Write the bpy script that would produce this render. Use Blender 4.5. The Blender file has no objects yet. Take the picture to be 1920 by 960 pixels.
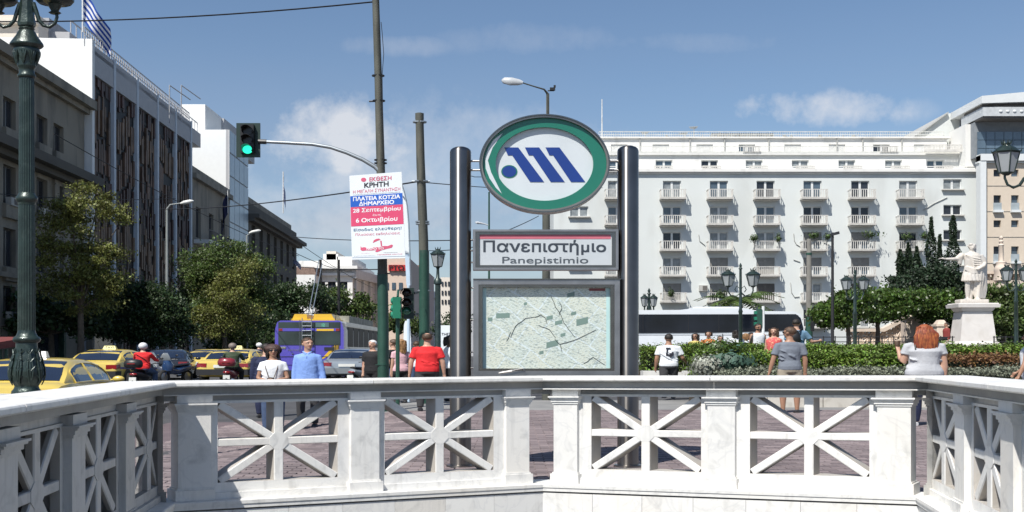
import bpy, bmesh, math, random
import numpy as np
from mathutils import Vector, Matrix
from mathutils.geometry import delaunay_2d_cdt
R = math.radians
rnd = random.Random(7)
sc = bpy.context.scene
C = sc.collection
WX = 1.3333          # the photograph shows every thing this much wider than tall: widths are built that way

# ------------------------------------------------ camera, sky, sun, exposure
CZ = 1.3
F = 1400.0            # picture columns per unit of x/y in the layout grid
KD = 1.45             # metres of depth per unit of the layout grid (see the end of the script)
cam = bpy.data.objects.new("camera", bpy.data.cameras.new("camera"))
C.objects.link(cam)
cam.location = (0, 0, CZ)
cam.rotation_euler = (R(90), 0, 0)
cam.data.sensor_width = 36
cam.data.lens = 36 * F * KD / 1920
cam.data.shift_y = 180 / 1920
cam.data.clip_end = 6000
sc.camera = cam
sc.view_settings.view_transform = 'Standard'
sc.view_settings.look = 'None'
sc.view_settings.exposure = 0.3
sc.view_settings.gamma = 1
SUN = Vector((.667, 1, -1.52)).normalized()      # the way the light travels
sl = bpy.data.lights.new("sun", 'SUN')
sl.energy = 5.0
sl.angle = R(.53)
sl.color = (1, .965, .9)
so = bpy.data.objects.new("sun", sl)
so.rotation_euler = SUN.to_track_quat('-Z', 'Y').to_euler()
C.objects.link(so)
wd = bpy.data.worlds.new("World")
sc.world = wd
wd.use_nodes = True
nt = wd.node_tree
bg = nt.nodes['Background']
bg.inputs['Strength'].default_value = .090
sky = nt.nodes.new('ShaderNodeTexSky')
sky.sky_type = 'NISHITA'
sky.sun_disc = False
sky.sun_elevation = math.asin(-SUN.z)
sky.sun_rotation = math.atan2(-SUN.x, -SUN.y) % (2 * math.pi)
sky.altitude = 100
sky.air_density = 1.0
sky.dust_density = .5
sky.ozone_density = 3.2
def wn(t, **k):
    n = nt.nodes.new(t)
    for a, b in k.items():
        setattr(n, a, b)
    return n
def wmath(op, a, b=None, clamp=False):
    n = wn('ShaderNodeMath', operation=op, use_clamp=clamp)
    for i, s in enumerate((a, b)):
        if s is None: continue
        if isinstance(s, (int, float)): n.inputs[i].default_value = s
        else: nt.links.new(s, n.inputs[i])
    return n.outputs[0]
tc = wn('ShaderNodeTexCoord')
sep = wn('ShaderNodeSeparateXYZ')
nt.links.new(tc.outputs['Generated'], sep.inputs[0])
zz = wmath('ADD', wmath('MAXIMUM', sep.outputs['Z'], 0.0), .10)
cx = wmath('DIVIDE', sep.outputs['X'], zz)
cy = wmath('DIVIDE', sep.outputs['Y'], zz)
cmb = wn('ShaderNodeCombineXYZ')
nt.links.new(cx, cmb.inputs[0]); nt.links.new(cy, cmb.inputs[1])
def wnoise(scale, detail, loc, src=None, rough=.55):
    mp = wn('ShaderNodeMapping'); mp.inputs['Location'].default_value = loc
    nt.links.new(src or cmb.outputs[0], mp.inputs[0])
    n = wn('ShaderNodeTexNoise'); n.inputs['Scale'].default_value = scale
    n.inputs['Detail'].default_value = detail; n.inputs['Roughness'].default_value = rough
    nt.links.new(mp.outputs[0], n.inputs[0])
    return n.outputs[0]
# thin broad veil, thickest low down, and a few cumulus heaps
veil = wmath('MULTIPLY', wmath('SUBTRACT', wnoise(.55, 6, (3.1, 1.2, 0)), .40, True), 3.2, True)
low = wmath('SUBTRACT', 1.0, wmath('MULTIPLY', sep.outputs['Z'], 3.4, True), True)
veil = wmath('MULTIPLY', veil, wmath('MULTIPLY', low, 1.0))
# base haze low in the sky
veil = wmath('MAXIMUM', veil, wmath('MULTIPLY', wmath('POWER', low, 2.2), .62))
mx = wn('ShaderNodeMix', data_type='RGBA')
nt.links.new(wmath('MULTIPLY', veil, .88), mx.inputs[0])
nt.links.new(sky.outputs[0], mx.inputs[6])
mx.inputs[7].default_value = (3.2, 3.45, 4.3, 1)
heap = wnoise(2.3, 9, (1.7, 0.4, 2.0), tc.outputs['Generated'], .62)
def bump_dir(dx, dz, rx, rz):
    # where in the sky a heap sits: by direction (x/y, z/y)
    px = wmath('MULTIPLY', wmath('DIVIDE', sep.outputs['X'], wmath('MAXIMUM', sep.outputs['Y'], .05)), KD)
    pz = wmath('MULTIPLY', wmath('DIVIDE', sep.outputs['Z'], wmath('MAXIMUM', sep.outputs['Y'], .05)), KD)
    a = wmath('POWER', wmath('ABSOLUTE', wmath('DIVIDE', wmath('SUBTRACT', px, dx), rx)), 2)
    b = wmath('POWER', wmath('ABSOLUTE', wmath('DIVIDE', wmath('SUBTRACT', pz, dz), rz)), 2)
    return wmath('SUBTRACT', 1.0, wmath('ADD', a, b), True)
fine = wnoise(15, 10, (0, 0, 0), tc.outputs['Generated'], .62)
m1 = None
for (dx, dz, rx, rz, st) in ((-.235, .285, .14, .075, 1.0), (-.20, .23, .20, .05, .6), (.41, .325, .17, .035, .8),
                             (-.10, .24, .38, .13, .38), (-.25, .19, .3, .07, .45), (.02, .42, .16, .03, .14), (-.15, .41, .1, .02, .2),
                             (.9, .30, .3, .06, .8), (-1.2, .45, .4, .1, .7), (.25, .415, .16, .02, .12)):
    g = wmath('MULTIPLY', wmath('MULTIPLY', wmath('SUBTRACT', wmath('ADD', bump_dir(dx, dz, rx, rz), wmath('MULTIPLY', fine, 3.4)), 2.15, True), 1.35, True), st)
    g = wmath('MULTIPLY', g, wmath('MULTIPLY', bump_dir(dx, dz, rx, rz), 1.8, True))
    m1 = g if m1 is None else wmath('MAXIMUM', m1, g)
mx2 = wn('ShaderNodeMix', data_type='RGBA')
nt.links.new(wmath('MULTIPLY', m1, .78), mx2.inputs[0])
nt.links.new(mx.outputs[2], mx2.inputs[6])
mx2.inputs[7].default_value = (7.2, 7.3, 7.6, 1)
nt.links.new(mx2.outputs[2], bg.inputs[0])

# ------------------------------------------------ materials
MATS = {}
def M(name, col, rough=.7, metal=0., var=.12, scale=2., bump=0., bscale=30., island=0., spec=.5, emit=0., coat=0., trans=0., stain=None):
    if name in MATS: return MATS[name]
    m = bpy.data.materials.new(name); m.use_nodes = True
    t = m.node_tree; b = t.nodes['Principled BSDF']
    b.inputs['Roughness'].default_value = rough
    b.inputs['Metallic'].default_value = metal
    b.inputs['Specular IOR Level'].default_value = spec
    b.inputs['Coat Weight'].default_value = coat
    b.inputs['Coat Roughness'].default_value = .05
    co = t.nodes.new('ShaderNodeTexCoord')
    c = col
    n = t.nodes.new('ShaderNodeTexNoise'); n.inputs['Scale'].default_value = scale; n.inputs['Detail'].default_value = 6
    t.links.new(co.outputs['Object'], n.inputs[0])
    r = t.nodes.new('ShaderNodeValToRGB')
    r.color_ramp.elements[0].position = .3; r.color_ramp.elements[1].position = .7
    r.color_ramp.elements[0].color = (*[min(1, x * (1 - var)) for x in c], 1)
    r.color_ramp.elements[1].color = (*[min(1, x * (1 + var)) for x in c], 1)
    t.links.new(n.outputs[0], r.inputs[0])
    out = r.outputs[0]
    if stain:      # (colour, scale, threshold, strength): dirt, weathering
        n2 = t.nodes.new('ShaderNodeTexNoise'); n2.inputs['Scale'].default_value = stain[1]; n2.inputs['Detail'].default_value = 9
        n2.inputs['Distortion'].default_value = .6
        mp = t.nodes.new('ShaderNodeMapping'); mp.inputs['Scale'].default_value = stain[4] if len(stain) > 4 else (1, 1, 1)
        t.links.new(co.outputs['Object'], mp.inputs[0]); t.links.new(mp.outputs[0], n2.inputs[0])
        mr = t.nodes.new('ShaderNodeMapRange'); mr.inputs[1].default_value = stain[2]; mr.inputs[2].default_value = stain[2] + .18
        mr.inputs[4].default_value = stain[3]
        t.links.new(n2.outputs[0], mr.inputs[0])
        mx = t.nodes.new('ShaderNodeMix'); mx.data_type = 'RGBA'
        t.links.new(mr.outputs[0], mx.inputs[0]); t.links.new(out, mx.inputs[6]); mx.inputs[7].default_value = (*stain[0], 1)
        out = mx.outputs[2]
    if island:
        g = t.nodes.new('ShaderNodeNewGeometry')
        hs = t.nodes.new('ShaderNodeHueSaturation')
        ma = t.nodes.new('ShaderNodeMapRange'); ma.inputs[3].default_value = 1 - island; ma.inputs[4].default_value = 1 + island
        mh = t.nodes.new('ShaderNodeMapRange'); mh.inputs[3].default_value = .5 - island * .04; mh.inputs[4].default_value = .5 + island * .04
        t.links.new(g.outputs['Random Per Island'], ma.inputs[0]); t.links.new(g.outputs['Random Per Island'], mh.inputs[0])
        t.links.new(ma.outputs[0], hs.inputs['Value']); t.links.new(mh.outputs[0], hs.inputs['Hue'])
        t.links.new(out, hs.inputs['Color']); out = hs.outputs[0]
    t.links.new(out, b.inputs['Base Color'])
    if bump:
        n3 = t.nodes.new('ShaderNodeTexNoise'); n3.inputs['Scale'].default_value = bscale; n3.inputs['Detail'].default_value = 5
        t.links.new(co.outputs['Object'], n3.inputs[0])
        bp = t.nodes.new('ShaderNodeBump'); bp.inputs['Strength'].default_value = min(1, bump); bp.inputs['Distance'].default_value = .02
        t.links.new(n3.outputs[0], bp.inputs['Height']); t.links.new(bp.outputs[0], b.inputs['Normal'])
    if emit:
        b.inputs['Emission Color'].default_value = (*col, 1); b.inputs['Emission Strength'].default_value = emit
    if trans:
        b.inputs['Subsurface Weight'].default_value = 0
        tr = t.nodes.new('ShaderNodeBsdfTranslucent'); t.links.new(out, tr.inputs[0])
        ms = t.nodes.new('ShaderNodeMixShader'); ms.inputs[0].default_value = trans
        t.links.new(b.outputs[0], ms.inputs[1]); t.links.new(tr.outputs[0], ms.inputs[2])
        t.links.new(ms.outputs[0], t.nodes['Material Output'].inputs[0])
    MATS[name] = m
    return m

def marble(name, base=(.74, .73, .70), vein=.5, dirt=.5):
    m = bpy.data.materials.new(name); m.use_nodes = True
    t = m.node_tree; b = t.nodes['Principled BSDF']; b.inputs['Roughness'].default_value = .55
    L = t.links.new; N = t.nodes.new
    co = N('ShaderNodeTexCoord'); oi = N('ShaderNodeObjectInfo')
    ad = N('ShaderNodeVectorMath'); ad.operation = 'ADD'
    ml = N('ShaderNodeMath'); ml.operation = 'MULTIPLY'; ml.inputs[1].default_value = 37
    L(oi.outputs['Random'], ml.inputs[0]); L(co.outputs['Object'], ad.inputs[0]); L(ml.outputs[0], ad.inputs[1])
    def noise(s, d, dist=0, vec=ad.outputs[0]):
        n = N('ShaderNodeTexNoise'); n.inputs['Scale'].default_value = s; n.inputs['Detail'].default_value = d; n.inputs['Distortion'].default_value = dist
        L(vec, n.inputs[0]); return n.outputs[0]
    def rng(v, a, b_, c, d):
        n = N('ShaderNodeMapRange'); n.inputs[1].default_value = a; n.inputs[2].default_value = b_; n.inputs[3].default_value = c; n.inputs[4].default_value = d
        L(v, n.inputs[0]); return n.outputs[0]
    def mix(f, a, c):
        n = N('ShaderNodeMix'); n.data_type = 'RGBA'; L(f, n.inputs[0])
        if isinstance(a, tuple): n.inputs[6].default_value = (*a, 1)
        else: L(a, n.inputs[6])
        n.inputs[7].default_value = (*c, 1); return n.outputs[2]
    # veins: thin band of a distorted noise round .5
    v = noise(2.2, 8, 1.6)
    s = N('ShaderNodeMath'); s.operation = 'SUBTRACT'; s.inputs[1].default_value = .5; L(v, s.inputs[0])
    a = N('ShaderNodeMath'); a.operation = 'ABSOLUTE'; L(s.outputs[0], a.inputs[0])
    col = mix(rng(a.outputs[0], 0, .03, .45 * vein, 0), base, (.42, .43, .45))
    col = mix(rng(noise(1.3, 6), .45, .75, 0, .35), col, (.60, .61, .63))
    col = mix(rng(noise(.9, 5, .4), .52, .78, 0, .35), col, (.72, .62, .48))
    col = mix(rng(noise(6, 9, .8), .55, .8, 0, dirt), col, (.30, .30, .29))
    # rain streaks, stretched downwards
    mp = N('ShaderNodeMapping'); mp.inputs['Scale'].default_value = (9, 9, .9); L(ad.outputs[0], mp.inputs[0])
    col = mix(rng(noise(1.6, 6, 0, mp.outputs[0]), .56, .8, 0, dirt * .8), col, (.33, .32, .30))
    # per slab brightness
    hs = N('ShaderNodeHueSaturation'); L(rng(oi.outputs['Random'], 0, 1, .93, 1.04), hs.inputs['Value']); L(col, hs.inputs['Color'])
    L(hs.outputs[0], b.inputs['Base Color'])
    bp = N('ShaderNodeBump'); bp.inputs['Strength'].default_value = .25; bp.inputs['Distance'].default_value = .004
    L(noise(60, 6), bp.inputs['Height']); L(bp.outputs[0], b.inputs['Normal'])
    MATS[name] = m
    return m
MB_W = marble('white_marble')
MB_D = marble('shade_darkened_marble', (.50, .49, .47), .6, .9)  # dirty marble whose base is also darkened to stand for shade
MB_R = marble('shaded_reveal_marble', (.40, .37, .33), .3, .7)  # lattice reveals: brownish stone, with their shade put into the darker colour
MB_G = marble('dark_grey_marble', (.25, .25, .245), .3, .9)  # darker grey marble for frieze and architrave
MB_S = marble('statue_marble', (.60, .55, .49), .25, .5)

# ------------------------------------------------ mesh tools
def wl(o):
    p = Vector((0, 0, 0))
    while o is not None:
        p += o.location; o = o.parent
    return p
class MB:
    def __init__(s): s.v = []; s.f = []; s.m = []
    def add(s, vs, fs, m=0):
        k = len(s.v); s.v += [tuple(x) for x in vs]; s.f += [tuple(i + k for i in f) for f in fs]; s.m += [m] * len(fs); return s
    def box(s, x0, x1, y0, y1, z0, z1, m=0):
        return s.add([(x0, y0, z0), (x1, y0, z0), (x1, y1, z0), (x0, y1, z0), (x0, y0, z1), (x1, y0, z1), (x1, y1, z1), (x0, y1, z1)],
                     [(0, 3, 2, 1), (4, 5, 6, 7), (0, 1, 5, 4), (1, 2, 6, 5), (2, 3, 7, 6), (3, 0, 4, 7)], m)
    def hexa(s, P, m=0):
        return s.add(P, [(0, 3, 2, 1), (4, 5, 6, 7), (0, 1, 5, 4), (1, 2, 6, 5), (2, 3, 7, 6), (3, 0, 4, 7)], m)
    def obox(s, c, size, mat=None, m=0):
        a, b, d = [x / 2 for x in size]; P = [(-a, -b, -d), (a, -b, -d), (a, b, -d), (-a, b, -d), (-a, -b, d), (a, -b, d), (a, b, d), (-a, b, d)]
        mt = mat or Matrix.Identity(3)
        return s.hexa([Vector(c) + mt @ Vector(p) for p in P], m)
    def frame(s, d):
        d = Vector(d).normalized(); u = d.cross(Vector((0, 0, 1)))
        if u.length < 1e-3: u = Vector((1, 0, 0))
        u.normalize(); return u, d.cross(u).normalized()
    def path(s, pts, rad, n=8, m=0, cap=True, flat=None):
        pts = [Vector(p) for p in pts]
        if not hasattr(rad, '__len__'): rad = [rad] * len(pts)
        vs = []; u0 = None
        for i, p in enumerate(pts):
            d = (pts[min(i + 1, len(pts) - 1)] - pts[max(i - 1, 0)])
            if d.length < 1e-9: d = Vector((0, 0, 1))
            d.normalize()
            if u0 is None: u, w = s.frame(d)
            else:
                u = (u0 - d * u0.dot(d)).normalized(); w = d.cross(u)
            u0 = u; r = rad[i]
            ra, rb = r if hasattr(r, '__len__') else (r, r)
            for k in range(n):
                a = 2 * math.pi * k / n; vs.append(p + u * (ra * math.cos(a)) + w * (rb * math.sin(a)))
        fs = []
        for i in range(len(pts) - 1):
            for k in range(n):
                a = i * n + k; b = i * n + (k + 1) % n; fs.append((a, b, b + n, a + n))
        if cap: fs += [tuple(range(n - 1, -1, -1)), tuple(range((len(pts) - 1) * n, len(pts) * n))]
        return s.add(vs, fs, m)
    def tube(s, a, b, r0, r1=None, n=8, m=0): return s.path([a, b], [r0, r0 if r1 is None else r1], n, m)
    def lathe(s, prof, c=(0, 0, 0), n=16, m=0, axis='z', flute=None):
        vs = []
        for (r, z) in prof:
            for k in range(n):
                a = 2 * math.pi * (k + .5) / n; x, y = r * math.cos(a), r * math.sin(a)
                if axis == 'z': p = (x, y, z)
                elif axis == 'x': p = (z, x, y)
                else: p = (x, z, y)
                vs.append((c[0] + p[0], c[1] + p[1], c[2] + p[2]))
        fs = [(i * n + k, i * n + (k + 1) % n, (i + 1) * n + (k + 1) % n, (i + 1) * n + k) for i in range(len(prof) - 1) for k in range(n)]
        fs += [tuple(range(n - 1, -1, -1)), tuple(range((len(prof) - 1) * n, len(prof) * n))]
        if axis == 'y': fs = [f[::-1] for f in fs]
        return s.add(vs, fs, m)
    def ell(s, c, r, nu=12, nv=8, m=0, keep=None):
        vs = []; fs = []
        for j in range(nv + 1):
            t = math.pi * j / nv
            for i in range(nu):
                a = 2 * math.pi * i / nu; vs.append((c[0] + r[0] * math.sin(t) * math.cos(a), c[1] + r[1] * math.sin(t) * math.sin(a), c[2] + r[2] * math.cos(t)))
        for j in range(nv):
            for i in range(nu):
                f = (j * nu + i, (j + 1) * nu + i, (j + 1) * nu + (i + 1) % nu, j * nu + (i + 1) % nu)
                if keep:
                    q = [sum(vs[k][a] for k in f) / 4 - c[a] for a in range(3)]
                    if not keep(q[0] / r[0], q[1] / r[1], q[2] / r[2]): continue
                fs.append(f)
        return s.add(vs, fs, m)
    def prism(s, poly, a0, a1, axis='y', m=0):
        # poly of (u, v): axis y -> (x, z), axis x -> (y, z), axis z -> (x, y)
        def P(u, v, a): return (u, a, v) if axis == 'y' else (a, u, v) if axis == 'x' else (u, v, a)
        n = len(poly); vs = [P(u, v, a0) for u, v in poly] + [P(u, v, a1) for u, v in poly]
        fs = [tuple(range(n)), tuple(range(2 * n - 1, n - 1, -1))] + [(i, i + n, (i + 1) % n + n, (i + 1) % n) for i in range(n)]
        return s.add(vs, fs, m)
    def xf(s, mat=None, loc=(0, 0, 0), start=0):
        l = Vector(loc)
        for i in range(start, len(s.v)):
            p = Vector(s.v[i])
            if mat is not None: p = mat @ p
            s.v[i] = tuple(p + l)
        return s
    def mesh(s, name, mats, rz=0., W=1., off=(0, 0, 0), smooth=None, fix=True):
        me = bpy.data.meshes.new(name)
        v = np.array(s.v, dtype=float).reshape(-1, 3)
        v = v - np.array(off)
        if rz:
            c, q = math.cos(rz), math.sin(rz); x = v[:, 0] * c - v[:, 1] * q; y = v[:, 0] * q + v[:, 1] * c; v = np.stack([x, y, v[:, 2]], 1)
        v[:, 0] *= W
        me.from_pydata(v.tolist(), [], s.f)
        for mt in (mats if isinstance(mats, (list, tuple)) else [mats]): me.materials.append(mt)
        me.polygons.foreach_set('material_index', s.m)
        if fix:
            bm = bmesh.new(); bm.from_mesh(me)
            bmesh.ops.recalc_face_normals(bm, faces=bm.faces); bm.to_mesh(me); bm.free()
        if smooth is not None:
            me.shade_smooth(); me.set_sharp_from_angle(angle=R(smooth))
        me.update(); return me
    def build(s, name, mats, parent=None, world=False, rz=0., W=1., smooth=None, loc=None, fix=True):
        off = wl(parent) if world else (0, 0, 0)
        return put(name, s.mesh(name, mats, rz, W, off, smooth, fix), parent, loc)
def put(name, me, parent=None, loc=None):
    o = bpy.data.objects.new(name, me); C.objects.link(o); o.parent = parent
    if loc is not None: o.location = loc
    return o
def tag(o, label=None, cat=None, group=None, kind=None):
    if label: o['label'] = label
    if cat: o['category'] = cat
    if group: o['group'] = group
    if kind: o['kind'] = kind
    return o
def thing(name, label, cat, loc=(0, 0, 0), group=None):
    o = bpy.data.objects.new(name, None); C.objects.link(o); o.location = loc; o.empty_display_size = .2
    return tag(o, label, cat, group)
def copy_thing(src, loc, label):
    def rec(o, par):
        c = o.copy(); C.objects.link(c); c.parent = par
        for ch in o.children: rec(ch, c)
        return c
    r = rec(src, None); r.location = loc; r['label'] = label
    return r
def PX(x, y, D): return Vector(((x - 960) * D / F, D, CZ + (660 - y) * D / F))
def XX(x, D): return (x - 960) * D / F
def ZZ(y, D): return CZ + (660 - y) * D / F

_dg = None
def text_mesh(body, bold=0., ext=.002):
    cu = bpy.data.curves.new('t', 'FONT'); cu.body = body.replace('π', 'п').translate(str.maketrans('ΑΒΕΖΗΙΚΜΝΟΡΤΥΧο', 'ABEZHIKMNOPTYXo')); cu.size = 1; cu.offset = bold; cu.extrude = 0; cu.align_x = 'LEFT'; cu.resolution_u = 6
    ob = bpy.data.objects.new('t', cu); C.objects.link(ob)
    dg = bpy.context.evaluated_depsgraph_get()
    me = bpy.data.meshes.new_from_object(ob.evaluated_get(dg))
    bpy.data.objects.remove(ob)
    return me
def text(name, body, x0, x1, z0, z1, y, mat, parent, bold=0., keep=False, depth=.003, slope=0.):
    bold, thick = 0., bold
    """writing facing the camera side (-Y), stretched to fill x0..x1, z0..z1 (world)"""
    me = text_mesh(body, bold)
    n = len(me.vertices)
    if n == 0: return None
    v = np.zeros(n * 3); me.vertices.foreach_get('co', v); v = v.reshape(-1, 3)
    mn, mxx = v.min(0), v.max(0)
    sx = (x1 - x0) / (mxx[0] - mn[0]); sz = (z1 - z0) / (mxx[1] - mn[1])
    o = wl(parent)
    X = x0 + (v[:, 0] - mn[0]) * sx; Z = z0 + (v[:, 1] - mn[1]) * sz + (X - x0) * slope
    out = np.stack([X - o.x, np.full(n, y) - o.y, Z - o.z], 1)
    if thick:      # heavier strokes: the same outlines laid again a hair's breadth aside
        fs = [tuple(p.vertices) for p in me.polygons]; w = thick * sz * .9; vs = []; ff = []
        for q, (ax, az) in enumerate(((-1, -1), (1, -1), (1, 1), (-1, 1), (0, 0))):
            vs += [(a + ax * w, b - q * .00025, c + az * w) for a, b, c in out.tolist()]; ff += [tuple(i + q * n for i in f) for f in fs]
        me = bpy.data.meshes.new(name); me.from_pydata(vs, [], ff)
    else: me.vertices.foreach_set('co', out.ravel())
    me.materials.clear(); me.materials.append(mat); me.update()
    return put(name, me, parent)

def leaf_mesh(name, cen, size, mat, seed=0, flat=0., var=.4, asp=.6, out=None):
    rg = np.random.default_rng(seed); n = len(cen)
    a = rg.normal(size=(n, 3)); a /= np.linalg.norm(a, axis=1)[:, None]
    if out is not None:
        a = a + out * 1.1; a /= np.linalg.norm(a, axis=1)[:, None]
    t = rg.normal(size=(n, 3)); u = np.cross(a, t); u /= np.linalg.norm(u, axis=1)[:, None] + 1e-9; w = np.cross(a, u)
    s = size * (1 + var * rg.uniform(-1, 1, (n, 1)))
    p0 = cen - u * s; p1 = cen + w * s * asp; p2 = cen + u * s; p3 = cen - w * s * asp
    V = np.stack([p0, p1, p2, p3], 1).reshape(-1, 3)
    me = bpy.data.meshes.new(name)
    me.vertices.add(4 * n); me.vertices.foreach_set('co', V.ravel())
    me.loops.add(4 * n); me.loops.foreach_set('vertex_index', np.arange(4 * n, dtype=np.int32))
    me.polygons.add(n); me.polygons.foreach_set('loop_start', np.arange(0, 4 * n, 4, dtype=np.int32))
    me.materials.append(mat); me.update(calc_edges=True)
    return me
# ------------------------------------------------ ground
def clamp01(v): return max(0., min(1., v))
def sm(v): v = clamp01(v); return v * v * (3 - 2 * v)
def gz(X, Y):
    a = sm((-X - 1.5) / 4.5) * sm((Y - 7.5) / 4)
    z = -.28 * a * (1 - sm((Y - 13) / 22))
    b = sm((X - 13) / 6) * sm((Y - 25) / 11)          # the university garden lies higher
    return z + b * 1.5
CA, CL, CM, CR, CB = Vector((-2.01, 1.6)), Vector((-2.79, 6.19)), Vector((.29, 7.0)), Vector((3.365, 6.24)), Vector((2.344, 1.6))
m_asph = M('asphalt', (.062, .062, .066), .9, var=.25, scale=.8, bump=.4, bscale=60, stain=((.10, .10, .10), .35, .5, .5))
m_pave = M('brick_paving_base', (.14, .105, .11), .85, var=.2, scale=1.2, bump=.3, bscale=40)
m_pgrey = M('grey_paving', (.24, .235, .225), .85, var=.15, scale=.7, bump=.2, bscale=30, stain=((.15, .15, .15), .5, .5, .6))
m_conc = M('pale_concrete', (.46, .44, .40), .85, var=.12, scale=1.5, bump=.2, bscale=30, stain=((.26, .25, .23), 2, .5, .6))
ORD = [CA, CL, CM, CR, CB]
def nat_n(a, b):     # inward normal of the run a-b, in metres
    d = Vector(((b.x - a.x) / WX, (b.y - a.y) * KD)).normalized(); return Vector((d.y, -d.x))
def grid_n(n): return Vector((n.x * WX, n.y / KD))
def mitre(i):
    if i == 0: return grid_n(nat_n(ORD[0], ORD[1]))
    if i == len(ORD) - 1: return grid_n(nat_n(ORD[-2], ORD[-1]))
    a, b = nat_n(ORD[i - 1], ORD[i]), nat_n(ORD[i], ORD[i + 1]); return grid_n((a + b) / (1 + a.dot(b)))
def off_poly(n): return [p + mitre(i) * n for i, p in enumerate(ORD)]
pit = off_poly(-.15) + [Vector((2.2, -5)), Vector((-2.0, -5))]
def inside(p, poly):
    c = False; n = len(poly)
    for i in range(n):
        a, b = poly[i], poly[(i + 1) % n]
        if (a.y > p[1]) != (b.y > p[1]) and p[0] < (b.x - a.x) * (p[1] - a.y) / (b.y - a.y) + a.x: c = not c
    return c
def sheet(name, xs, ys, mat, dz=0., hole=None, pred=None):
    pts = [Vector((x, y)) for y in ys for x in xs]
    edges = []
    if hole:
        pts = [p for p in pts if not inside(p, hole)]
        k = len(pts); pts += hole; edges = [(k + i, k + (i + 1) % len(hole)) for i in range(len(hole))]
        vs, _, fs, _, _, _ = delaunay_2d_cdt(pts, edges, [], 0, 1e-5)
        fs = [f for f in fs if not inside(sum((vs[i] for i in f), Vector((0, 0))) / len(f), hole)]
    else:
        vs = pts; nx = len(xs); fs = [(j * nx + i, j * nx + i + 1, (j + 1) * nx + i + 1, (j + 1) * nx + i) for j in range(len(ys) - 1) for i in range(nx - 1)]
    mb = MB(); mb.add([(v.x, v.y, gz(v.x, v.y) + dz) for v in vs], fs)
    o = mb.build(name, mat, fix=True); tag(o, kind='structure')
    for p in o.data.polygons:
        if p.normal.z < 0: p.flip()
    return o
def lin(a, b, s):
    n = max(1, int(round((b - a) / s))); return [a + (b - a) * i / n for i in range(n + 1)]
xs = [-900, -300, -120] + lin(-60, 60, 1.5) + [120, 300, 900]
ys = [-60, -20, -8] + lin(0, 50, 1.5) + [60, 80, 120, 180, 260, 500, 1500, 2500]
sheet('ground', xs, ys, m_asph, 0, pit)
sheet('plaza_paving', lin(-7.5, 16, .75), lin(-4.5, 16.5, .75), m_pave, .012, pit)
sheet('grey_pavement', lin(-4, 30, 1), lin(16.5, 19.9, .85), m_pgrey, .012)
sheet('garden_ground', lin(2, 60, 1.5), lin(24, 38.5, 1.45), m_pgrey, .012)
sheet('far_pavement', lin(-29, -22, 1.4), lin(30, 200, 4), m_pgrey, .1)
# road edge kerb and crossing paint on the street
k = MB()
for y in lin(30, 196, 4)[:-1]:
    k.box(-22.0, -21.7, y, y + 3.98, gz(-22, y) - .02, gz(-22, y) + .13)
tag(k.build('kerb', m_conc), kind='structure')
m_paint = M('road_paint', (.62, .62, .60), .7, var=.15, stain=((.15, .15, .15), 6, .5, .8))
k = MB()
for i in range(14):
    for xx in (-12.5, -17):
        k.box(xx, xx + .16, 24 + i * 7, 27 + i * 7, .0, .0)
k.v = [(x, y, gz(x, y) + .012) for x, y, z in k.v]; k.f = k.f[1::6]; k.m = k.m[1::6]
tag(k.build('lane_marking', m_paint), kind='structure')

# bricks of the plaza, laid one by one where they can be made out between the balusters
m_brick = M('paving_brick', (.19, .152, .153), .85, var=.22, scale=.6, island=.35, bump=.3, bscale=50)
def brick_field():
    mb = MB(); w, l, g = .085, .25, .012
    hole = [Vector(p) for p in off_poly(-.36)] + [Vector((2.7, -5)), Vector((-2.5, -5))]
    y = 6.3; r = 0
    while y < 16.4:
        x = -6 + (r % 2) * l / 2
        wave = .0
        while x < 13:
            yy = y + .05 * math.sin(x * 1.3 + y)
            if not inside((x, yy), hole) and not inside((x + l, yy), hole) and abs(x) < yy * .75 + 1 and not (-2.79 < x < 3.4 and yy < 6.6):
                x0, x1, y0, y1 = x + g / 2, x + l - g / 2, yy + g / 3, yy + w - g / 3
                h = gz(x, y) + .03 + rnd.uniform(-.002, .002)
                mb.add([(x0, y0, h - .02), (x1, y0, h - .02), (x1, y1, h - .02), (x0, y1, h - .02), (x0 + .004, y0 + .004, h), (x1 - .004, y0 + .004, h), (x1 - .004, y1 - .004, h), (x0 + .004, y1 - .004, h)],
                       [(4, 5, 6, 7), (0, 1, 5, 4), (1, 2, 6, 5), (2, 3, 7, 6), (3, 0, 4, 7)])
            x += l
        y += w; r += 1
    o = mb.build('paving_bricks', m_brick, fix=False); tag(o, kind='stuff', label='purple brown brick paving of the plaza seen between the white bars', cat='paving')
brick_field()
# pit: the stairwell the camera looks across
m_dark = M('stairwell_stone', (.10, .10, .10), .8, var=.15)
w = MB(); w.box(-6, 6, -8, 9, -4.2, -4.0); tag(w.build('stairwell_floor', m_dark), kind='structure')

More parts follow.
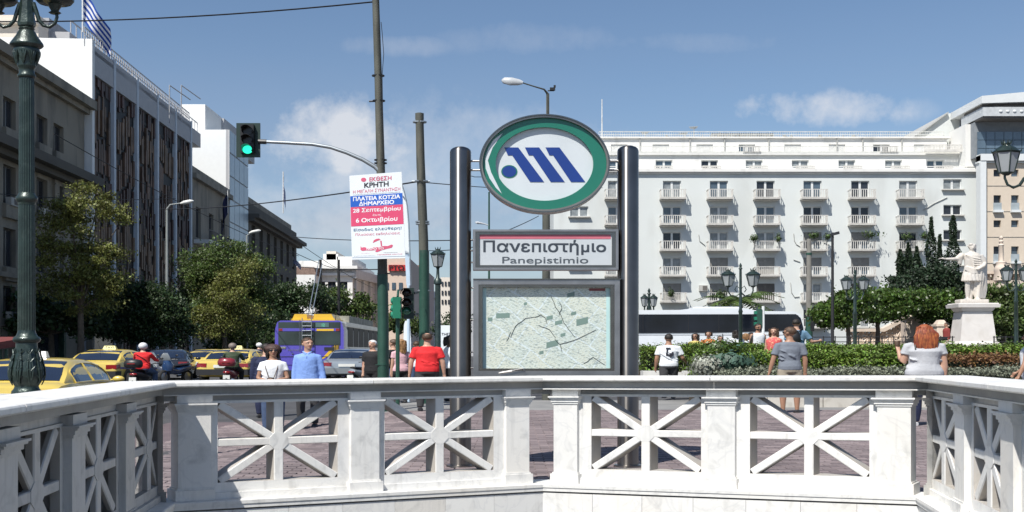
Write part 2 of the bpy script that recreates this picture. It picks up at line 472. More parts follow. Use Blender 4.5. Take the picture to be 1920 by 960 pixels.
# ------------------------------------------------ balustrade
ZT = {0: 1.046, 1: 1.052, 2: 1.07, 3: 1.10, 4: 1.105}
class Sec:
    def __init__(s, i):
        s.a, s.b = ORD[i], ORD[i + 1]; s.za, s.zb = ZT[i], ZT[i + 1]; s.L = (s.b - s.a).length; s.u = (s.b - s.a) / s.L; s.n = grid_n(nat_n(s.a, s.b))
        s.ma = mitre(i); s.mb_ = mitre(i + 1)
    def P(s, t, n, h):
        if t <= 1e-6: q = s.a + s.ma * n
        elif t >= s.L - 1e-6: q = s.b + s.mb_ * n
        else: q = s.a + s.u * t + s.n * n
        return Vector((q.x, q.y, s.za + (s.zb - s.za) * max(0, min(1, t / s.L)) + h))
    def t_of(s, x, n):
        k = (x - 960) / F; a = s.a + s.n * n
        return (k * a.y - a.x) / (s.u.x - k * s.u.y)
    def block(s, mb, t0, t1, n0, n1, h0, h1, m=0):
        mb.hexa([s.P(t0, n1, h0), s.P(t1, n1, h0), s.P(t1, n0, h0), s.P(t0, n0, h0), s.P(t0, n1, h1), s.P(t1, n1, h1), s.P(t1, n0, h1), s.P(t0, n0, h1)], m)
    def sweep(s, mb, t0, t1, prof):
        n = len(prof); vs = [s.P(t0, a, b) for a, b in prof] + [s.P(t1, a, b) for a, b in prof]
        mb.add(vs, [tuple(range(n)), tuple(range(2 * n - 1, n - 1, -1))] + [(i, i + n, (i + 1) % n + n, (i + 1) % n) for i in range(n)])
S_ = [Sec(i) for i in range(4)]
bal = thing('marble_balustrade', 'white marble balustrade with starburst lattice panels round the station stairwell', 'balustrade', (.29, 7.0, 0))
def wb(mb, name, mat, par=None, smooth=None): return mb.build(name, mat, par or bal, world=True, smooth=smooth)
COP = [(0, -.012), (-.006, -.003), (-.016, 0), (-.37, 0), (-.382, -.010), (-.382, -.040), (-.37, -.047), (-.012, -.047), (0, -.036)]
def slabs(s, ts, mat, dz=0.):
    for a, b in zip(ts[:-1], ts[1:]):
        mb = MB(); j = .003
        s.sweep(mb, a if a <= 0 else a + j, b if b >= s.L else b - j, [(n, h + dz + rnd.uniform(-.0004, .0004)) for n, h in COP])
        wb(mb, 'coping_slab', mat)
slabs(S_[0], [0, .9, 2.05, 3.35, S_[0].L], MB_W); slabs(S_[1], [0, 1.62, S_[1].L], MB_W)
slabs(S_[2], [0, S_[2].t_of(1331, 0), S_[2].L], MB_W); slabs(S_[3], [0, 1.5, 2.9, S_[3].L], MB_W)
for i, s in enumerate(S_):
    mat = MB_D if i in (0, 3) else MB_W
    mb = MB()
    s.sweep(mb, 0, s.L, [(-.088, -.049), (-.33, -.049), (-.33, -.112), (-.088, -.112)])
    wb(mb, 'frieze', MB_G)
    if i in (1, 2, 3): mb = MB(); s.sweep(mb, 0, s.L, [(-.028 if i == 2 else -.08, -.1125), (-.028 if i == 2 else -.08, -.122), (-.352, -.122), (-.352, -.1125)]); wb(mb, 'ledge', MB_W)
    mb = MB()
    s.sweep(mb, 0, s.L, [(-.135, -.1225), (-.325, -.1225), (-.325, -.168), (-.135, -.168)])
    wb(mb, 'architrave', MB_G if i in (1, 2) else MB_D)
    mb = MB()
    s.sweep(mb, 0, s.L, [(-.06, -1.005), (-.33, -1.005), (-.33, -1.04), (-.005, -1.04), (-.005, -1.012), (-.012, -1.006)])
    s.sweep(mb, 0, s.L, [(-.012, -1.0405), (-.36, -1.0405), (-.36, -1.075), (-.012, -1.075)])
    wb(mb, 'plinth', MB_W)
def post(s, t, w, mat):
    h = w / 2
    mb = MB(); s.block(mb, t - h * .86, t + h * .86, -.085, -.27, -.26, -.90)
    p = wb(mb, 'post', mat)
    mb = MB()
    s.block(mb, t - h * .93, t + h * .93, -.078, -.278, -.1225, -.185)
    s.block(mb, t - h * 1.12, t + h * 1.12, -.045, -.305, -.186, -.199)
    s.block(mb, t - h * 1.06, t + h * 1.06, -.055, -.295, -.1995, -.213)
    s.block(mb, t - h * 1.0, t + h * 1.0, -.068, -.282, -.2135, -.24)
    s.block(mb, t - h * .93, t + h * .93, -.077, -.276, -.2405, -.2595)
    mb.build('cap', mat, p, world=True)
    mb = MB()
    s.block(mb, t - h * .93, t + h * .93, -.077, -.276, -.9005, -.915)
    s.block(mb, t - h * 1.03, t + h * 1.03, -.062, -.29, -.9155, -1.004)
    mb.build('base_block', mat, p, world=True)
def panel(s, t0, t1, mat, sl=.07, sr=.07, back=-.30):
    """starburst lattice between two posts"""
    a, b = t0 + sl, t1 - sr; top, bot = -.190, -.868; f, k = -.122, back
    mb = MB()
    s.block(mb, t0, a, f, k, -.1685, -.95); s.block(mb, b, t1, f, k, -.1685, -.95)
    s.block(mb, a, b, f, k, -.1685, top); s.block(mb, a, b, f, k, bot, -.95)
    s.block(mb, t0, t1, f + .022, k - .01, -.9505, -1.0045)
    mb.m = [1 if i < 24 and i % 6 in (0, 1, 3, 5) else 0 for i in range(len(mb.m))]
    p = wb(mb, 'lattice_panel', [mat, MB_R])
    tm, hm = (a + b) / 2, (top + bot) / 2; W_, H_ = (b - a) / 2, (top - bot) / 2
    def bar(pa, pb, w, d):
        pa, pb = Vector(pa), Vector(pb); u = (pb - pa).normalized(); v = Vector((-u.y, u.x)) * w / 2; e = .006
        mb = MB(); q = [pa - v, pb - v, pb + v, pa + v]; qi = [pa - v * (1 - 2 * e / w), pb - v * (1 - 2 * e / w), pb + v * (1 - 2 * e / w), pa + v * (1 - 2 * e / w)]
        vs = [s.P(c.x, k + .004 + d, c.y) for c in q] + [s.P(c.x, f - e - d, c.y) for c in q] + [s.P(c.x, f - d, c.y) for c in qi]
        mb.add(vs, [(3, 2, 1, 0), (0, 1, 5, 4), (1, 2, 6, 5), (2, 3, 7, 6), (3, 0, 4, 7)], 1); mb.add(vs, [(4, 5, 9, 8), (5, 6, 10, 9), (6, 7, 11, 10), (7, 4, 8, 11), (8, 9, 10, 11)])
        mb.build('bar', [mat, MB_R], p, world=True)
    bar((tm, bot + .0005), (tm, top - .0005), .078, .002)
    bar((a + .0005, hm), (tm - .039, hm), .064, .0035); bar((tm + .039, hm), (b - .0005, hm), .064, .0035)
    for sx in (-1, 1):
        for sz in (-1, 1):
            bar((tm + sx * .03, hm + sz * .03 * H_ / W_), (tm + sx * (W_ - .0175), hm + sz * (H_ - .012)), .066, .005 + .0005 * (sx + 1) + .0003 * (sz + 1))
    mb = MB(); q = []
    r = .082
    pts = [Vector((r * math.cos(x), r * math.sin(x))) for x in [math.pi / 8 + i * math.pi / 4 for i in range(8)]]
    vs = [s.P(tm + c.x, k + .006, hm + c.y) for c in pts] + [s.P(tm + c.x, f - .0012, hm + c.y) for c in pts]
    mb.add(vs, [tuple(range(8)), tuple(range(15, 7, -1))] + [(i, (i + 1) % 8, (i + 1) % 8 + 8, i + 8) for i in range(8)])
    mb.build('hub', mat, p, world=True)
def posts_row(s, specs, mat, gaps=()):
    ts = []
    for x, w in specs:
        t = s.t_of(x, -.085); ts.append((t, w)); post(s, t, w, mat)
    ts.sort()
    return ts
r = posts_row(S_[1], [(365, .30), (685, .285), (971, .26)], MB_W)
for (a, wa), (b, wb_) in zip(r[:-1], r[1:]): panel(S_[1], a + wa * .43, b - wb_ * .43, MB_W, .065, .10)
r = posts_row(S_[2], [(1060, .26), (1352, .275), (1676, .305)], MB_W)
for (a, wa), (b, wb_) in zip(r[:-1], r[1:]): panel(S_[2], a + wa * .43, b - wb_ * .43, MB_W, .115, .07)
def side_row(s, tt, w, mat, back=-.30):
    for t in tt: post(s, t, w, mat)
    for a, b in zip(tt[:-1], tt[1:]): panel(s, a + w * .43, b - w * .43, mat, .05, .05, back)
L0 = S_[0].L
tl = [S_[0].t_of(x, -.17) for x in (308, 215, 112)]
print('left posts t', tl, L0)
tl = sorted(tl + [tl[2] - .86, tl[2] - 1.72])
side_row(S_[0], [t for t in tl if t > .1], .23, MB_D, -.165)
tr = [S_[3].t_of(x, -.17) for x in (1744, 1828, 1922)]
print('right posts t', tr)
tr = tr + [tr[2] + .80, tr[2] + 1.6]
side_row(S_[3], tr, .22, MB_W)
# retaining wall of marble tiles below
ret = thing('retaining_wall', 'white marble tiled wall under the balustrade, lining the stairwell', 'wall', (.29, 6.9, -1))
for i, s in enumerate(S_):
    mb = MB(); s.sweep(mb, 0, s.L, [(-.06, -1.09), (-.34, -1.09), (-.34, -5.1), (-.06, -5.1)]); mb.build('wall_core', M('dark_joint', (.12, .12, .12), .9), ret, world=True)  # dark joint colour behind the tiles
    mb = MB(); s.sweep(mb, 0, s.L, [(-.03, -1.0755), (-.34, -1.0755), (-.34, -1.0895), (-.03, -1.0895)]); mb.build('mortar_joint', M('dark_joint', (.1, .1, .1)), ret, world=True)
    n = max(1, round(s.L / .43)); 
    for j in range(n):
        for r_ in range(3):
            a = s.L * j / n; b = s.L * (j + 1) / n; mb = MB()
            s.sweep(mb, a + (.0015 if j else 0), b - (.0015 if j < n - 1 else 0), [(-.024, -1.091 - r_ * .62), (-.059, -1.091 - r_ * .62), (-.059, -1.707 - r_ * .62), (-.024, -1.707 - r_ * .62)])
            mb.build('marble_tile', MB_W, ret, world=True)

# added black panels outside the left section, blocking sun to darken its openings
m_blocker = M('added_sun_blocker', (.012, .012, .013), .6, var=.3)
blocker = thing('added_sun_blocker', 'added black sun-blocking panels close behind the left marble balustrade section', 'screen', (-2.8, 4.2, 0)); s = S_[0]
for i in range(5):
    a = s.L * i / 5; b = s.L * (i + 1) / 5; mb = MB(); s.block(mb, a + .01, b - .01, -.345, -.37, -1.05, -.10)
    mb.build('blocker_panel', m_blocker, blocker, world=True)
mb = MB(); s.block(mb, .0, s.L - .001, -.34, -.38, -.0995, -.08); mb.build('blocker_top', m_blocker, blocker, world=True)
# ------------------------------------------------ metro sign
m_steel = M('brushed_steel', (.22, .205, .19), .2, 1.0, var=.10, scale=8, bump=.05, bscale=120)
m_steel_d = M('dull_steel', (.36, .355, .35), .42, 1.0, var=.15, scale=5)
m_rim = M('bronze_grey_rim', (.30, .28, .25), .35, .8, var=.2)
m_green = M('sign_green', (.012, .15, .10), .3, var=.05, coat=.4)
m_white = M('sign_white', (.57, .61, .63), .3, var=.05, coat=.3, stain=((.5, .55, .58), 3, .55, .4))
m_blue = M('sign_blue', (.010, .038, .21), .3, var=.05, coat=.3)
m_signgrey = M('panel_white', (.49, .52, .54), .35, var=.05, coat=.3)
m_pinkish = M('faded_red_stripe', (.50, .13, .17), .5, var=.1)
m_ink = M('dark_grey_ink', (.035, .045, .06), .5)
m_ink2 = M('mid_grey_ink', (.07, .085, .10), .5)
m_post = M('turned_steel', (.24, .225, .21), .32, 1.0, var=.12, scale=4)
_b = m_post.node_tree.nodes['Principled BSDF']; _t = m_post.node_tree.nodes.new('ShaderNodeTangent'); _t.direction_type = 'RADIAL'; _t.axis = 'Z'
_b.inputs['Anisotropic'].default_value = .85; _b.inputs['Anisotropic Rotation'].default_value = .25; m_post.node_tree.links.new(_t.outputs[0], _b.inputs['Tangent'])
DS = 8.3
sg = thing('metro_sign', 'station sign of two steel posts carrying a round logo, name board and map', 'sign', (XX(1020, DS), DS, 0))
def wbs(mb, name, mat, par=None, smooth=None): return mb.build(name, mat, par or sg, world=True, smooth=smooth)
for x, yt in ((863.5, 275), (1177.5, 273)):
    X = XX(x, DS); r = 20 * DS / F; zt = ZZ(yt, DS); mb = MB()
    prof = [(r * 1.35, .02), (r * 1.35, .05), (r, .055), (r, zt - .06)] + [(r * math.cos(a), zt - .06 + .06 * math.sin(a)) for a in [R(d) for d in (20, 40, 60, 80)]]
    mb.lathe(prof, (X, DS, 0), 40)
    mb.v = [(a - X, b - DS, c) for a, b, c in mb.v]; o_ = mb.build('post', m_post, sg, smooth=40, loc=(X - sg.location.x, 0, 0))
# roundel
cxx, czz = XX(1020.5, DS), ZZ(309.5, DS)
k = DS / F
def ring(mb, r0x, r0z, r1x, r1z, y0, y1, n=72):
    vs = []
    for rx, rz in ((r0x, r0z), (r1x, r1z)):
        for y in (y0, y1):
            vs += [(cxx + rx * math.cos(2 * math.pi * i / n), y, czz + rz * math.sin(2 * math.pi * i / n)) for i in range(n)]
    fs = []
    for i in range(n):
        j = (i + 1) % n
        fs += [(i, j, 2 * n + j, 2 * n + i), (n + i, 3 * n + i, 3 * n + j, n + j), (i, n + i, n + j, j), (2 * n + i, 2 * n + j, 3 * n + j, 3 * n + i)]
    mb.add(vs, fs)
mb = MB(); ring(mb, 121 * k, 91 * k, 115.5 * k, 85.5 * k, DS - .11, DS + .10)
rd = wbs(mb, 'roundel_rim', m_rim, smooth=40)
mb = MB(); ring(mb, 121.5 * k, 91.4 * k, 119 * k, 89 * k, DS - .125, DS - .1105); wbs(mb, 'rim_lip', m_steel, rd)
mb = MB(); ring(mb, 115.4 * k, 85.4 * k, 91 * k, 68.5 * k, DS - .075, DS - .03); 
mb.build('green_band', m_green, rd, world=True)
mb = MB(); ring(mb, 115.4 * k, 85.4 * k, .01, .01, DS - .0295, DS + .08); mb.build('disc', m_white, rd, world=True)
mb = MB(); vs = [(XX(x, DS), ZZ(y, DS)) for x, y in ((943, 252), (936, 262), (924, 279), (915, 303), (921, 325), (931, 345), (941, 365), (930, 354), (918, 336), (911, 318), (910, 298), (916, 280), (926, 264))]
mb.prism(vs, DS - .0765, DS - .0752); mb.build('peeling_edge', m_white, rd, world=True)
def zp(px, py): return XX(840 + px / 1.845, DS), ZZ(200 + py / 1.845, DS)
for poly in ([(195, 143), (243, 143), (332, 262), (284, 262), (222, 170), (207, 170)], [(266, 143), (315, 143), (403, 262), (355, 262), (293, 170), (279, 170)], [(337, 143), (385, 143), (474, 262), (425, 262), (363, 170), (350, 170)]):
    mb = MB(); mb.prism([zp(*p) for p in poly], DS - .035, DS - .0297); mb.build('logo_stroke', m_blue, rd, world=True)
c0 = zp(212, 226)
for rr, y0, mt, nm in ((28, .034, m_green, 'dot_edge'), (24, .036, m_blue, 'logo_dot')):
    mb = MB(); mb.prism([(c0[0] + rr / 1.845 * k * math.cos(a), c0[1] + rr * .8 / 1.845 * k * math.sin(a)) for a in [i * math.pi / 16 for i in range(32)]], DS - y0, DS - .0297); mb.build(nm, mt, rd, world=True)
for y in (302, 319):
    for a, b in ((880, 903), (1138, 1160)): mb = MB(); mb.tube(PX(a, y, DS), PX(b, y, DS), .012); wbs(mb, 'bracket', m_steel_d)
def frame_box(name, x0, x1, y0, y1, bx, by, d0, d1, mat):
    X0, X1, Z0, Z1 = XX(x0, DS), XX(x1, DS), ZZ(y1, DS), ZZ(y0, DS); bx *= k; by *= k; mb = MB()
    mb.box(X0, X0 + bx, DS + d0, DS + d1, Z0, Z1); mb.box(X1 - bx, X1, DS + d0, DS + d1, Z0, Z1)
    mb.box(X0 + bx, X1 - bx, DS + d0 + .002, DS + d1, Z0, Z0 + by); mb.box(X0 + bx, X1 - bx, DS + d0 + .002, DS + d1, Z1 - by, Z1)
    return wbs(mb, name, mat)
nb = frame_box('name_board', 887, 1158, 432, 507, 5, 4, -.10, .08, m_steel_d)
o_ = frame_box('inner_frame', 892, 1153, 436.2, 503, 7, 5, -.075, .06, m_steel); o_.parent = nb
mb = MB(); mb.box(XX(898.5, DS), XX(1146.5, DS), DS - .06, DS + .05, ZZ(499, DS), ZZ(440, DS)); mb.build('panel', m_signgrey, nb, world=True)
mb = MB(); mb.box(XX(900, DS), XX(1144, DS), DS - .0635, DS - .0605, ZZ(449, DS), ZZ(441, DS)); mb.build('red_stripe', m_pinkish, nb, world=True)
text('greek_lettering', 'Πανεπιστήμιο', XX(907, DS), XX(1135, DS), ZZ(479, DS), ZZ(451.5, DS), DS - .062, m_ink, nb, .022)
text('latin_lettering', 'Panepistimio', XX(942, DS), XX(1102, DS), ZZ(498.5, DS), ZZ(482.5, DS), DS - .062, m_ink2, nb, .012)
mc = frame_box('map_case', 888, 1160, 526, 704, 10, 9, -.14, .10, m_steel_d)
o_ = frame_box('inner_frame', 898.2, 1149.8, 535.2, 694.8, 7, 4, -.11, .06, m_steel); o_.parent = mc
mb = MB(); mb.box(XX(888, DS), XX(1162, DS), DS - .15, DS - .02, ZZ(525.8, DS), ZZ(524, DS)); mb.build('top_flashing', m_steel, mc, world=True)
# map print
mm = bpy.data.materials.new('street_map_print'); mm.use_nodes = True; t = mm.node_tree; b = t.nodes['Principled BSDF']; b.inputs['Roughness'].default_value = .35
b.inputs['Coat Weight'].default_value = .6; b.inputs['Coat Roughness'].default_value = .04
L = t.links.new; N = t.nodes.new
co = N('ShaderNodeTexCoord'); mp = N('ShaderNodeMapping'); mp.inputs['Rotation'].default_value = (0, R(38), 0); mp.inputs['Scale'].default_value = (1, 0, 1.3)
L(co.outputs['Object'], mp.inputs[0])
cur = None
def rgbmix(f, a, bcol):
    n = N('ShaderNodeMix'); n.data_type = 'RGBA'; L(f, n.inputs[0])
    if isinstance(a, tuple): n.inputs[6].default_value = (*a, 1)
    else: L(a, n.inputs[6])
    n.inputs[7].default_value = (*bcol, 1); return n.outputs[2]
def mpr(v, a, b_, c, d):
    n = N('ShaderNodeMapRange'); n.inputs[1].default_value = a; n.inputs[2].default_value = b_; n.inputs[3].default_value = c; n.inputs[4].default_value = d; L(v, n.inputs[0]); return n.outputs[0]
nz = N('ShaderNodeTexNoise'); nz.inputs['Scale'].default_value = 3; L(co.outputs['Object'], nz.inputs[0])
col = rgbmix(mpr(nz.outputs[0], .4, .65, 0, 1), (.50, .58, .54), (.57, .60, .50))
def vor(sc_, feat='DISTANCE_TO_EDGE', metric=None):
    v = N('ShaderNodeTexVoronoi'); v.feature = feat; v.inputs['Scale'].default_value = sc_; L(mp.outputs[0], v.inputs[0]); return v
def grid(rot, sc_, w, sq, mort, off=(0, 0, 0)):
    m_ = N('ShaderNodeMapping'); m_.inputs['Rotation'].default_value = (R(90), 0, R(rot)); m_.inputs['Location'].default_value = off; wn_ = N('ShaderNodeVectorMath'); wn_.operation = 'ADD'
    nn = N('ShaderNodeTexNoise'); nn.inputs['Scale'].default_value = 2.2; L(co.outputs['Object'], nn.inputs[0]); ss = N('ShaderNodeVectorMath'); ss.operation = 'SCALE'; ss.inputs['Scale'].default_value = .12; L(nn.outputs['Color'], ss.inputs[0])
    L(co.outputs['Object'], wn_.inputs[0]); L(ss.outputs[0], wn_.inputs[1]); L(wn_.outputs[0], m_.inputs[0])
    b_ = N('ShaderNodeTexBrick'); b_.inputs['Scale'].default_value = sc_; b_.inputs['Brick Width'].default_value = w; b_.inputs['Row Height'].default_value = sq; b_.inputs['Mortar Size'].default_value = mort; b_.inputs['Mortar Smooth'].default_value = .3
    b_.inputs['Color1'].default_value = (0, 0, 0, 1); b_.inputs['Color2'].default_value = (1, 1, 1, 1); b_.inputs['Mortar'].default_value = (.5, .5, .5, 1); L(m_.outputs[0], b_.inputs[0]); return b_
g1 = grid(-36, 11, .62, .36, .028); g2 = grid(22, 13, .5, .30, .028, (.3, .1, 0)); g3 = grid(-36, 2.6, .9, .55, .022, (.2, 0, .3))
zone = mpr(nz.outputs[0], .49, .51, 0, 1)
fm_ = N('ShaderNodeMix'); L(zone, fm_.inputs[0]); L(g1.outputs['Fac'], fm_.inputs[2]); L(g2.outputs['Fac'], fm_.inputs[3])
cmx = N('ShaderNodeMix'); cmx.data_type = 'RGBA'; L(zone, cmx.inputs[0]); L(g1.outputs['Color'], cmx.inputs[6]); L(g2.outputs['Color'], cmx.inputs[7])
sp_ = N('ShaderNodeSeparateColor'); L(cmx.outputs[2], sp_.inputs[0])
col = rgbmix(mpr(sp_.outputs[0], .0, 1, 0, .35), col, (.56, .56, .44))
col = rgbmix(mpr(fm_.outputs[0], 0, 1, 0, .75), col, (.66, .74, .74))
col = rgbmix(mpr(g3.outputs['Fac'], 0, 1, 0, .75), col, (.64, .73, .76))
n4 = N('ShaderNodeTexNoise'); n4.inputs['Scale'].default_value = 90; n4.inputs['Detail'].default_value = 3; mq = N('ShaderNodeMapping'); mq.inputs['Rotation'].default_value = (0, R(-30), 0); mq.inputs['Scale'].default_value = (.4, 1, 1.3); L(co.outputs['Object'], mq.inputs[0]); L(mq.outputs[0], n4.inputs[0])
col = rgbmix(mpr(n4.outputs[0], .55, .62, 0, .75), col, (.20, .26, .26))
L(col, b.inputs['Base Color'])
mb = MB(); mb.box(XX(905.2, DS), XX(1142.8, DS), DS - .05, DS + .02, ZZ(690.7, DS), ZZ(539.3, DS)); ms_ = mb.build('map_sheet', mm, mc, world=True)
mb = MB()
for x, y, w, h in ((943, 592, 26, 9), (919, 599, 9, 7), (1070, 553, 14, 8), (1091, 603, 22, 12), (1035, 645, 22, 11), (1055, 628, 9, 6), (1047, 605, 14, 7), (1030, 596, 12, 7), (1075, 588, 10, 6), (1015, 661, 8, 6), (985, 570, 6, 5)):
    a = -.5
    q = [(x + (sx * w / 2) * math.cos(.2) , y + sy * h / 2 - sx * w * .12 * (1 if x > 960 else .2)) for sx, sy in ((-1, -1), (1, -1), (1, 1), (-1, 1))]
    mb = MB(); mb.prism([(XX(p, DS), ZZ(z, DS)) for p, z in q], DS - .0517, DS - .0502); mb.build('map_park_block', M('map_green_grey', (.16, .24, .21), .4, coat=.5), mc, world=True)
m_edge = M('map_margin', (.42, .62, .62), .35, coat=.5)
mb = MB()
for x0, x1 in ((905.4, 912), (1136, 1142.6)): mb.box(XX(x0, DS), XX(x1, DS), DS - .0512, DS - .0502, ZZ(690, DS), ZZ(540, DS))
mb.build('map_margin', m_edge, mc, world=True)
mb = MB(); mb.box(XX(1104, DS), XX(1134, DS), DS - .0516, DS - .0502, ZZ(546, DS), ZZ(541, DS)); mb.build('map_title_strip', M('map_red', (.22, .05, .05), .4), mc, world=True)
mb = MB()
rr = random.Random(3)
for pts in ([(1034, 556), (1042, 575), (1051, 590), (1058, 606), (1068, 620), (1078, 632)], [(957, 632), (966, 612), (985, 597), (1003, 594)], [(1003, 594), (1014, 590), (1022, 596), (1026, 608)], [(1048, 590), (1054, 578), (1049, 566)],
            [(1040, 636), (1050, 646), (1068, 641), (1090, 632), (1118, 618)], [(1050, 646), (1054, 660)], [(950, 640), (958, 622)], [(1010, 610), (1030, 618), (1042, 634)], [(1095, 682), (1112, 670), (1134, 684)]):
    q = []
    for (x0, y0), (x1, y1) in zip(pts[:-1], pts[1:]):
        for j in range(3): q.append(PX(x0 + (x1 - x0) * j / 3 + rr.uniform(-.7, .7), y0 + (y1 - y0) * j / 3 + rr.uniform(-.7, .7), DS - .053))
    q.append(PX(*pts[-1], DS - .053))
    mb = MB(); mb.path(q, [.0035 * (1 - .6 * abs(i / (len(q) - 1) - .4)) for i in range(len(q))], 4); mb.build('glass_crack', M('crack_dark', (.04, .05, .05), .5), mc, world=True)
mb = MB()
for a, b_ in (((938, 699), (981, 691)), ((981, 691), (960, 694)), ((935, 700), (960, 696.5)), ((981, 692), (985, 697))): mb.tube(PX(*a, DS - .16), PX(*b_, DS - .16), .006, n=5)
mb.build('loose_trim', m_steel_d, mc, world=True)
for y in (450, 470, 492, 540, 600, 660, 690):
    for a, b_ in ((878, 890), (1156, 1164)): mb = MB(); mb.tube(PX(a, y, DS), PX(b_, y, DS), .010); wbs(mb, 'bracket', m_steel_d)
mb = MB(); mb.path([PX(x, y, DS + .1) for x, y in ((880, 330), (890, 333), (905, 333))], .004, 5); wbs(mb, 'cable', m_ink)
# ------------------------------------------------ buildings
class Fac:
    """a facade: origin, direction along it, outward normal; P(u, z, d)"""
    def __init__(s, x0, y0, x1, y1, flip=False):
        s.o = Vector((x0, y0)); s.d = Vector((x1 - x0, y1 - y0)); s.L = s.d.length; s.d /= s.L
        s.n = Vector((s.d.y, -s.d.x))
    def P(s, u, z, d=0.): q = s.o + s.d * u + s.n * d; return (q.x, q.y, z)
    def box(s, mb, u0, u1, z0, z1, d0, d1, m=0):
        P = s.P
        mb.hexa([P(u0, z0, d1), P(u1, z0, d1), P(u1, z0, d0), P(u0, z0, d0), P(u0, z1, d1), P(u1, z1, d1), P(u1, z1, d0), P(u0, z1, d0)], m)
    def wall(s, mb, u0, u1, z0, z1, holes, d=0., depth=.3, m=0):
        us = sorted({u0, u1} | {min(max(h[i], u0), u1) for h in holes for i in (0, 1)}); zs = sorted({z0, z1} | {min(max(h[i], z0), z1) for h in holes for i in (2, 3)})
        for a, b in zip(us[:-1], us[1:]):
            for c, e in zip(zs[:-1], zs[1:]):
                if b - a < 1e-6 or e - c < 1e-6: continue
                um, zm = (a + b) / 2, (c + e) / 2
                if any(h[0] < um < h[1] and h[2] < zm < h[3] for h in holes): continue
                mb.add([s.P(a, c, d), s.P(b, c, d), s.P(b, e, d), s.P(a, e, d)], [(0, 1, 2, 3)], m)
        for h in holes:
            a, b, c, e = h[:4]; P = s.P; k = d - depth
            mb.add([P(a, c, d), P(b, c, d), P(b, e, d), P(a, e, d), P(a, c, k), P(b, c, k), P(b, e, k), P(a, e, k)], [(0, 4, 5, 1), (1, 5, 6, 2), (2, 6, 7, 3), (3, 7, 4, 0)], m)
m_glassd = M('window_glass_dark', (.025, .03, .04), .08, spec=.5, var=.4, scale=.4)
m_glassb = M('window_glass_blue', (.07, .10, .13), .1, spec=.8, var=.4, scale=.4)
m_glassc = M('curtained_window', (.22, .24, .25), .25, spec=.7, var=.35, scale=1.5)
m_frame = M('white_window_frame', (.62, .63, .62), .5)
m_shut = M('closed_white_shutter', (.60, .60, .58), .6, bump=.5, bscale=20)
m_blind = M('grey_roller_blind', (.27, .26, .24), .7, var=.15)
m_blindd = M('dark_roller_blind', (.12, .11, .10), .7, var=.15)
m_plast = M('pale_mint_plaster', (.605, .63, .615), .85, var=.03, scale=.15, bump=.1, bscale=8, stain=((.47, .48, .46), .25, .5, .55, (1, 1, .35)))
m_plastw = M('white_plaster', (.72, .71, .68), .85, var=.03, scale=.2, stain=((.42, .42, .40), .5, .56, .5, (1.2, 1, .3)))
m_slab = M('balcony_concrete', (.52, .50, .46), .8, var=.1, stain=((.30, .28, .26), 2, .5, .5))
DB = 91.
wbld = thing('hotel_building', 'long pale mint white hotel block with rows of small balconies and two set-back floors', 'building', (XX(1435, DB), DB, 0))
def b2(mb, name, mat, par, smooth=None): return mb.build(name, mat, par, world=True, smooth=smooth)
fw = Fac(XX(1038, DB), DB, XX(1832, DB), DB)
U = lambda x, D=DB: XX(x, D) - XX(1038, DB)
cols = [1157, 1260, 1348, 1435.5, 1523.5, 1613, 1703]
rails = [356, 404.5, 452.3, 500, 548.5, 596.5]
holes = []; wins = []
for i, cx_ in enumerate(cols):
    for j, ry in enumerate(rails):
        h = (U(cx_ - 17), U(cx_ + 17), ZZ(ry + 17, DB), ZZ(ry - 17, DB)); holes.append(h); wins.append((h, i, j))
for x, ys_ in ((1786, (345, 393, 440, 487, 535)), (1086, (396, 445, 493, 541))):
    for y in ys_:
        h = (U(x - 17), U(x + 17), ZZ(y + 10, DB), ZZ(y - 9, DB)); holes.append(h); wins.append((h, 7, 0))
ztop = ZZ(322, DB)
mb = MB(); fw.wall(mb, 0, fw.L, -.5, ztop, holes, 0, .35)
P0 = fw.P
for (u, e) in ((0, 1), (fw.L, -1)): mb.add([P0(u, -.5, 0), P0(u, -.5, -16), P0(u, ztop, -16), P0(u, ztop, 0)], [(0, 1, 2, 3)])
mb.add([P0(0, ztop, 0), P0(fw.L, ztop, 0), P0(fw.L, ztop, -16), P0(0, ztop, -16)], [(0, 1, 2, 3)])
b2(mb, 'wall', m_plast, wbld)
mb = MB(); fw.box(mb, -.2, fw.L + .2, ZZ(323, DB), ZZ(318, DB), -.3, .32); fw.box(mb, -.1, fw.L + .1, ZZ(326, DB), ZZ(323.2, DB), -.3, .15); b2(mb, 'cornice', m_plastw, wbld)
def winmesh(w, h, kind):
    """kind: 0 dark 1 blue 2 curtain 3 blind half 4 blind full 5 dark blind 6 shutter"""
    mb = MB(); t = .10
    mb.box(-w / 2, w / 2, -.06, .06, h - t, h); mb.box(-w / 2, w / 2, -.06, .06, 0, t); mb.box(-w / 2, -w / 2 + t, -.058, .058, t, h - t); mb.box(w / 2 - t, w / 2, -.058, .058, t, h - t); mb.box(-.13, .13, -.056, .056, t, h - t)
    f = mb.mesh('window', m_frame)
    gl = []
    for sx in (-1, 1):
        g = MB(); g.box(min(sx * .13, sx * (w / 2 - t)), max(sx * .13, sx * (w / 2 - t)), -.01, .01, t, h - t)
        gl.append(g.mesh('pane', {0: m_glassd, 1: m_glassb, 2: m_glassc}.get(kind if kind < 3 else (0 if sx < 0 else 1), m_glassd)))
    bl = None
    if kind >= 3:
        g = MB(); z0 = {3: h * .55, 4: .03, 5: .03, 6: .0}[kind]; n = int((h - z0) / .16); 
        for q in range(n): a = z0 + (h - z0) * q / n; g.box(-w / 2 + .02, w / 2 - .02, -.11, -.07 - .02 * (q % 2), a, a + (h - z0) / n - .01)
        bl = g.mesh('roller_blind', {3: m_blind, 4: m_blind, 5: m_blindd, 6: m_shut}[kind])
    return f, gl, bl
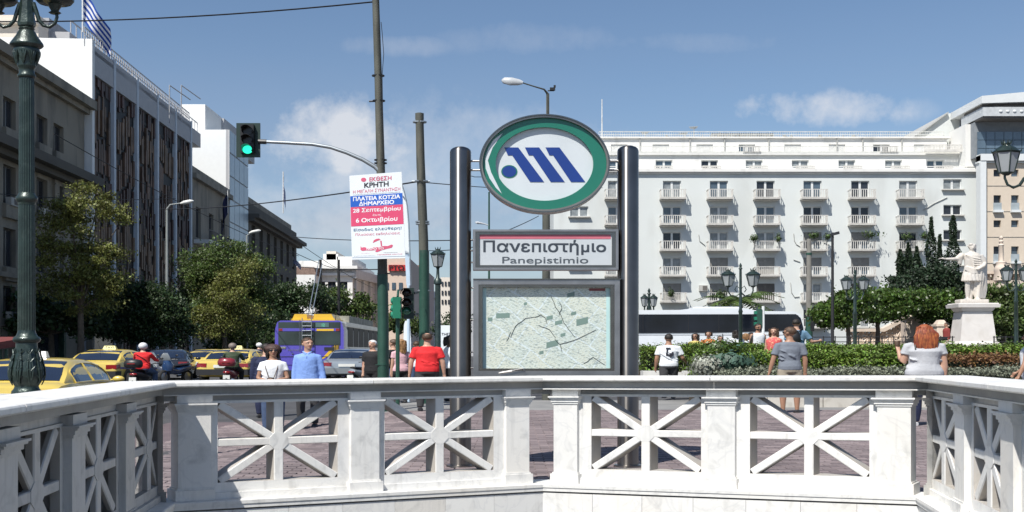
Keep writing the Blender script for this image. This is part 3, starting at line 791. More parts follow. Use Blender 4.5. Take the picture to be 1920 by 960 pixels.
_wm = {}
def window(par, f, h, kind, dep=.2, name='window'):
    w, hh = h[1] - h[0], h[3] - h[2]; key = (round(w, 2), round(hh, 2), kind)
    if key not in _wm: _wm[key] = winmesh(w, hh, kind)
    fr, gl, bl = _wm[key]
    o = put(name, fr, par, Vector(f.P((h[0] + h[1]) / 2, h[2], -dep)) - wl(par)); 
    for g in gl: put('pane', g, o)
    if bl: put('roller_blind', bl, o)
    return o
r4 = random.Random(11)
kinds = {(1, 0): 2, (2, 0): 1, (1, 1): 1, (2, 1): 2, (1, 2): 0, (2, 2): 2, (1, 3): 2, (1, 4): 4, (2, 3): 3, (3, 3): 4, (3, 4): 5, (4, 2): 3, (4, 3): 3, (5, 2): 3, (5, 3): 3, (6, 3): 4, (5, 4): 5, (4, 4): 2, (2, 4): 3}
for h, i, j in wins:
    window(wbld, fw, h, kinds.get((i, j), r4.choice([0, 0, 1, 2, 1])))
    if i == 7:
        mb = MB(); fw.box(mb, h[0] - .25, h[1] + .25, h[2] - .14, h[2] - .002, .0, .28); b2(mb, 'window_sill', m_slab, wbld)
# balconies: slab with railing, shared meshes
w = XX(1284, DB) - XX(1236, DB)
mb = MB(); mb.box(-w / 2, w / 2, -1.25, 0, -.17, 0); mb.box(-w / 2 + .12, w / 2 - .12, -1.05, 0, -.26, -.1705); mb.v = [(a, b / KD, c) for a, b, c in mb.v]; me_sl = mb.mesh('balcony', m_slab)
mb = MB(); rh = ZZ(356, DB) - ZZ(372, DB)
mb.box(-w / 2, w / 2, -1.25, -1.17, rh - .07, rh); mb.box(-w / 2, w / 2, -1.24, -1.18, .02, .09)
for sx in (-1, 1): mb.box(min(sx * w / 2, sx * (w / 2 - .06)), max(sx * w / 2, sx * (w / 2 - .06)), -1.165, 0, rh - .09, rh - .005)
for q in range(13):
    x = -w / 2 + .09 + (w - .18) * q / 12; mb.box(x - .036, x + .036, -1.24, -1.18, .09, rh - .07)
for q in range(3):
    for sx in (-1, 1): x = sx * (w / 2 - .05); mb.box(x - .03, x + .03, -1.0 + q * .35, -.94 + q * .35, 0, rh - .09)
mb.v = [(a, b / KD, c) for a, b, c in mb.v]; me_rl = mb.mesh('railing', M('railing_offwhite', (.60, .58, .54), .7, var=.12))
for i, cx_ in enumerate(cols):
    for j, ry in enumerate(rails):
        o = put('balcony', me_sl, wbld, Vector((XX(cx_ + (1 if j > 3 else 0), DB), DB, ZZ(ry + 17, DB))) - wl(wbld)); put('railing', me_rl, o)
# set back floors
def setback(y0, y1, x0, x1, dd, wins_, shuts, railx, name):
    D = DB + dd; f = Fac(XX(x0, DB), D, XX(x1, DB), D); uu = lambda x: XX(x, DB) - XX(x0, DB)
    hs = [(uu(x - wd), uu(x + wd), ZZ(ya, DB), ZZ(yb, DB)) for x, wd, ya, yb in wins_]
    mb = MB(); f.wall(mb, 0, f.L, ZZ(y1, DB) - .5, ZZ(y0, DB), hs, 0, .3)
    z = ZZ(y0, DB)
    mb.add([f.P(0, z, 0), f.P(f.L, z, 0), f.P(f.L, z, -12), f.P(0, z, -12)], [(0, 1, 2, 3)])
    for u in (0, f.L): mb.add([f.P(u, ZZ(y1, DB) - .5, 0), f.P(u, ZZ(y1, DB) - .5, -12), f.P(u, z, -12), f.P(u, z, 0)], [(0, 1, 2, 3)])
    b2(mb, name, m_plastw, wbld)
    for q, h in enumerate(hs): window(wbld, f, h, shuts[q])
    mb = MB(); f.box(mb, -.3, f.L + .3, ZZ(y0 + 2.5, DB), ZZ(y0 - .3, DB), -.5, .22); b2(mb, 'cornice', m_plastw, wbld)
    return f
f1 = setback(282, 319, 1066, 1812, 1.6, [(x, 16, 319, 294) for x in (1160, 1250, 1337, 1422, 1510, 1599, 1688, 1768)], [1, 1, 0, 2, 2, 2, 2, 1], None, 'set_back_wall')
f2 = setback(243, 281, 1129, 1804, 3.2, [(x, 16, 281, 257) for x in (1168, 1249, 1334, 1416, 1505, 1591, 1677, 1756)], [6, 6, 6, 1, 6, 6, 0, 6], None, 'set_back_wall')
m_rail = M('thin_white_railing', (.62, .62, .58), .6)
def railing(par, x0, x1, yb, yt, D, name='roof_railing', n=120, mat=None, base=None, thick=.035):
    mb = MB(); z0, z1 = ZZ(yb, DB), ZZ(yt, DB); X0, X1 = XX(x0, DB), XX(x1, DB)
    mb.box(X0, X1, D - .03, D + .03, z1 - .07, z1); 
    for q in range(n + 1): x = X0 + (X1 - X0) * q / n; mb.box(x - thick / 2, x + thick / 2, D - .02, D + .02, z0, z1 - .07)
    if base: mb.box(X0, X1, D - .08, D + .08, z0 - .02, z0 + base)
    return b2(mb, name, mat or m_rail, par)
railing(wbld, 1066, 1832, 318, 311, DB + .15, 'terrace_parapet', 40, m_plastw, base=.22, thick=.08)
for x in (1244, 1334, 1422, 1510, 1599, 1688, 1769): railing(wbld, x - 17, x + 17, 318, 310.5, DB + .0, 'window_railing', 11, M('railing_offwhite', (.55, .53, .48)), thick=.09)
railing(wbld, 1098, 1812, 281, 268, DB + 1.5, 'terrace_parapet', 60, m_rail, base=.2, thick=.05)
railing(wbld, 1741, 1815, 281, 267, DB + .9, 'terrace_parapet', 26, M('railing_offwhite', (.55, .53, .48)), base=.3, thick=.09)
for x in (1416, 1677): railing(wbld, x - 16, x + 16, 280, 268, DB + 1.3, 'window_railing', 11, M('railing_offwhite', (.55, .53, .48)), thick=.09)
railing(wbld, 1129, 1800, 242, 231, DB + 3.4, 'roof_railing', 190)
railing(wbld, 1129, 1800, 242, 237, DB + 3.4, 'roof_railing', 4)
mb = MB()
for x in (1208, 1305, 1372, 1458, 1590, 1640, 1716): X = XX(x, DB); mb.box(X - .05, X + .05, DB + 3.05, DB + 3.18, ZZ(281, DB), ZZ(246, DB))
b2(mb, 'downpipe', M('pipe_grey', (.40, .40, .38), .6), wbld)
m_pot = M('roof_clutter', (.30, .29, .26), .8, var=.3, island=.5)
mb = MB()
for x in list(range(1350, 1475, 6)): X = XX(x, DB); mb.box(X, X + .25, DB + 4, DB + 7, ZZ(236, DB), ZZ(235, DB))
for x in (1352, 1380, 1410, 1440, 1468): X = XX(x, DB); mb.box(X - .06, X + .06, DB + 4, DB + 4.12, ZZ(244, DB), ZZ(234, DB))
mb.box(XX(1350, DB), XX(1472, DB), DB + 4, DB + 4.12, ZZ(233.9, DB), ZZ(232, DB))
b2(mb, 'roof_pergola', m_pot, wbld)
for x, wd, hh in ((1260, 5, 4), (1297, 4, 3), (1330, 5, 3), (1365, 3, 7), (1388, 5, 3), (1405, 4, 4), (1490, 6, 4), (1505, 3, 4), (1560, 6, 4), (1605, 5, 3), (1625, 6, 4)):
    mb = MB(); X = XX(x, DB); mb.box(X, X + wd * DB / F, DB + 3.6, DB + 4.6, ZZ(243, DB), ZZ(243 - hh, DB)); mb.box(X + .05, X + wd * DB / F * .6, DB + 3.7, DB + 4.3, ZZ(243 - hh, DB), ZZ(242 - hh * 1.5, DB)); b2(mb, 'roof_unit', m_pot, wbld)
for x, y0, y1 in ((1320, 242, 214), (1224, 243, 224), (1300, 243, 226)):
    mb = MB(); mb.tube((XX(x, DB), DB + 5, ZZ(y0, DB)), (XX(x, DB), DB + 5, ZZ(y1, DB)), .05, n=5)
    for q in range(4): mb.tube((XX(x - 10 + q, DB), DB + 5, ZZ(y1 + 1 + q * 1.2, DB)), (XX(x + 8 - q, DB), DB + 5, ZZ(y1 + q * 1.2, DB)), .03, n=4)
    b2(mb, 'roof_aerial', m_pot, wbld)
mb = MB(); mb.tube((XX(1138, DB), DB + 5, ZZ(243, DB)), (XX(1138, DB), DB + 5, ZZ(160, DB)), .10, .06, 6); b2(mb, 'flagpole', m_frame, wbld)
# small things hung on the facade
m_ac = M('air_conditioner', (.42, .41, .38), .6, var=.1)
def ac(par, f, u, z, w=.9, h=.6, d=.35):
    mb = MB(); f.box(mb, u - w / 2, u + w / 2, z, z + h, 0.01, d); f.box(mb, u - w * .12, u + w * .42, z + .08, z + h - .08, d, d + .02, 1)
    return b2(mb, 'air_conditioner', [m_ac, m_blindd], par)
ac(wbld, fw, U(1318), ZZ(546, DB), 1.0, .7)
mb = MB()
for pts in ([(1488, 438), (1489, 450), (1493, 458), (1500, 462)], [(1482, 530), (1484, 548), (1490, 557), (1499, 556)], [(1310, 440), (1312, 452), (1322, 460)], [(1488, 487), (1500, 491)], [(1543, 454), (1555, 459)], [(1731, 394), (1752, 381), (1776, 370)], [(1668, 525), (1674, 536)]):
    mb = MB(); mb.path([PX(x, y, DB - .05) for x, y in pts], .045, 5); b2(mb, 'loose_cable', M('pipe_grey', (.4, .4, .38)), wbld)
m_plant = M('balcony_plant', (.05, .085, .02), .6, var=.4, island=.5)
def plant_blob(par, c, r, n, size, name='balcony_plants', mat=None, seed=0):
    rg = np.random.default_rng(seed); p = rg.normal(size=(n, 3)) * .5; o = wl(par)
    cen = np.array([c[0] - o.x, c[1] - o.y, c[2] - o.z]) + p * np.array(r)
    return put(name, leaf_mesh(name, cen, size, mat or m_plant, seed), par)
for q, (x, y, rx) in enumerate(((1520, 444, 12), (1546, 445, 7), (1627, 442, 18), (1726, 444, 7), (1693, 446, 10), (1348, 552, 14), (1255, 551, 6), (1410, 449, 8), (1455, 449, 5))):
    plant_blob(wbld, (XX(x, DB), DB - .9, ZZ(y, DB)), (rx * .065, .35, .5), 160, .13, seed=q)

# ---- modern neighbour on the right
mod = thing('office_building', 'beige and white office building with a glass top floor, right of the hotel', 'building', (XX(1880, 89), 89, 0))
m_beige = M('beige_cladding', (.60, .51, .41), .7, var=.04, stain=((.45, .38, .30), .4, .55, .3))
m_wht = M('white_cladding', (.66, .68, .68), .5, var=.03)
m_gpanel = M('tinted_glass', (.09, .13, .17), .08, spec=.9, var=.3, scale=.3)
D2 = 89.
fm = Fac(XX(1838, D2), D2, XX(2080, D2), D2); um = lambda x: XX(x, D2) - XX(1838, D2)
hs = []
for y0, y1 in ((318, 331), (366, 392), (413, 426), (462, 488), (508, 522)):
    for x in (1870, 1903, 1936, 1970, 2004, 2038): hs.append((um(x - 7), um(x + 7), ZZ(y1, D2), ZZ(y0, D2)))
mb = MB(); fm.wall(mb, um(1846), fm.L, -.5, ZZ(303, D2), hs, 0, .3); b2(mb, 'wall', m_beige, mod)
for q, h in enumerate(hs):
    mb = MB(); fm.box(mb, h[0], h[1], h[2], h[3], -.3, -.25); o = b2(mb, 'window', m_glassb if q % 3 else m_glassd, mod)
    if h[3] - h[2] > 1.2:
        mb = MB(); fm.box(mb, h[0] - .05, h[1] + .05, h[2] - .12, h[2] + .75, -.02, .03, 0); b2(mb, 'window_guard', M('guard_glass', (.32, .36, .38), .2), o)
        mb = MB(); fm.box(mb, h[0] - .12, h[1] + .12, h[2] - .42, h[2] - .14, 0.005, .3); b2(mb, 'window_ledge', m_wht, o)
mb = MB()
for y in (348, 396, 444, 493): fm.box(mb, um(1846), fm.L, ZZ(y + .7, D2), ZZ(y, D2), .001, .035)
b2(mb, 'cladding_joint', m_blind, mod)
mb = MB(); fm.box(mb, um(1835), um(1846), -.5, ZZ(292, D2), -.5, .35); fm.box(mb, um(1835), fm.L, ZZ(302.5, D2), ZZ(290, D2), -.5, .4); fm.box(mb, um(1833), fm.L, ZZ(306, D2), ZZ(303, D2), -.45, .15)
b2(mb, 'white_frame', m_wht, mod)
for r_ in range(3):
    for c_ in range(8):
        a = um(1843 + c_ * 17); mb = MB(); fm.box(mb, a + .03, a + 17 * D2 / F - .03, ZZ(289.5 - r_ * 16, D2) + .03, ZZ(273.5 - r_ * 16, D2) - .03, -1.2, -1.12); b2(mb, 'glass_panel', m_gpanel, mod)
mb = MB(); fm.box(mb, um(1841), fm.L, ZZ(290, D2), ZZ(220, D2), -4, -1.4); b2(mb, 'penthouse_core', M('core_grey', (.22, .24, .26), .6), mod)
mb = MB(); fm.box(mb, um(1840), fm.L, ZZ(219, D2), ZZ(202, D2), -4, .3); b2(mb, 'canopy_fascia', M('fascia_white', (.50, .52, .53), .5), mod)
mb = MB(); fm.box(mb, um(1841), fm.L, ZZ(202, D2), ZZ(195, D2), -3.5, 0); fm.box(mb, um(1841), fm.L, ZZ(222, D2), ZZ(219.3, D2), -3.5, .2); b2(mb, 'shadow_gap', m_blindd, mod)
mb = MB(); q = [fm.P(um(1836), ZZ(196, D2), .5), fm.P(fm.L, ZZ(188, D2), .5), fm.P(fm.L, ZZ(188, D2), -9), fm.P(um(1836), ZZ(196, D2), -9), fm.P(um(1836), ZZ(182.5, D2), .5), fm.P(fm.L, ZZ(160, D2), .5), fm.P(fm.L, ZZ(160, D2), -9), fm.P(um(1836), ZZ(182.5, D2), -9)]
mb.hexa(q); b2(mb, 'roof', m_wht, mod)
for x in (1873, 1886, 1899, 1912): 
    mb = MB(); mb.ell(fm.P(um(x), ZZ(210, D2), .34), (.22, .05, .16), 8, 6); b2(mb, 'fascia_lamp', m_wht, mod)
# slanted party wall between them
pw = thing('party_wall', 'white slanting wall rising behind the right end of the hotel', 'wall', (XX(1790, 94), 94, 0))
mb = MB(); f3 = Fac(XX(1700, DB), DB + 3.6, XX(1836, DB), DB + 3.6); y3 = DB + 3.9
mb.prism([(XX(1745, DB), ZZ(242, DB)), (XX(1812, DB), ZZ(194, DB)), (XX(1835, DB), ZZ(189, DB)), (XX(1835, DB), ZZ(330, DB)), (XX(1745, DB), ZZ(330, DB))], y3, y3 + 12); b2(mb, 'wall', m_plast, pw)
mb = MB(); mb.prism([(XX(1743, DB), ZZ(240, DB)), (XX(1811, DB), ZZ(191.5, DB)), (XX(1811, DB), ZZ(194, DB)), (XX(1745, DB), ZZ(242, DB))], y3 - .3, y3 + 12.2); b2(mb, 'coping', M('pipe_grey', (.4, .4, .38)), pw)
mb = MB(); mb.box(XX(1812, DB), XX(1836, DB), DB + .2, DB + 3.6, ZZ(330, DB), ZZ(232, DB)); b2(mb, 'pier', m_plastw, pw)

# ---- left side street: facades along the line X = -29.3 - .043 Y
def fx(D): return -29.33 - .0429 * D
def dx(x): return 29.33 / ((960 - x) / F - .0429)       # depth at which the facade line crosses picture column x
class Side(Fac):
    def __init__(s, D0, D1, out=0.): super().__init__(fx(D0) + out, D0, fx(D1) + out, D1); s.D0 = D0; s.D1 = D1
    def u(s, D): return (D - s.D0) / (s.D1 - s.D0) * s.L
m_stone = M('grey_stone_facade', (.28, .25, .20), .85, var=.1, scale=.4, bump=.3, bscale=6, stain=((.10, .095, .085), .7, .48, .6, (1, 1, .3)))
m_stone2 = M('dark_stone_facade', (.10, .092, .078), .85, var=.12, scale=.4, bump=.3, bscale=6)
m_cream = M('cream_render', (.66, .60, .52), .85, var=.03)
m_louv = M('louvre_brown', (.085, .042, .030), .6, var=.6, scale=.6, island=.75)
m_bluew = M('pale_blue_pilaster', (.52, .57, .62), .6, var=.06, stain=((.25, .28, .30), 1, .55, .3, (1, 1, .2)))
m_parap = M('grey_parapet_panel', (.42, .42, .43), .7, var=.05)
m_bright = M('bright_white_render', (.78, .79, .78), .8, var=.02)
def solid_block(mb, D0, D1, z1, depth=18, m=0, back=True):
    """end walls and roof behind a side facade"""
    f = Side(D0, D1); P = f.P
    for u in (0, f.L): mb.add([P(u, -.5, 0), P(u, -.5, -depth), P(u, z1, -depth), P(u, z1, 0)], [(0, 1, 2, 3)], m)
    mb.add([P(0, z1, 0), P(f.L, z1, 0), P(f.L, z1, -depth), P(0, z1, -depth)], [(0, 1, 2, 3)], m)
def simple_window(par, f, u0, u1, z0, z1, dep=.3, glass=None, frame=None):
    mb = MB(); t = .09; f.box(mb, u0, u1, z0, z0 + t, -dep, -dep + .08); f.box(mb, u0, u1, z1 - t, z1, -dep, -dep + .08); f.box(mb, u0, u0 + t, z0 + t, z1 - t, -dep, -dep + .079); f.box(mb, u1 - t, u1, z0 + t, z1 - t, -dep, -dep + .079)
    f.box(mb, (u0 + u1) / 2 - .05, (u0 + u1) / 2 + .05, z0 + t, z1 - t, -dep, -dep + .078)
    o = b2(mb, 'window', frame or M('dark_window_frame', (.10, .095, .085), .6), par)
    mb = MB(); f.box(mb, u0 + t, u1 - t, z0 + t, z1 - t, -dep + .01, -dep + .04); b2(mb, 'pane', glass or m_glassd, o)
    return o
# 1: stone building with cornices, nearest
D0, D1 = 33., dx(158)
s1 = thing('stone_building', 'grey stone building with heavy cornice and air conditioners at the left edge', 'building', (fx(45), 45, 0))
f = Side(D0, D1); hs = []; acs = []
zc = 19.9
rows = [(15.2, 17.1), (10.5, 12.9), (6.6, 9.0), (3.4, 5.4)]
for i, xx_ in enumerate((-70, -35, 18, 79, 110)):
    Dc = dx(xx_) if xx_ > -60 else 36; u = f.u(Dc)
    for z0, z1 in rows: hs.append((u - .62, u + .62, z0, z1))
ground_h = [(f.u(d) - 1.4, f.u(d) + 1.4, 0, 2.9) for d in (36, 40.5, 45, 49.5)]
mb = MB(); f.wall(mb, 0, f.L, -.5, zc, hs + ground_h, 0, .4); solid_block(mb, D0, D1, zc); b2(mb, 'wall', m_stone, s1)
for h in hs: simple_window(s1, f, *h, dep=.35)
for h in hs[::2] + hs[1::4]:
    mb = MB(); f.box(mb, h[0] - .1, h[1] + .1, h[2] - .9, h[2] - .05, .0, .25); o = b2(mb, 'window_balustrade', m_stone, s1)
for h in hs[1::2]: ac(s1, f, (h[0] + h[1]) / 2, h[2] - .1, .8, .5)
mb = MB(); f.box(mb, -.3, f.L + .3, zc - .6, zc + .05, 0, .8); f.box(mb, -.2, f.L + .2, zc - .95, zc - .61, 0, .35)
b2(mb, 'cornice', m_stone, s1)
mb = MB(); f.box(mb, -.3, f.L + .3, 13.6, 14.2, 0, 1.3); f.box(mb, -.2, f.L + .2, 13.2, 13.59, 0, .7); f.box(mb, -.2, f.L + .2, 14.21, 14.6, 0, .4); b2(mb, 'cornice', m_stone2, s1)
mb = MB(); f.box(mb, 0, f.L, 5.9, 6.2, 0, .4); b2(mb, 'string_course', m_stone, s1)
for d in (34.5, 38.3, 43, 47.8, 51.5, 53.9):
    mb = MB(); f.box(mb, f.u(d) - .28, f.u(d) + .28, 6.25, 13.15, 0, .18); b2(mb, 'pilaster', m_stone, s1)
for h in ground_h:
    mb = MB(); f.box(mb, h[0], h[1], 0, 2.9, -1.5, -1.4); o = b2(mb, 'shopfront', m_glassd, s1)
# roof block behind it
s0 = thing('rendered_building', 'cream rendered block rising behind the stone building at the left edge', 'building', (-40, 58, 0))
mb = MB(); mb.box(XX(-200, 56), XX(72, 56), 56, 74, 0, ZZ(28, 56)); b2(mb, 'wall', m_cream, s0)
mb = MB(); mb.box(XX(-200, 56), XX(72.5, 56), 55.7, 74, ZZ(46, 56), ZZ(40, 56)); b2(mb, 'string_course', m_cream, s0)
mb = MB(); mb.box(XX(70, 57), XX(89, 57), 57.2, 74, 0, ZZ(20, 56)); b2(mb, 'grey_return', M('core_grey2', (.28, .29, .31), .7), s0)
# 2: dark tower with louvres
D0, D1 = dx(160), dx(356)
tw = thing('louvred_building', 'dark office block with brown louvre bays between pale blue pilasters', 'building', (fx(65), 65, 0))
f = Side(D0, D1); zt = ZZ(75, D0) + .1; zb = zt - 2.3; n = 5; bw = f.L / n
mb = MB(); f.wall(mb, 0, f.L, -.5, zb + .2, [], -.06); b2(mb, 'inner_wall', M('louvre_dark_glass', (.012, .012, .014), .6, spec=.3), tw)  # near-black glass close behind the louvres
mb = MB(); P = f.P
u = 0; mb.hexa([P(u, -.5, 0.5), P(u + .35, -.5, .5), P(u + .35, -.5, -16), P(u, -.5, -16), P(u, zt, .5), P(u + .35, zt, .5), P(u + .35, zt, -16), P(u, zt, -16)])
b2(mb, 'end_wall', m_bright, tw)
mb = MB(); f.box(mb, .36, f.L, zt - .8, zt - .5, -16, .2); f.box(mb, f.L - .3, f.L, -.5, zt - .81, -16, -.2); b2(mb, 'roof', m_parap, tw)
for i in range(n + 1):
    for dd in (0,):
        mb = MB(); u = min(max(i * bw + dd, .62), f.L - .2); f.box(mb, u - .16, u + .16, -.5, zt - .02, -.7, .26); b2(mb, 'pilaster', m_bluew, tw)
for i in range(n):
    a, b_ = i * bw + .17, (i + 1) * bw - .17
    if i == 0: a = .9
    mb = MB(); f.box(mb, a, b_, zb, zt - .15, -.6, .20); o = b2(mb, 'parapet_panel', m_parap, tw)
    for c_ in range(9):
        uu_ = a + (b_ - a) * (c_ + .5) / 9; mb = MB(); hseg = 3.05; stg = rnd.uniform(-.9, .9)
        for fl in range(8):
            z0 = max(.1, fl * hseg + stg + rnd.uniform(-.3, .3)); z1 = min(zb - .05, z0 + hseg - .25 - rnd.random() * .9)
            if z0 > zb - .6: break
            dep = rnd.choice([0, .05, .10, .14]); f.box(mb, uu_ - .12, uu_ + .12, z0, z1, -.05, dep)
        b2(mb, 'louvre_column', m_louv, tw)
    for fl in range(8):
        z0 = fl * hseg + 3.0
        if z0 < zb - .3: mb = MB(); f.box(mb, a, b_, z0 - .15, z0 + .1, -.055, -.02); b2(mb, 'floor_edge', M('floor_edge_dark', (.012, .012, .012), .7), tw)
mb = MB()
for i in range(60):
    u = f.L * i / 59; f.box(mb, u - .03, u + .03, zt - .5, zt + .9, -.1, -.05)
f.box(mb, 0, f.L, zt + .84, zt + .9, -.11, -.04); f.box(mb, 0, f.L, zt + .3, zt + .34, -.11, -.04)
b2(mb, 'roof_railing', m_parap, tw)
# penthouse of the tower with glazing, set back
pt = thing('penthouse_building', 'grey penthouse storey with railings above the louvred block', 'building', (fx(65) - 5, 65, 24))
g = Fac(fx(58) - 3.2, 58, fx(84) - 3.2, 84); mb = MB(); z1 = ZZ(32, 57)
mb.hexa([g.P(0, 20, 0), g.P(g.L, 20, 0), g.P(g.L, 20, -10), g.P(0, 20, -10), g.P(0, z1 - 2.5, 0), g.P(g.L, z1 - 2.5, 0), g.P(g.L, z1 - 2.5, -10), g.P(0, z1 - 2.5, -10)]); b2(mb, 'glazing', m_gpanel, pt)
mb = MB(); g.box(mb, -.5, g.L + .5, z1 - 2.45, z1 - .9, -10, .9); b2(mb, 'roof', m_parap, pt)
mb = MB()
for i in range(34): g.box(mb, g.L * i / 33 - .03, g.L * i / 33 + .03, z1 - .9, z1 + .2, .7, .76)
g.box(mb, 0, g.L, z1 + .15, z1 + .22, .69, .77); b2(mb, 'roof_railing', m_parap, pt)
for x, D in ((318, 68), (340, 72)):
    mb = MB(); a = PX(x, 190, D); b_ = PX(x, 160, D); mb.tube(a - Vector((0, 0, 2)), b_, .05, n=5); mb.tube(b_, (b_.x + .6, b_.y + 3, b_.z - .3), .05, n=5); b2(mb, 'roof_rail_frame', m_parap, pt)
# 3: bright white block with a glazed side and classical building before it
D3 = dx(430); D4 = dx(465)
wb3 = thing('white_block', 'blank bright white office block with a glass curtain wall side', 'building', (fx(D3), D3, 0))
zt3 = ZZ(243, D3)
f = Side(D3, D4); mb = MB(); X0 = XX(340, D3)
mb.add([(X0, D3, 0), (fx(D3), D3, 0), (fx(D3), D3, zt3), (X0, D3, zt3)], [(0, 1, 2, 3)])
mb.add([(X0, D3, zt3), (fx(D3), D3, zt3), (fx(D4), D4, zt3), (X0, D4, zt3)], [(0, 1, 2, 3)]); b2(mb, 'blank_wall', m_bright, wb3)
mb = MB(); zp_ = ZZ(195, D3); mb.box(X0, XX(384, D3), D3 + .1, D3 + 5, zt3 - 4, zp_); b2(mb, 'stair_tower', m_bright, wb3)
mb = MB(); mb.box(XX(384, D3), XX(384, D3) + .3, D3 + 5, D3 + 16, zt3, zp_ - .1); mb.box(X0, XX(384, D3) - .01, D3 + 5.1, D3 + 16, zt3, zp_ - .15); b2(mb, 'stair_tower_side', m_parap, wb3)
for r_ in range(9):
    for c_ in range(4):
        u0, u1 = f.L * c_ / 4, f.L * (c_ + 1) / 4; z1 = zt3 - r_ * 2.7; mb = MB(); f.box(mb, u0 + .06, u1 - .06, z1 - 2.6, z1 - .06, -.05, .05); b2(mb, 'glass_panel', M('sky_glass', (.42, .50, .55), .35, spec=.6, var=.1), wb3)
mb = MB(); f.box(mb, 0, f.L, 0, zt3, -.4, -.06); b2(mb, 'curtain_frame', m_parap, wb3)
D5 = dx(357); cl = thing('classical_building', 'two storey classical building with arched windows and long balcony beside the white block', 'building', (fx(80), 80, 0))
f = Side(D5 + .3, D3 - .1); zc = ZZ(322, D5); hs = []
for x in (372, 396, 418): u = f.u(dx(x)); hs += [(u - .7, u + .7, zc - 6.4, zc - 3.2), (u - .7, u + .7, zc - 11.5, zc - 8.8)]
mb = MB(); f.wall(mb, 0, f.L, -.5, zc, hs, 0, .4); solid_block(mb, D5 + .3, D3 - .1, zc); b2(mb, 'wall', m_stone, cl)
for h in hs: simple_window(cl, f, *h, dep=.35)
mb = MB(); f.box(mb, 0, f.L, zc - .5, zc, 0, .5); f.box(mb, 0, f.L, zc - .02, zc + .7, -.5, 0.1); b2(mb, 'cornice', m_stone, cl)
mb = MB(); f.box(mb, .6, f.L - .1, zc - 7.1, zc - 6.7, 0, 1.6); b2(mb, 'balcony', m_plastw, cl)
mb = MB(); f.box(mb, .6, f.L - .1, zc - 5.75, zc - 5.65, 1.5, 1.58)
for i in range(28): f.box(mb, .6 + (f.L - .8) * i / 27, .66 + (f.L - .8) * i / 27, zc - 6.7, zc - 5.75, 1.51, 1.57)
b2(mb, 'balcony_railing', m_blindd, cl)
# 4: dark classical further on
D6 = dx(556)
dk = thing('cornice_building', 'dark classical building with deep cornice and rows of tall windows', 'building', (fx(105), 105, 0))
f = Side(D4 + .2, D6); zc = ZZ(378, D4); hs = []
for i in range(7):
    u = f.L * (i + .6) / 7.2
    for z0, z1 in ((zc - 6, zc - 2.6), (zc - 11, zc - 7.6), (zc - 15.5, zc - 12.5)): hs.append((u - .75, u + .75, z0, z1))
mb = MB(); f.wall(mb, 0, f.L, -.5, zc, hs, 0, .5); solid_block(mb, D4 + .2, D6, zc); b2(mb, 'wall', m_stone2, dk)
for h in hs: simple_window(dk, f, *h, dep=.4)
mb = MB(); f.box(mb, -.2, f.L + 1, zc - 2.0, zc - 1.5, 0, 1.4); f.box(mb, -.2, f.L + .6, zc - 2.4, zc - 2.01, 0, .8); b2(mb, 'cornice', m_stone2, dk)
mb = MB(); f.box(mb, .2, f.L - .1, zc, zc + 1.2, -3, -.8); f.box(mb, f.L - 4, f.L, zc + .0, zc + 2.6, -6, -3.1); f.box(mb, 0, 6, zc + 1.21, zc + 3.2, -9, -3.1); b2(mb, 'attic', m_stone, dk)
# 5: white neoclassical block facing down the street
D7 = 150.
nc = thing('neoclassical_building', 'white neoclassical building with cornice far down the street behind the trolleybus', 'building', (XX(600, D7), D7, 0))
xs0, xs1 = XX(545, D7), XX(661, D7); fn = Fac(xs0, D7, xs1, D7); zc = ZZ(504, D7); un = lambda x: XX(x, D7) - xs0
hs = [(un(x) - .8, un(x) + .8, ZZ(y1, D7), ZZ(y0, D7)) for x in (562, 582, 602, 622, 644) for y0, y1 in ((528, 545), (558, 580))]
mb = MB(); fn.wall(mb, 0, fn.L, -.5, zc, hs, 0, .4); mb.add([fn.P(0, zc, 0), fn.P(fn.L, zc, 0), fn.P(fn.L, zc, -30), fn.P(0, zc, -30)], [(0, 1, 2, 3)]); b2(mb, 'wall', m_plastw, nc)
for h in hs: simple_window(nc, fn, *h, dep=.3)
mb = MB(); fn.box(mb, -.5, fn.L + 1.2, zc - .1, zc + .5, -28, 1.2); fn.box(mb, -.3, fn.L + .5, zc - 1.4, zc - .9, -.5, .6); fn.box(mb, un(600), un(659), zc + .55, zc + 1.9, -25, -.6); b2(mb, 'cornice', m_plastw, nc)
ff = Fac(xs1, D7, xs1 + 11, D7 + 60); hs = [(u, u + 1.6, z0, z0 + 3.4) for u in [3 + 3.9 * i for i in range(14)] for z0 in (3.2, 8.2)]
mb = MB(); ff.wall(mb, 0, ff.L, -.5, zc - 0, hs, 0, .4); b2(mb, 'side_wall', M('shaded_white_wall', (.50, .50, .50), .85), nc)  # same white building, greyer here: the side's shade put into the colour
for h in hs:
    mb = MB(); ff.box(mb, h[0], h[1], h[2], h[3], -.4, -.35); b2(mb, 'window', m_glassb, nc)
mb = MB()
for i in range(15): u = .8 + 3.9 * i; ff.box(mb, u, u + .7, 2, zc - 2, .003, .5)
ff.box(mb, -.3, ff.L, zc - 1.9, zc - .15, 0.002, .9)
o = b2(mb, 'pilasters', M('shaded_white_wall', (.5, .5, .5)), nc); o['kind'] = 'stuff'
mb = MB(); mb.prism([(XX(546, D7), ZZ(519, D7)), (XX(552, D7), ZZ(505, D7)), (XX(598, D7), ZZ(505, D7)), (XX(603, D7), ZZ(519, D7))], D7 - 4, D7 - .5); o = b2(mb, 'tiled_roof', M('old_roof_tiles', (.22, .15, .12), .85, var=.3, bump=.8, bscale=4), nc)
mb = MB(); mb.box(XX(540, D7), XX(600, D7), D7 - 4, D7 - .6, 0, ZZ(519, D7)); b2(mb, 'front_wing', m_plastw, nc)
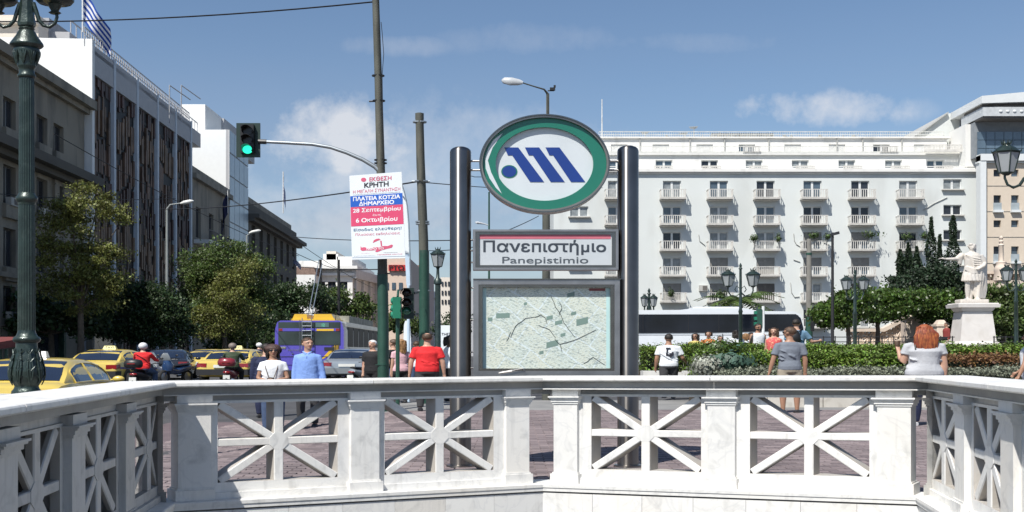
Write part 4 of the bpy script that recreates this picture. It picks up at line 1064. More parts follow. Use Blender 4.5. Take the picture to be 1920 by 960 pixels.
# cream penthouse on its roof, terraces
ro = thing('rooftop_house', 'small cream rooftop house above the neoclassical building', 'building', (XX(620, 170), 170, 0))
for a, b_, y0, y1, mt in ((606, 634, 476, 500, m_plastw), (612, 630, 471, 476, m_cream), (632, 662, 481, 500, m_plastw), (560, 606, 489, 500, m_plastw)):
    mb = MB(); mb.box(XX(a, 170), XX(b_, 170), 170, 185, ZZ(505, 170), ZZ(y0, 170)); b2(mb, 'wall', mt, ro)
for a in (610, 618, 642, 652): mb = MB(); mb.box(XX(a, 170), XX(a + 4, 170), 169.9, 170.05, ZZ(496, 170), ZZ(487, 170)); b2(mb, 'window', m_glassb, ro)
# 6: small buildings right of the big pole
pb = thing('billboard_building', 'cream building with red lettered billboard seen past the green pole', 'building', (XX(745, 140), 140, 0))
mb = MB(); mb.box(XX(715, 140), XX(768, 140), 140, 160, 0, ZZ(484, 140)); b2(mb, 'wall', M('peach_render', (.60, .47, .38), .85, var=.05), pb)
mb = MB(); mb.box(XX(729, 140), XX(766, 140), 139.6, 139.9, ZZ(508, 140), ZZ(497, 140)); bo = b2(mb, 'billboard', M('billboard_red', (.50, .03, .03), .5), pb)
text('lettering', 'ΡΤΟ', XX(731, 140), XX(758, 140), ZZ(507, 140), ZZ(498, 140), 139.5, M('black_print', (.01, .01, .01), .5), bo, .02)
for a in (722, 735, 748): mb = MB(); mb.box(XX(a, 140), XX(a + 7, 140), 139.9, 140.02, ZZ(543, 140), ZZ(530, 140)); b2(mb, 'window', m_glassb, pb)
p2 = thing('pink_building', 'pinkish apartment block in the gap between the two green poles', 'building', (XX(790, 160), 160, 0))
mb = MB(); mb.box(XX(768, 160), XX(800, 160), 160, 175, 0, ZZ(508, 160)); b2(mb, 'wall', M('pink_render', (.55, .40, .34), .85, var=.05), p2)
mb = MB(); mb.prism([(XX(766, 160), ZZ(508, 160)), (XX(801, 160), ZZ(508, 160)), (XX(786, 160), ZZ(498, 160)), (XX(772, 160), ZZ(500, 160))], 159, 176); b2(mb, 'roof', M('old_roof_tiles', (.2, .15, .12)), p2)
for a in (773, 783, 793):
    for y in (515, 530, 545): mb = MB(); mb.box(XX(a, 160), XX(a + 4, 160), 159.9, 160.02, ZZ(y + 8, 160), ZZ(y, 160)); b2(mb, 'window', m_glassb, p2)
p3 = thing('street_end_building', 'pale low buildings at the far end of the street beside the lantern', 'building', (XX(830, 230), 230, 0))
for a, b_, y, mt in ((800, 826, 556, m_plastw), (826, 850, 520, m_cream), (850, 905, 545, m_parap), (690, 730, 530, m_stone), (905, 1045, 540, m_plastw)):
    mb = MB(); mb.box(XX(a, 230), XX(b_, 230), 230, 250, 0, ZZ(y, 230)); b2(mb, 'wall', mt, p3)
for a in range(828, 848, 6):
    for y in (528, 545, 562): mb = MB(); mb.box(XX(a, 230), XX(a + 3, 230), 229.8, 230.03, ZZ(y + 8, 230), ZZ(y, 230)); b2(mb, 'window', m_glassd, p3)
# ------------------------------------------------ street furniture
m_lampg = M('lamp_green_paint', (.022, .038, .032), .35, .3, var=.3, scale=6, bump=.3, bscale=25, coat=.3, stain=((.06, .08, .07), 9, .55, .5))
m_lglass = M('lantern_glass', (.30, .32, .33), .25, spec=.6, var=.1)
m_polec = M('weathered_pole', (.075, .078, .065), .8, var=.3, scale=2, bump=.3, stain=((.14, .13, .10), 3, .5, .6, (2, 2, .3)))
m_poleg = M('pole_green_paint', (.018, .065, .045), .5, var=.2, scale=3, bump=.2, bscale=20, stain=((.04, .06, .05), 4, .55, .6))
m_galv = M('galvanised_steel', (.32, .35, .37), .45, .7, var=.1)
m_black = M('black_plastic', (.012, .012, .013), .45)
m_cable = M('black_cable', (.015, .015, .017), .6)
m_stoneb = M('pedestal_stone', (.36, .35, .33), .8, var=.12, bump=.3)
def lantern(par, c, h, w, sides=6, n='lantern'):
    """tapered glazed lantern with crown; c = bottom centre (natural local), parts under par"""
    x, y, z = c; mb = MB()
    def fr(z0, r0, z1, r1, s=sides): mb.lathe([(r0, z0), (r1, z1)], (x, y, z), s)
    fr(0, w * .10, h * .06, w * .22); fr(h * .06, w * .30, h * .09, w * .32); fr(h * .62, w * .52, h * .66, w * .56)
    mb.lathe([(w * .56, h * .66), (w * .40, h * .76), (w * .26, h * .82), (w * .16, h * .86), (w * .17, h * .89)], (x, y, z), 12)
    for i in range(sides):
        a = 2 * math.pi * (i + .5) / sides; ca, sa = math.cos(a), math.sin(a)
        mb.tube((x + w * .31 * ca, y + w * .31 * sa, z + h * .08), (x + w * .52 * ca, y + w * .52 * sa, z + h * .64), w * .025, n=4)
        mb.tube((x + w * .54 * ca, y + w * .54 * sa, z + h * .65), (x + w * .60 * ca, y + w * .60 * sa, z + h * .73), w * .035, w * .005, 4)
        mb.tube((x + w * .15 * ca, y + w * .15 * sa, z + h * .88), (x + w * .22 * ca, y + w * .22 * sa, z + h * 1.0), w * .05, w * .005, 4)
    o = mb.build(n, m_lampg, par, W=WX, smooth=40)
    g = MB(); g.lathe([(w * .29, h * .09), (w * .50, h * .62)], (x, y, z), sides); g.build('lantern_glass', m_lglass, o, W=WX)
    return o
# --- the big ornate lamp post at the left
DL = 9.
kL = DL / F
lp = thing('street_lamp', 'ornate dark green cast iron lamp post on a stone pedestal at the left edge', 'street lamp', (XX(50, DL), DL, 0))
def prof_px(rows): return [(r * .94 * kL / WX, ZZ(y, DL)) for y, r in rows]
mb = MB(); mb.box(-.35, .35, -.35, .35, -.3, .60); mb.box(-.30, .30, -.30, .30, .6001, ZZ(741, DL)); mb.build('pedestal', m_stoneb, lp, W=WX)
mb = MB(); mb.lathe(prof_px([(742, 27), (738, 30), (733, 29), (729, 25), (724, 23), (719, 26), (714, 30), (704, 32.5), (692, 32), (678, 28), (664, 24), (652, 21.5), (643, 21), (641, 25), (637, 27.5), (633, 26), (630, 21), (624, 18), (619, 17)]), n=24)
base = mb.build('base', m_lampg, lp, W=WX, smooth=50)
mb = MB()      # acanthus relief: leaves standing proud of the bulb
for i in range(9):
    a = 2 * math.pi * (i + .5) / 9
    for lean in (-1, 0, 1):
        pts = []; 
        for q in range(9):
            y = 722 - q * 8.6; ys_, rs_ = [719, 714, 704, 692, 678, 664, 652, 643], [26, 30, 32.5, 32, 28, 24, 21.5, 21]
            r = float(np.interp(-y, [-v for v in ys_], rs_)) * kL / WX
            aa = a + lean * .16 * math.sin(q * .42); pts.append(((r + .003) * math.cos(aa), (r + .003) * math.sin(aa), ZZ(y, DL)))
        mb.path(pts, [(.005 + .005 * math.sin(math.pi * q / 8)) for q in range(9)], 5)
    for q in range(4):
        y = 712 - q * 16; r = float(np.interp(-y, [-v for v in ys_], rs_)) * kL / WX
        for sgn in (-1, 1):
            mb.path([((r + .004) * math.cos(a + sgn * t_ * .26), (r + .004) * math.sin(a + sgn * t_ * .26), ZZ(y - t_ * 9, DL)) for t_ in (0, .35, .7, 1)], [.006, .007, .006, .002], 5)
o = mb.build('acanthus_relief', m_lampg, base, W=WX, smooth=60)
mb = MB()
n = 20
def fluted(y0, y1, r0, r1):
    vs = []
    for y, r in ((y0, r0), (y1, r1)):
        for i in range(n * 4):
            a = 2 * math.pi * i / (n * 4); rr = r * .94 * (1 - .09 * (1 if i % 4 in (1, 2) else 0)) * kL / WX; vs.append((rr * math.cos(a), rr * math.sin(a), ZZ(y, DL)))
    m_ = n * 4; mb.add(vs, [(i, (i + 1) % m_, (i + 1) % m_ + m_, i + m_) for i in range(m_)])
fluted(620, 380, 17.5, 16.2); fluted(366, 146, 15.5, 14.5)
mb.lathe(prof_px([(384, 16.5), (380, 17), (377, 20), (373, 21.5), (370, 21), (366, 17.5), (363, 16), (361, 14)]), n=24)
mb.build('shaft', m_lampg, lp, W=WX, smooth=30)
mb = MB(); mb.lathe(prof_px([(147, 14.5), (144, 18), (141, 18), (138, 15), (129, 15), (126, 18), (123, 18.5), (118, 18), (104, 22), (95, 26), (91, 24), (88, 30), (85, 33), (82, 32), (74, 26), (66, 20), (60, 17), (57, 14), (54, 16), (52, 14)]), n=24)
cpt = mb.build('capital', m_lampg, lp, W=WX, smooth=50)
mb = MB()
for i in range(8):
    a = 2 * math.pi * i / 8
    for l_ in (-.3, -.12, .12, .3):
        mb.path([((19 + 5.5 * t_) * kL / WX * math.cos(a + l_ * t_), (19 + 5.5 * t_) * kL / WX * math.sin(a + l_ * t_), ZZ(121 - 24 * t_, DL)) for t_ in (0, .4, .75, 1)], [.007, .010, .012, .004], 5)
mb.build('leaf_relief', m_lampg, cpt, W=WX, smooth=60)
mb = MB(); mb.lathe(prof_px([(52, 13), (49, 17), (44, 18), (36, 16.5), (20, 14), (0, 12.5), (-25, 11), (-30, 16), (-36, 10), (-60, 7), (-90, 6), (-96, 9), (-102, 5), (-115, 1)]), n=8)
mb.build('upper_stem', m_lampg, lp, W=WX)
def local(x, y, xo=50): return ((x - xo) * kL / WX, 0, ZZ(y, DL))
for sgn in (1, -1):
    mb = MB(); pts = [(62, 5), (68, 22), (73, 38), (82, 48), (93, 51), (103, 44), (107, 32), (106, 26)]
    mb.path([((sgn * (x - 50)) * kL / WX, 0, ZZ(y, DL)) for x, y in pts], [.022, .021, .02, .02, .02, .018, .016, .014], 8)
    mb.path([((sgn * (x - 50)) * kL / WX, 0, ZZ(y, DL)) for x, y in ((66, 18), (62, 22), (60, 17), (64, 12))], [.012, .012, .010, .006], 6)
    mb.lathe([(9 * kL / WX, ZZ(26, DL)), (12 * kL / WX, ZZ(24, DL)), (7 * kL / WX, ZZ(21, DL)), (9 * kL / WX, ZZ(17, DL)), (14 * kL / WX, ZZ(9, DL))], (sgn * 53 * kL / WX, 0, 0), 10)
    mb.build('arm', m_lampg, lp, W=WX, smooth=50)
    mb = MB(); mb.lathe([(14 * kL / WX, ZZ(9, DL)), (30 * kL / WX, ZZ(7, DL)), (35 * kL / WX, ZZ(2, DL)), (35 * kL / WX, ZZ(-3, DL)), (31 * kL / WX, ZZ(-5, DL))], (sgn * 53 * kL / WX, 0, 0), 14); o = mb.build('lantern_dish', m_lampg, lp, W=WX, smooth=40)
    mb = MB(); mb.lathe([(28 * kL / WX, ZZ(-5, DL)), (36 * kL / WX, ZZ(-70, DL)), (8 * kL / WX, ZZ(-95, DL))], (sgn * 53 * kL / WX, 0, 0), 8); mb.build('lantern_glass', m_lglass, o, W=WX)
# --- classical lanterns further off
def double_lamp(x, ytop, ybase, D, label, span=23, lh=40, lw=22, sides=(-1, 1)):
    k = D / F; z0 = gz(XX(x, D), D); t = thing('street_lamp', label, 'street lamp', (XX(x, D), D, z0), 'twin lantern lamp posts in the university garden' if len(sides) == 2 else None)
    zt = ZZ(ytop, D) - z0; hb = ZZ(ybase, D) - z0; s = k
    mb = MB(); mb.lathe([(5.5 * s, 0), (5.5 * s, 10 * s), (4 * s, 14 * s), (4.6 * s, 30 * s), (3.0 * s, 34 * s), (2.6 * s, zt * .6), (3.4 * s, zt * .61), (2.2 * s, zt * .63), (1.8 * s, zt - 12 * s), (3.2 * s, zt - 11 * s), (1.4 * s, zt - 8 * s), (2.2 * s, zt - 5 * s), (.3 * s, zt)], n=10)
    mb.build('post', m_lampg, t, W=WX, smooth=40)
    za = zt - (lh + 12) * s
    for sg_ in sides:
        mb = MB(); xs_ = sg_ * span / WX
        mb.path([(sg_ * 1 * s, 0, za - 8 * s), (xs_ * .35 * s, 0, za - 14 * s), (xs_ * .75 * s, 0, za - 14 * s), (xs_ * 1.0 * s, 0, za - 5 * s), (xs_ * 1.0 * s, 0, za + 2 * s)], [1.5 * s, 1.3 * s, 1.2 * s, 1.1 * s, 1.2 * s], 6)
        mb.path([(sg_ * 1 * s, 0, za), (xs_ * .3 * s, 0, za + 5 * s), (xs_ * .45 * s, 0, za - 2 * s), (xs_ * .3 * s, 0, za - 7 * s)], .8 * s, 5)
        mb.build('arm', m_lampg, t, W=WX, smooth=40)
        lantern(t, (xs_ * s, 0, za + 2 * s), lh * s, lw * s / WX * 1.25)
    return t
double_lamp(1388.5, 493, 640, 27, 'twin lantern lamp post standing before the tour coach', 23.5, 36, 21)
double_lamp(1603, 505, 645, 30, 'twin lantern lamp post left of the orange trees, beside the modern light', 16, 30, 17)
double_lamp(1905, 485, 645, 30, 'twin lantern lamp post at the right edge behind the statue', 17, 34, 19)
double_lamp(1217, 540, 640, 48, 'small distant twin lantern lamp post beside the right steel sign post', 8.5, 26, 12)
# lantern post by the second green pole
D = 26; t = thing('street_lamp', 'single crowned lantern on a fluted post between the green pole and steel post', 'street lamp', (XX(821, D), D, gz(XX(821, D), D)))
z0 = t.location.z; k = D / F
mb = MB(); mb.lathe([(9 * k / WX, 0), (9 * k / WX, 1.0), (6 * k / WX, 1.1), (5.2 * k / WX, ZZ(534, D) - z0), (8 * k / WX, ZZ(532, D) - z0), (7 * k / WX, ZZ(524, D) - z0), (3.4 * k / WX, ZZ(521, D) - z0), (2.6 * k / WX, ZZ(505, D) - z0), (3.4 * k / WX, ZZ(502, D) - z0)], n=12); mb.build('post', m_lampg, t, W=WX, smooth=40)
lantern(t, (0, 0, ZZ(503, D) - z0), 40 * k, 24 * k / WX * 1.15)
# big lantern at the upper right, hung on a scroll arm from a post outside the frame
D = 13.; t = thing('street_lamp', 'large dark green lantern on a scrolled arm at the upper right edge', 'street lamp', (XX(1952, D), D, 0)); k = D / F
mb = MB(); mb.lathe([(.16, 0), (.16, .5), (.09, .6), (.065, 3.0), (.06, 5.2), (.09, 5.25), (.03, 5.5), (.01, 5.7)], n=14); mb.build('post', m_lampg, t, W=WX, smooth=40)
mb = MB(); mb.path([((x - 1952) * k / WX, 0, ZZ(y, D)) for x, y in ((1945, 335), (1932, 325), (1920, 335), (1912, 347), (1900, 352), (1889, 346), (1884, 334), (1884, 326))], [.025, .024, .024, .023, .022, .02, .018, .016], 8)
pass; mb.build('arm', m_lampg, t, W=WX, smooth=40)
lantern(t, ((1887 - 1952) * k / WX, 0, ZZ(329, D)), 67 * k, 47 * k / WX, 6)
# --- modern lights and plain poles
def pole(name, label, cat, x0, y0, x1, D, r0, r1, mat, n=10):
    """leaning tapered pole: (x0) at its foot, (x1, y1=y0) at its top"""
    X = XX(x0, D); z = gz(X, D); t = thing(name, label, cat, (X, D, z)); return t, z
D = 35; t, z = pole('street_light', 'slim modern street light with flat head right of the concrete pole', 'street light', 1561, 0, 1561, D, 0, 0, None); k = D / F
mb = MB(); mb.tube((0, 0, 0), (0, 0, ZZ(436, D) - z), 3.3 * k / WX, 2.4 * k / WX, 10); mb.build('post', m_cable, t, W=WX, smooth=40)
mb = MB(); mb.hexa([(-2 * k, -.12, ZZ(442, D) - z), (12 * k, -.14, ZZ(439, D) - z), (12 * k, .14, ZZ(439, D) - z), (-2 * k, .12, ZZ(442, D) - z), (-1 * k, -.1, ZZ(437, D) - z), (11 * k, -.12, ZZ(434, D) - z), (11 * k, .12, ZZ(434, D) - z), (-1 * k, .1, ZZ(437, D) - z)]); mb.build('lamp_head', m_black, t)
D = 40; t, z = pole('concrete_pole', 'weathered concrete pole right of the coach', 'pole', 1517, 0, 0, D, 0, 0, None); k = D / F
mb = MB(); mb.tube((0, 0, 0), (0, 0, ZZ(448, D) - z), 6.5 * k / WX, 4.6 * k / WX, 12); mb.build('post', M('concrete_pole', (.20, .19, .17), .85, var=.2, stain=((.12, .11, .1), 2, .5, .5)), t, W=WX, smooth=40)
mb = MB(); mb.tube((0, 0, .0), (0, 0, ZZ(594, D) - z), 7.3 * k / WX, 6.6 * k / WX, 12); mb.tube((0, 0, ZZ(478, D) - z), (0, 0, ZZ(474, D) - z), 5.6 * k / WX, n=12); mb.build('green_sleeve', m_poleg, t, W=WX, smooth=40)
D = 24; t, z = pole('street_light', 'tall street light with cobra head and a perched camera above the round logo', 'street light', 1027, 0, 0, D, 0, 0, None); k = D / F
mb = MB(); mb.path([(0, 0, 0), (0, 0, ZZ(176, D) - z), ((1020 - 1027) * k / WX, -.1, ZZ(169, D) - z), ((1000 - 1027) * k / WX, -.3, ZZ(166, D) - z), ((978 - 1027) * k / WX, -.5, ZZ(162, D) - z)], [4.2 * k / WX, 2.9 * k / WX, 2.0 * k / WX, 1.6 * k / WX, 1.5 * k / WX], 8); mb.build('post', m_polec, t, W=WX, smooth=40)
mb = MB(); mb.path([((x - 1027) * k / WX, -.5, ZZ(y, D) - z) for x, y in ((980, 162.5), (972, 161.5), (958, 160), (945, 158), (941, 157))], [(.03, .05), (.06, .10), (.07, .13), (.06, .10), (.01, .03)], 10); mb.build('lamp_head', M('lamp_head_grey', (.42, .44, .46), .4), t, W=WX, smooth=50)
mb = MB(); mb.obox(((1036 - 1027) * k, 0, ZZ(167, D) - z), (10 * k, .1, 5 * k)); mb.obox(((1040 - 1027) * k, 0, ZZ(162, D) - z), (4 * k, .08, 4 * k)); mb.tube((0, 0, ZZ(170, D) - z), (12 * k, 0, ZZ(170, D) - z), .02); mb.build('camera_bracket', m_black, t)
D = 20; t, z = pole('trolley_pole', 'stout pole standing directly behind the name board', 'pole', 1024, 0, 0, D, 0, 0, None); k = D / F
mb = MB(); mb.tube((0, 0, 0), (0, 0, ZZ(372, D) - z), 8 * k / WX, 7 * k / WX, 12); mb.build('post', m_polec, t, W=WX, smooth=40)
D = 45; t, z = pole('street_light', 'thin street light seen just left of the round logo', 'street light', 917, 0, 0, D, 0, 0, None); k = D / F
mb = MB(); mb.path([(0, 0, 0), (0, 0, ZZ(360, D) - z)], [2.4 * k / WX, 1.6 * k / WX], 8)
mb.build('post', m_poleg, t, W=WX)
mb = MB(); mb.path([(0, 0, ZZ(423, D) - z), (-8 * k / WX, 0, ZZ(420, D) - z), (-22 * k / WX, 0, ZZ(417.5, D) - z), (-26 * k / WX, 0, ZZ(417, D) - z)], [.03, .04, .09, .03], 6); mb.build('lamp_head', M('lamp_head_grey', (.42, .44, .46)), t, W=WX)
D = 50; t, z = pole('street_light', 'street light with pale head in front of the louvred block', 'street light', 313, 0, 0, D, 0, 0, None); k = D / F
mb = MB(); mb.path([(0, 0, 0), (0, 0, ZZ(392, D) - z), (6 * k / WX, 0, ZZ(384, D) - z), (26 * k / WX, 0, ZZ(381, D) - z)], [.09, .06, .05, .04], 8); mb.build('post', M('lamp_post_grey', (.22, .24, .24), .6), t, W=WX)
mb = MB(); mb.path([(25 * k / WX, 0, ZZ(381.5, D) - z), (32 * k / WX, 0, ZZ(380, D) - z), (44 * k / WX, 0, ZZ(377.5, D) - z), (50 * k / WX, 0, ZZ(376.5, D) - z)], [.05, .13, .13, .04], 8); mb.build('lamp_head', M('lamp_head_pale', (.62, .62, .60), .4), t, W=WX, smooth=50)
D = 60; t, z = pole('street_light', 'street light with pale head before the dark cornice building', 'street light', 463, 0, 0, D, 0, 0, None); k = D / F
mb = MB(); mb.path([(0, 0, 0), (0, 0, ZZ(442, D) - z), (8 * k / WX, 0, ZZ(436, D) - z)], [.08, .06, .04], 8); mb.build('post', M('lamp_post_grey', (.22, .24, .24)), t, W=WX)
mb = MB(); mb.path([(4 * k / WX, 0, ZZ(437, D) - z), (10 * k / WX, 0, ZZ(435, D) - z), (22 * k / WX, 0, ZZ(432.5, D) - z), (26 * k / WX, 0, ZZ(432, D) - z)], [.05, .12, .12, .04], 8); mb.build('lamp_head', M('lamp_head_pale', (.62, .62, .60)), t, W=WX, smooth=50)
for x, yt, D, lab in ((601, 487, 70, 'left one of two dark trolley wire masts behind the purple trolleybus'), (635, 487, 70, 'right one of two dark trolley wire masts behind the purple trolleybus')):
    t, z = pole('wire_mast', lab, 'pole', x, 0, 0, D, 0, 0, None); mb = MB(); mb.tube((0, 0, 0), (0, 0, ZZ(yt, D) - z), .13, .09, 8); mb.build('post', m_cable, t, W=WX)
# --- the tall pole with traffic signal arm and poster
DP = 17.; kp = DP / F
X = XX(719, DP); z = gz(X, DP); tp = thing('traffic_pole', 'tall leaning trolley wire pole, green at its foot, rising out of the frame', 'pole', (X, DP, z))
def wp(mb, name, mat, par, smooth=None): return mb.build(name, mat, par, world=True, smooth=smooth)
def on(x, y, D=DP): return PX(x, y, D)
mb = MB(); pts = [on(718, 708), on(717, 500), on(714, 320), on(709, 140), on(703.5, -30)]
mb.path([(p.x, p.y, p.z) for p in pts], [(12.5 * kp, 9.5 * kp), (11.5 * kp, 9 * kp), (10.3 * kp, 8 * kp), (9.2 * kp, 7 * kp), (8.2 * kp, 6.5 * kp)], 14)
wp(mb, 'shaft', m_polec, tp, 40)
mb = MB(); mb.path([Vector((X, DP, z - .05)), on(718.3, 600), on(717.2, 515)], [(14.5 * kp, 11 * kp), (13.6 * kp, 10.5 * kp), (12.6 * kp, 10 * kp)], 14); mb.tube(on(718, 684.5), on(718, 683.5), 14.6 * kp, n=14); wp(mb, 'green_sleeve', m_poleg, tp, 40)
mb = MB()
for y in (142, 189, 300, 306, 513): mb.path([on(709 + (y - 140) * .028, y + 1), on(709 + (y - 140) * .028, y - 1)], [(12 * kp, 9 * kp)] * 2, 14)
mb.tube(on(692, 190), on(710, 189.5), .02); wp(mb, 'strap', m_black, tp)
mb = MB(); mb.path([on(x, y, DP - .12) for x, y in ((714, 40), (716, 60), (719, 100), (716, 140), (717, 200), (719, 300))], .008, 5); wp(mb, 'cable', m_cable, tp)
mb = MB(); mb.path([on(x, y, DP - .05) for x, y in ((713, 322), (702, 312), (680, 299), (650, 286), (620, 276), (585, 270), (540, 267.5), (500, 265.5), (487, 265))], [.055, .05, .047, .044, .042, .040, .038, .036, .036], 10); sa = wp(mb, 'signal_arm', m_galv, tp, 50)
mb = MB(); mb.tube(on(484, 265, DP - .05), on(499, 265.6, DP - .05), .055, n=8); wp(mb, 'clamp', m_black, sa)
m_sigdark = M('signal_board', (.012, .030, .024), .45)
m_off = M('unlit_lens', (.012, .008, .008), .25)
m_go = M('lit_green_lens', (.02, .75, .45), .3, emit=1.3)
tl_ = thing('traffic_light', 'traffic signal showing green, hung on the curved arm', 'traffic light', (XX(465.5, DP), DP, ZZ(263, DP)))
mb = MB(); mb.box(XX(443.5, DP), XX(488, DP), DP - .02, DP + .02, ZZ(295, DP), ZZ(231, DP)); wp(mb, 'back_board', m_sigdark, tl_)
for q, (y, mt) in enumerate(((244, m_off), (261.5, m_off), (279.5, m_go))):
    mb = MB(); xc = 463; mb.box(XX(453, DP), XX(478, DP), DP - .13, DP - .0205, ZZ(y + 8.8, DP), ZZ(y - 8.6, DP)); b_ = wp(mb, 'lamp_housing', m_black, tl_)
    c = on(xc, y, DP - .135); mb = MB(); mb.prism([(c.x + 9.4 * kp * math.cos(a), c.z + 7.6 * kp * math.sin(a)) for a in [i * math.pi / 12 for i in range(24)]], DP - .14, DP - .1305); wp(mb, 'lens', mt, b_)
    mb = MB(); vs = []
    for a in [i * math.pi / 12 for i in range(-2, 15)]:
        for rr in (10.2, 9.7):
            for yy in (DP - .131, DP - .34 + .10 * (a > math.pi * .9 or a < .3)): vs.append((c.x + rr * kp * math.cos(a), yy, c.z + rr * .82 * kp * math.sin(a)))
    fs = []
    for i in range(16):
        a = i * 4; fs += [(a, a + 1, a + 5, a + 4), (a + 2, a + 6, a + 7, a + 3), (a + 1, a + 3, a + 7, a + 5)]
    mb.add(vs, fs); wp(mb, 'visor', m_black, b_)
# poster on the pole
m_pw = M('poster_white', (.74, .78, .80), .45, var=.02); m_pb = M('poster_blue', (.015, .11, .50), .45, var=.03); m_pr = M('poster_pink', (.66, .07, .16), .45, var=.03)
m_ptxt = M('poster_black', (.02, .02, .03), .5); m_ptb = M('poster_teal_text', (.06, .16, .28), .5); m_prt = M('poster_red_text', (.60, .10, .18), .5); m_white2 = M('poster_white_text', (.85, .85, .86), .5)
DQ = DP - .35
ps = thing('poster_board', 'tilted white, blue and pink Greek exhibition poster board strapped to the tall pole', 'poster', (XX(708, DQ), DQ, ZZ(405, DQ)))
def shear(x, y): return (x, y)
def pq(corners, y0, y1, name, mat, par=None):
    mb = MB(); mb.prism([(XX(a, DQ), ZZ(b, DQ)) for a, b in corners], y0, y1); return wp(mb, name, mat, par or ps)
cor = [(655, 329.5), (753, 322), (760, 484), (660, 487)]
brd = pq(cor, DQ, DQ + .03, 'board', m_pw)
def lerp_pt(u, v):
    a, b, c, d = [Vector(p) for p in cor]; return (a * (1 - u) + b * u) * (1 - v) + (d * (1 - u) + c * u) * v
def band(v0, v1, mat, name, dd=.003): return pq([lerp_pt(.004, v0), lerp_pt(.996, v0), lerp_pt(.996, v1), lerp_pt(.004, v1)], DQ - dd, DQ - .0005, name, mat, brd)
band(.245, .375, m_pb, 'blue_band'); band(.378, .605, m_pr, 'pink_band')
def ptext(body, u0, u1, v0, v1, mat, bold=.02, dd=.004):
    p0, p1 = lerp_pt(u0, (v0 + v1) / 2), lerp_pt(u1, (v0 + v1) / 2); hh = (v1 - v0) * 160 / 2
    sl_ = -(p1.y - p0.y) / (p1.x - p0.x)
    return text('lettering', body, XX(p0.x, DQ), XX(p1.x, DQ), ZZ(p0.y + hh, DQ), ZZ(p0.y - hh, DQ), DQ - dd, mat, brd, bold, slope=sl_)
ptext('ΕΚΘΕΣΗ', .38, .80, .035, .085, m_prt); ptext('ΚΡΗΤΗ', .28, .74, .10, .155, m_ptxt, .03); ptext('Η ΜΕΓΑΛΗ ΣΥΝΑΝΤΗΣΗ', .06, .96, .175, .215, m_prt, .0)
ptext('ΤΟΠΙΚΩΝ ΠΡΟΪΟΝΤΩΝ & ΓΕΥΣΕΩΝ ΠΑΡΑΔΟΣΗΣ', .06, .96, .225, .238, m_ptb, .0)
ptext('ΠΛΑΤΕΙΑ ΚΟΤΖΙΑ', .06, .95, .258, .305, m_white2, .03); ptext('ΔΗΜΑΡΧΕΙΟ', .17, .83, .318, .365, m_white2, .03)
ptext('28 Σεπτεμβρίου', .05, .95, .395, .455, m_white2, .022); ptext('έως', .42, .58, .468, .498, m_white2, .0); ptext('6 Οκτωβρίου', .10, .88, .51, .575, m_white2, .022)
ptext('Είσοδος ελεύθερη!', .05, .95, .63, .672, m_ptb, .01); ptext('Πλούσιες εκδηλώσεις', .08, .92, .69, .727, m_prt, .0)
mb = MB(); c = lerp_pt(.27, .06); mb.prism([(XX(c.x + 5 * math.cos(a), DQ), ZZ(c.y + 4 * math.sin(a), DQ)) for a in [i * math.pi / 8 for i in range(16)]], DQ - .003, DQ - .0005); wp(mb, 'emblem', m_prt, brd)
isl = [(.17, .84), (.19, .86), (.24, .855), (.33, .875), (.42, .86), (.52, .862), (.60, .85), (.68, .852), (.76, .835), (.78, .85), (.75, .875), (.66, .885), (.56, .90), (.48, .92), (.44, .915), (.46, .895), (.36, .898), (.28, .895), (.20, .90), (.165, .885)]
pq([lerp_pt(u, v) for u, v in isl], DQ - .003, DQ - .0005, 'island_print', m_prt, brd)
for q in ([(.42, .78), (.46, .765), (.52, .76), (.55, .775), (.50, .785), (.44, .80), (.40, .81)], [(.54, .785), (.57, .79), (.575, .85), (.55, .85)]): pq([lerp_pt(u, v) for u, v in q], DQ - .003, DQ - .0005, 'ship_print', m_prt, brd)
ptext('ΝΕΡΟ ΥΟ', .28, .60, .865, .89, m_white2, .02, .0045)
ptext('Περιφέρεια', .60, .86, .925, .935, m_ptxt, 0); ptext('ΠΕΡΙΦΕΡΕΙΑ ΚΡΗΤΗΣ', .48, .95, .945, .957, m_prt, 0); ptext('www.region.gr', .18, .34, .925, .932, m_prt, 0); ptext('Διοργάνωση Δήμος Αθηναίων', .04, .44, .955, .963, m_ptb, 0)
band(.975, .978, m_ptb, 'rule_line')
mb = MB()
for y in (345, 470): mb.path([on(700, y, DQ + .04), on(716, y - 1, DP + .2), on(733, y, DQ + .04)], .012, 5)
wp(mb, 'strap', m_black, ps)
D = 20.; wpn = thing('signboard', 'white round-topped panel seen almost edge on behind the poster board', 'sign', (XX(761, D), D, ZZ(450, D)))
mb = MB(); mb.prism([(XX(a, D), ZZ(b, D)) for a, b in ((752, 345), (757, 362), (762, 385), (765, 420), (767, 475), (755, 475))], D, D + .05); wp(mb, 'upper_panel', m_pw, wpn)
mb = MB(); mb.prism([(XX(a, D), ZZ(b, D)) for a, b in ((759, 475), (767, 475), (769, 535), (762, 535))], D + .01, D + .05); mb.tube(PX(766, 535, D + .03), (XX(766, D), D, gz(XX(766, D), D)), .04); wp(mb, 'lower_panel', M('poster_white_blue', (.50, .62, .74), .5), wpn)
mb = MB(); mb.path([PX(x, y, D - .01) for x, y in ((753, 343), (759, 362), (764, 386), (767, 420), (769, 475), (771, 535))], .012, 5); wp(mb, 'edge_trim', m_galv, wpn)
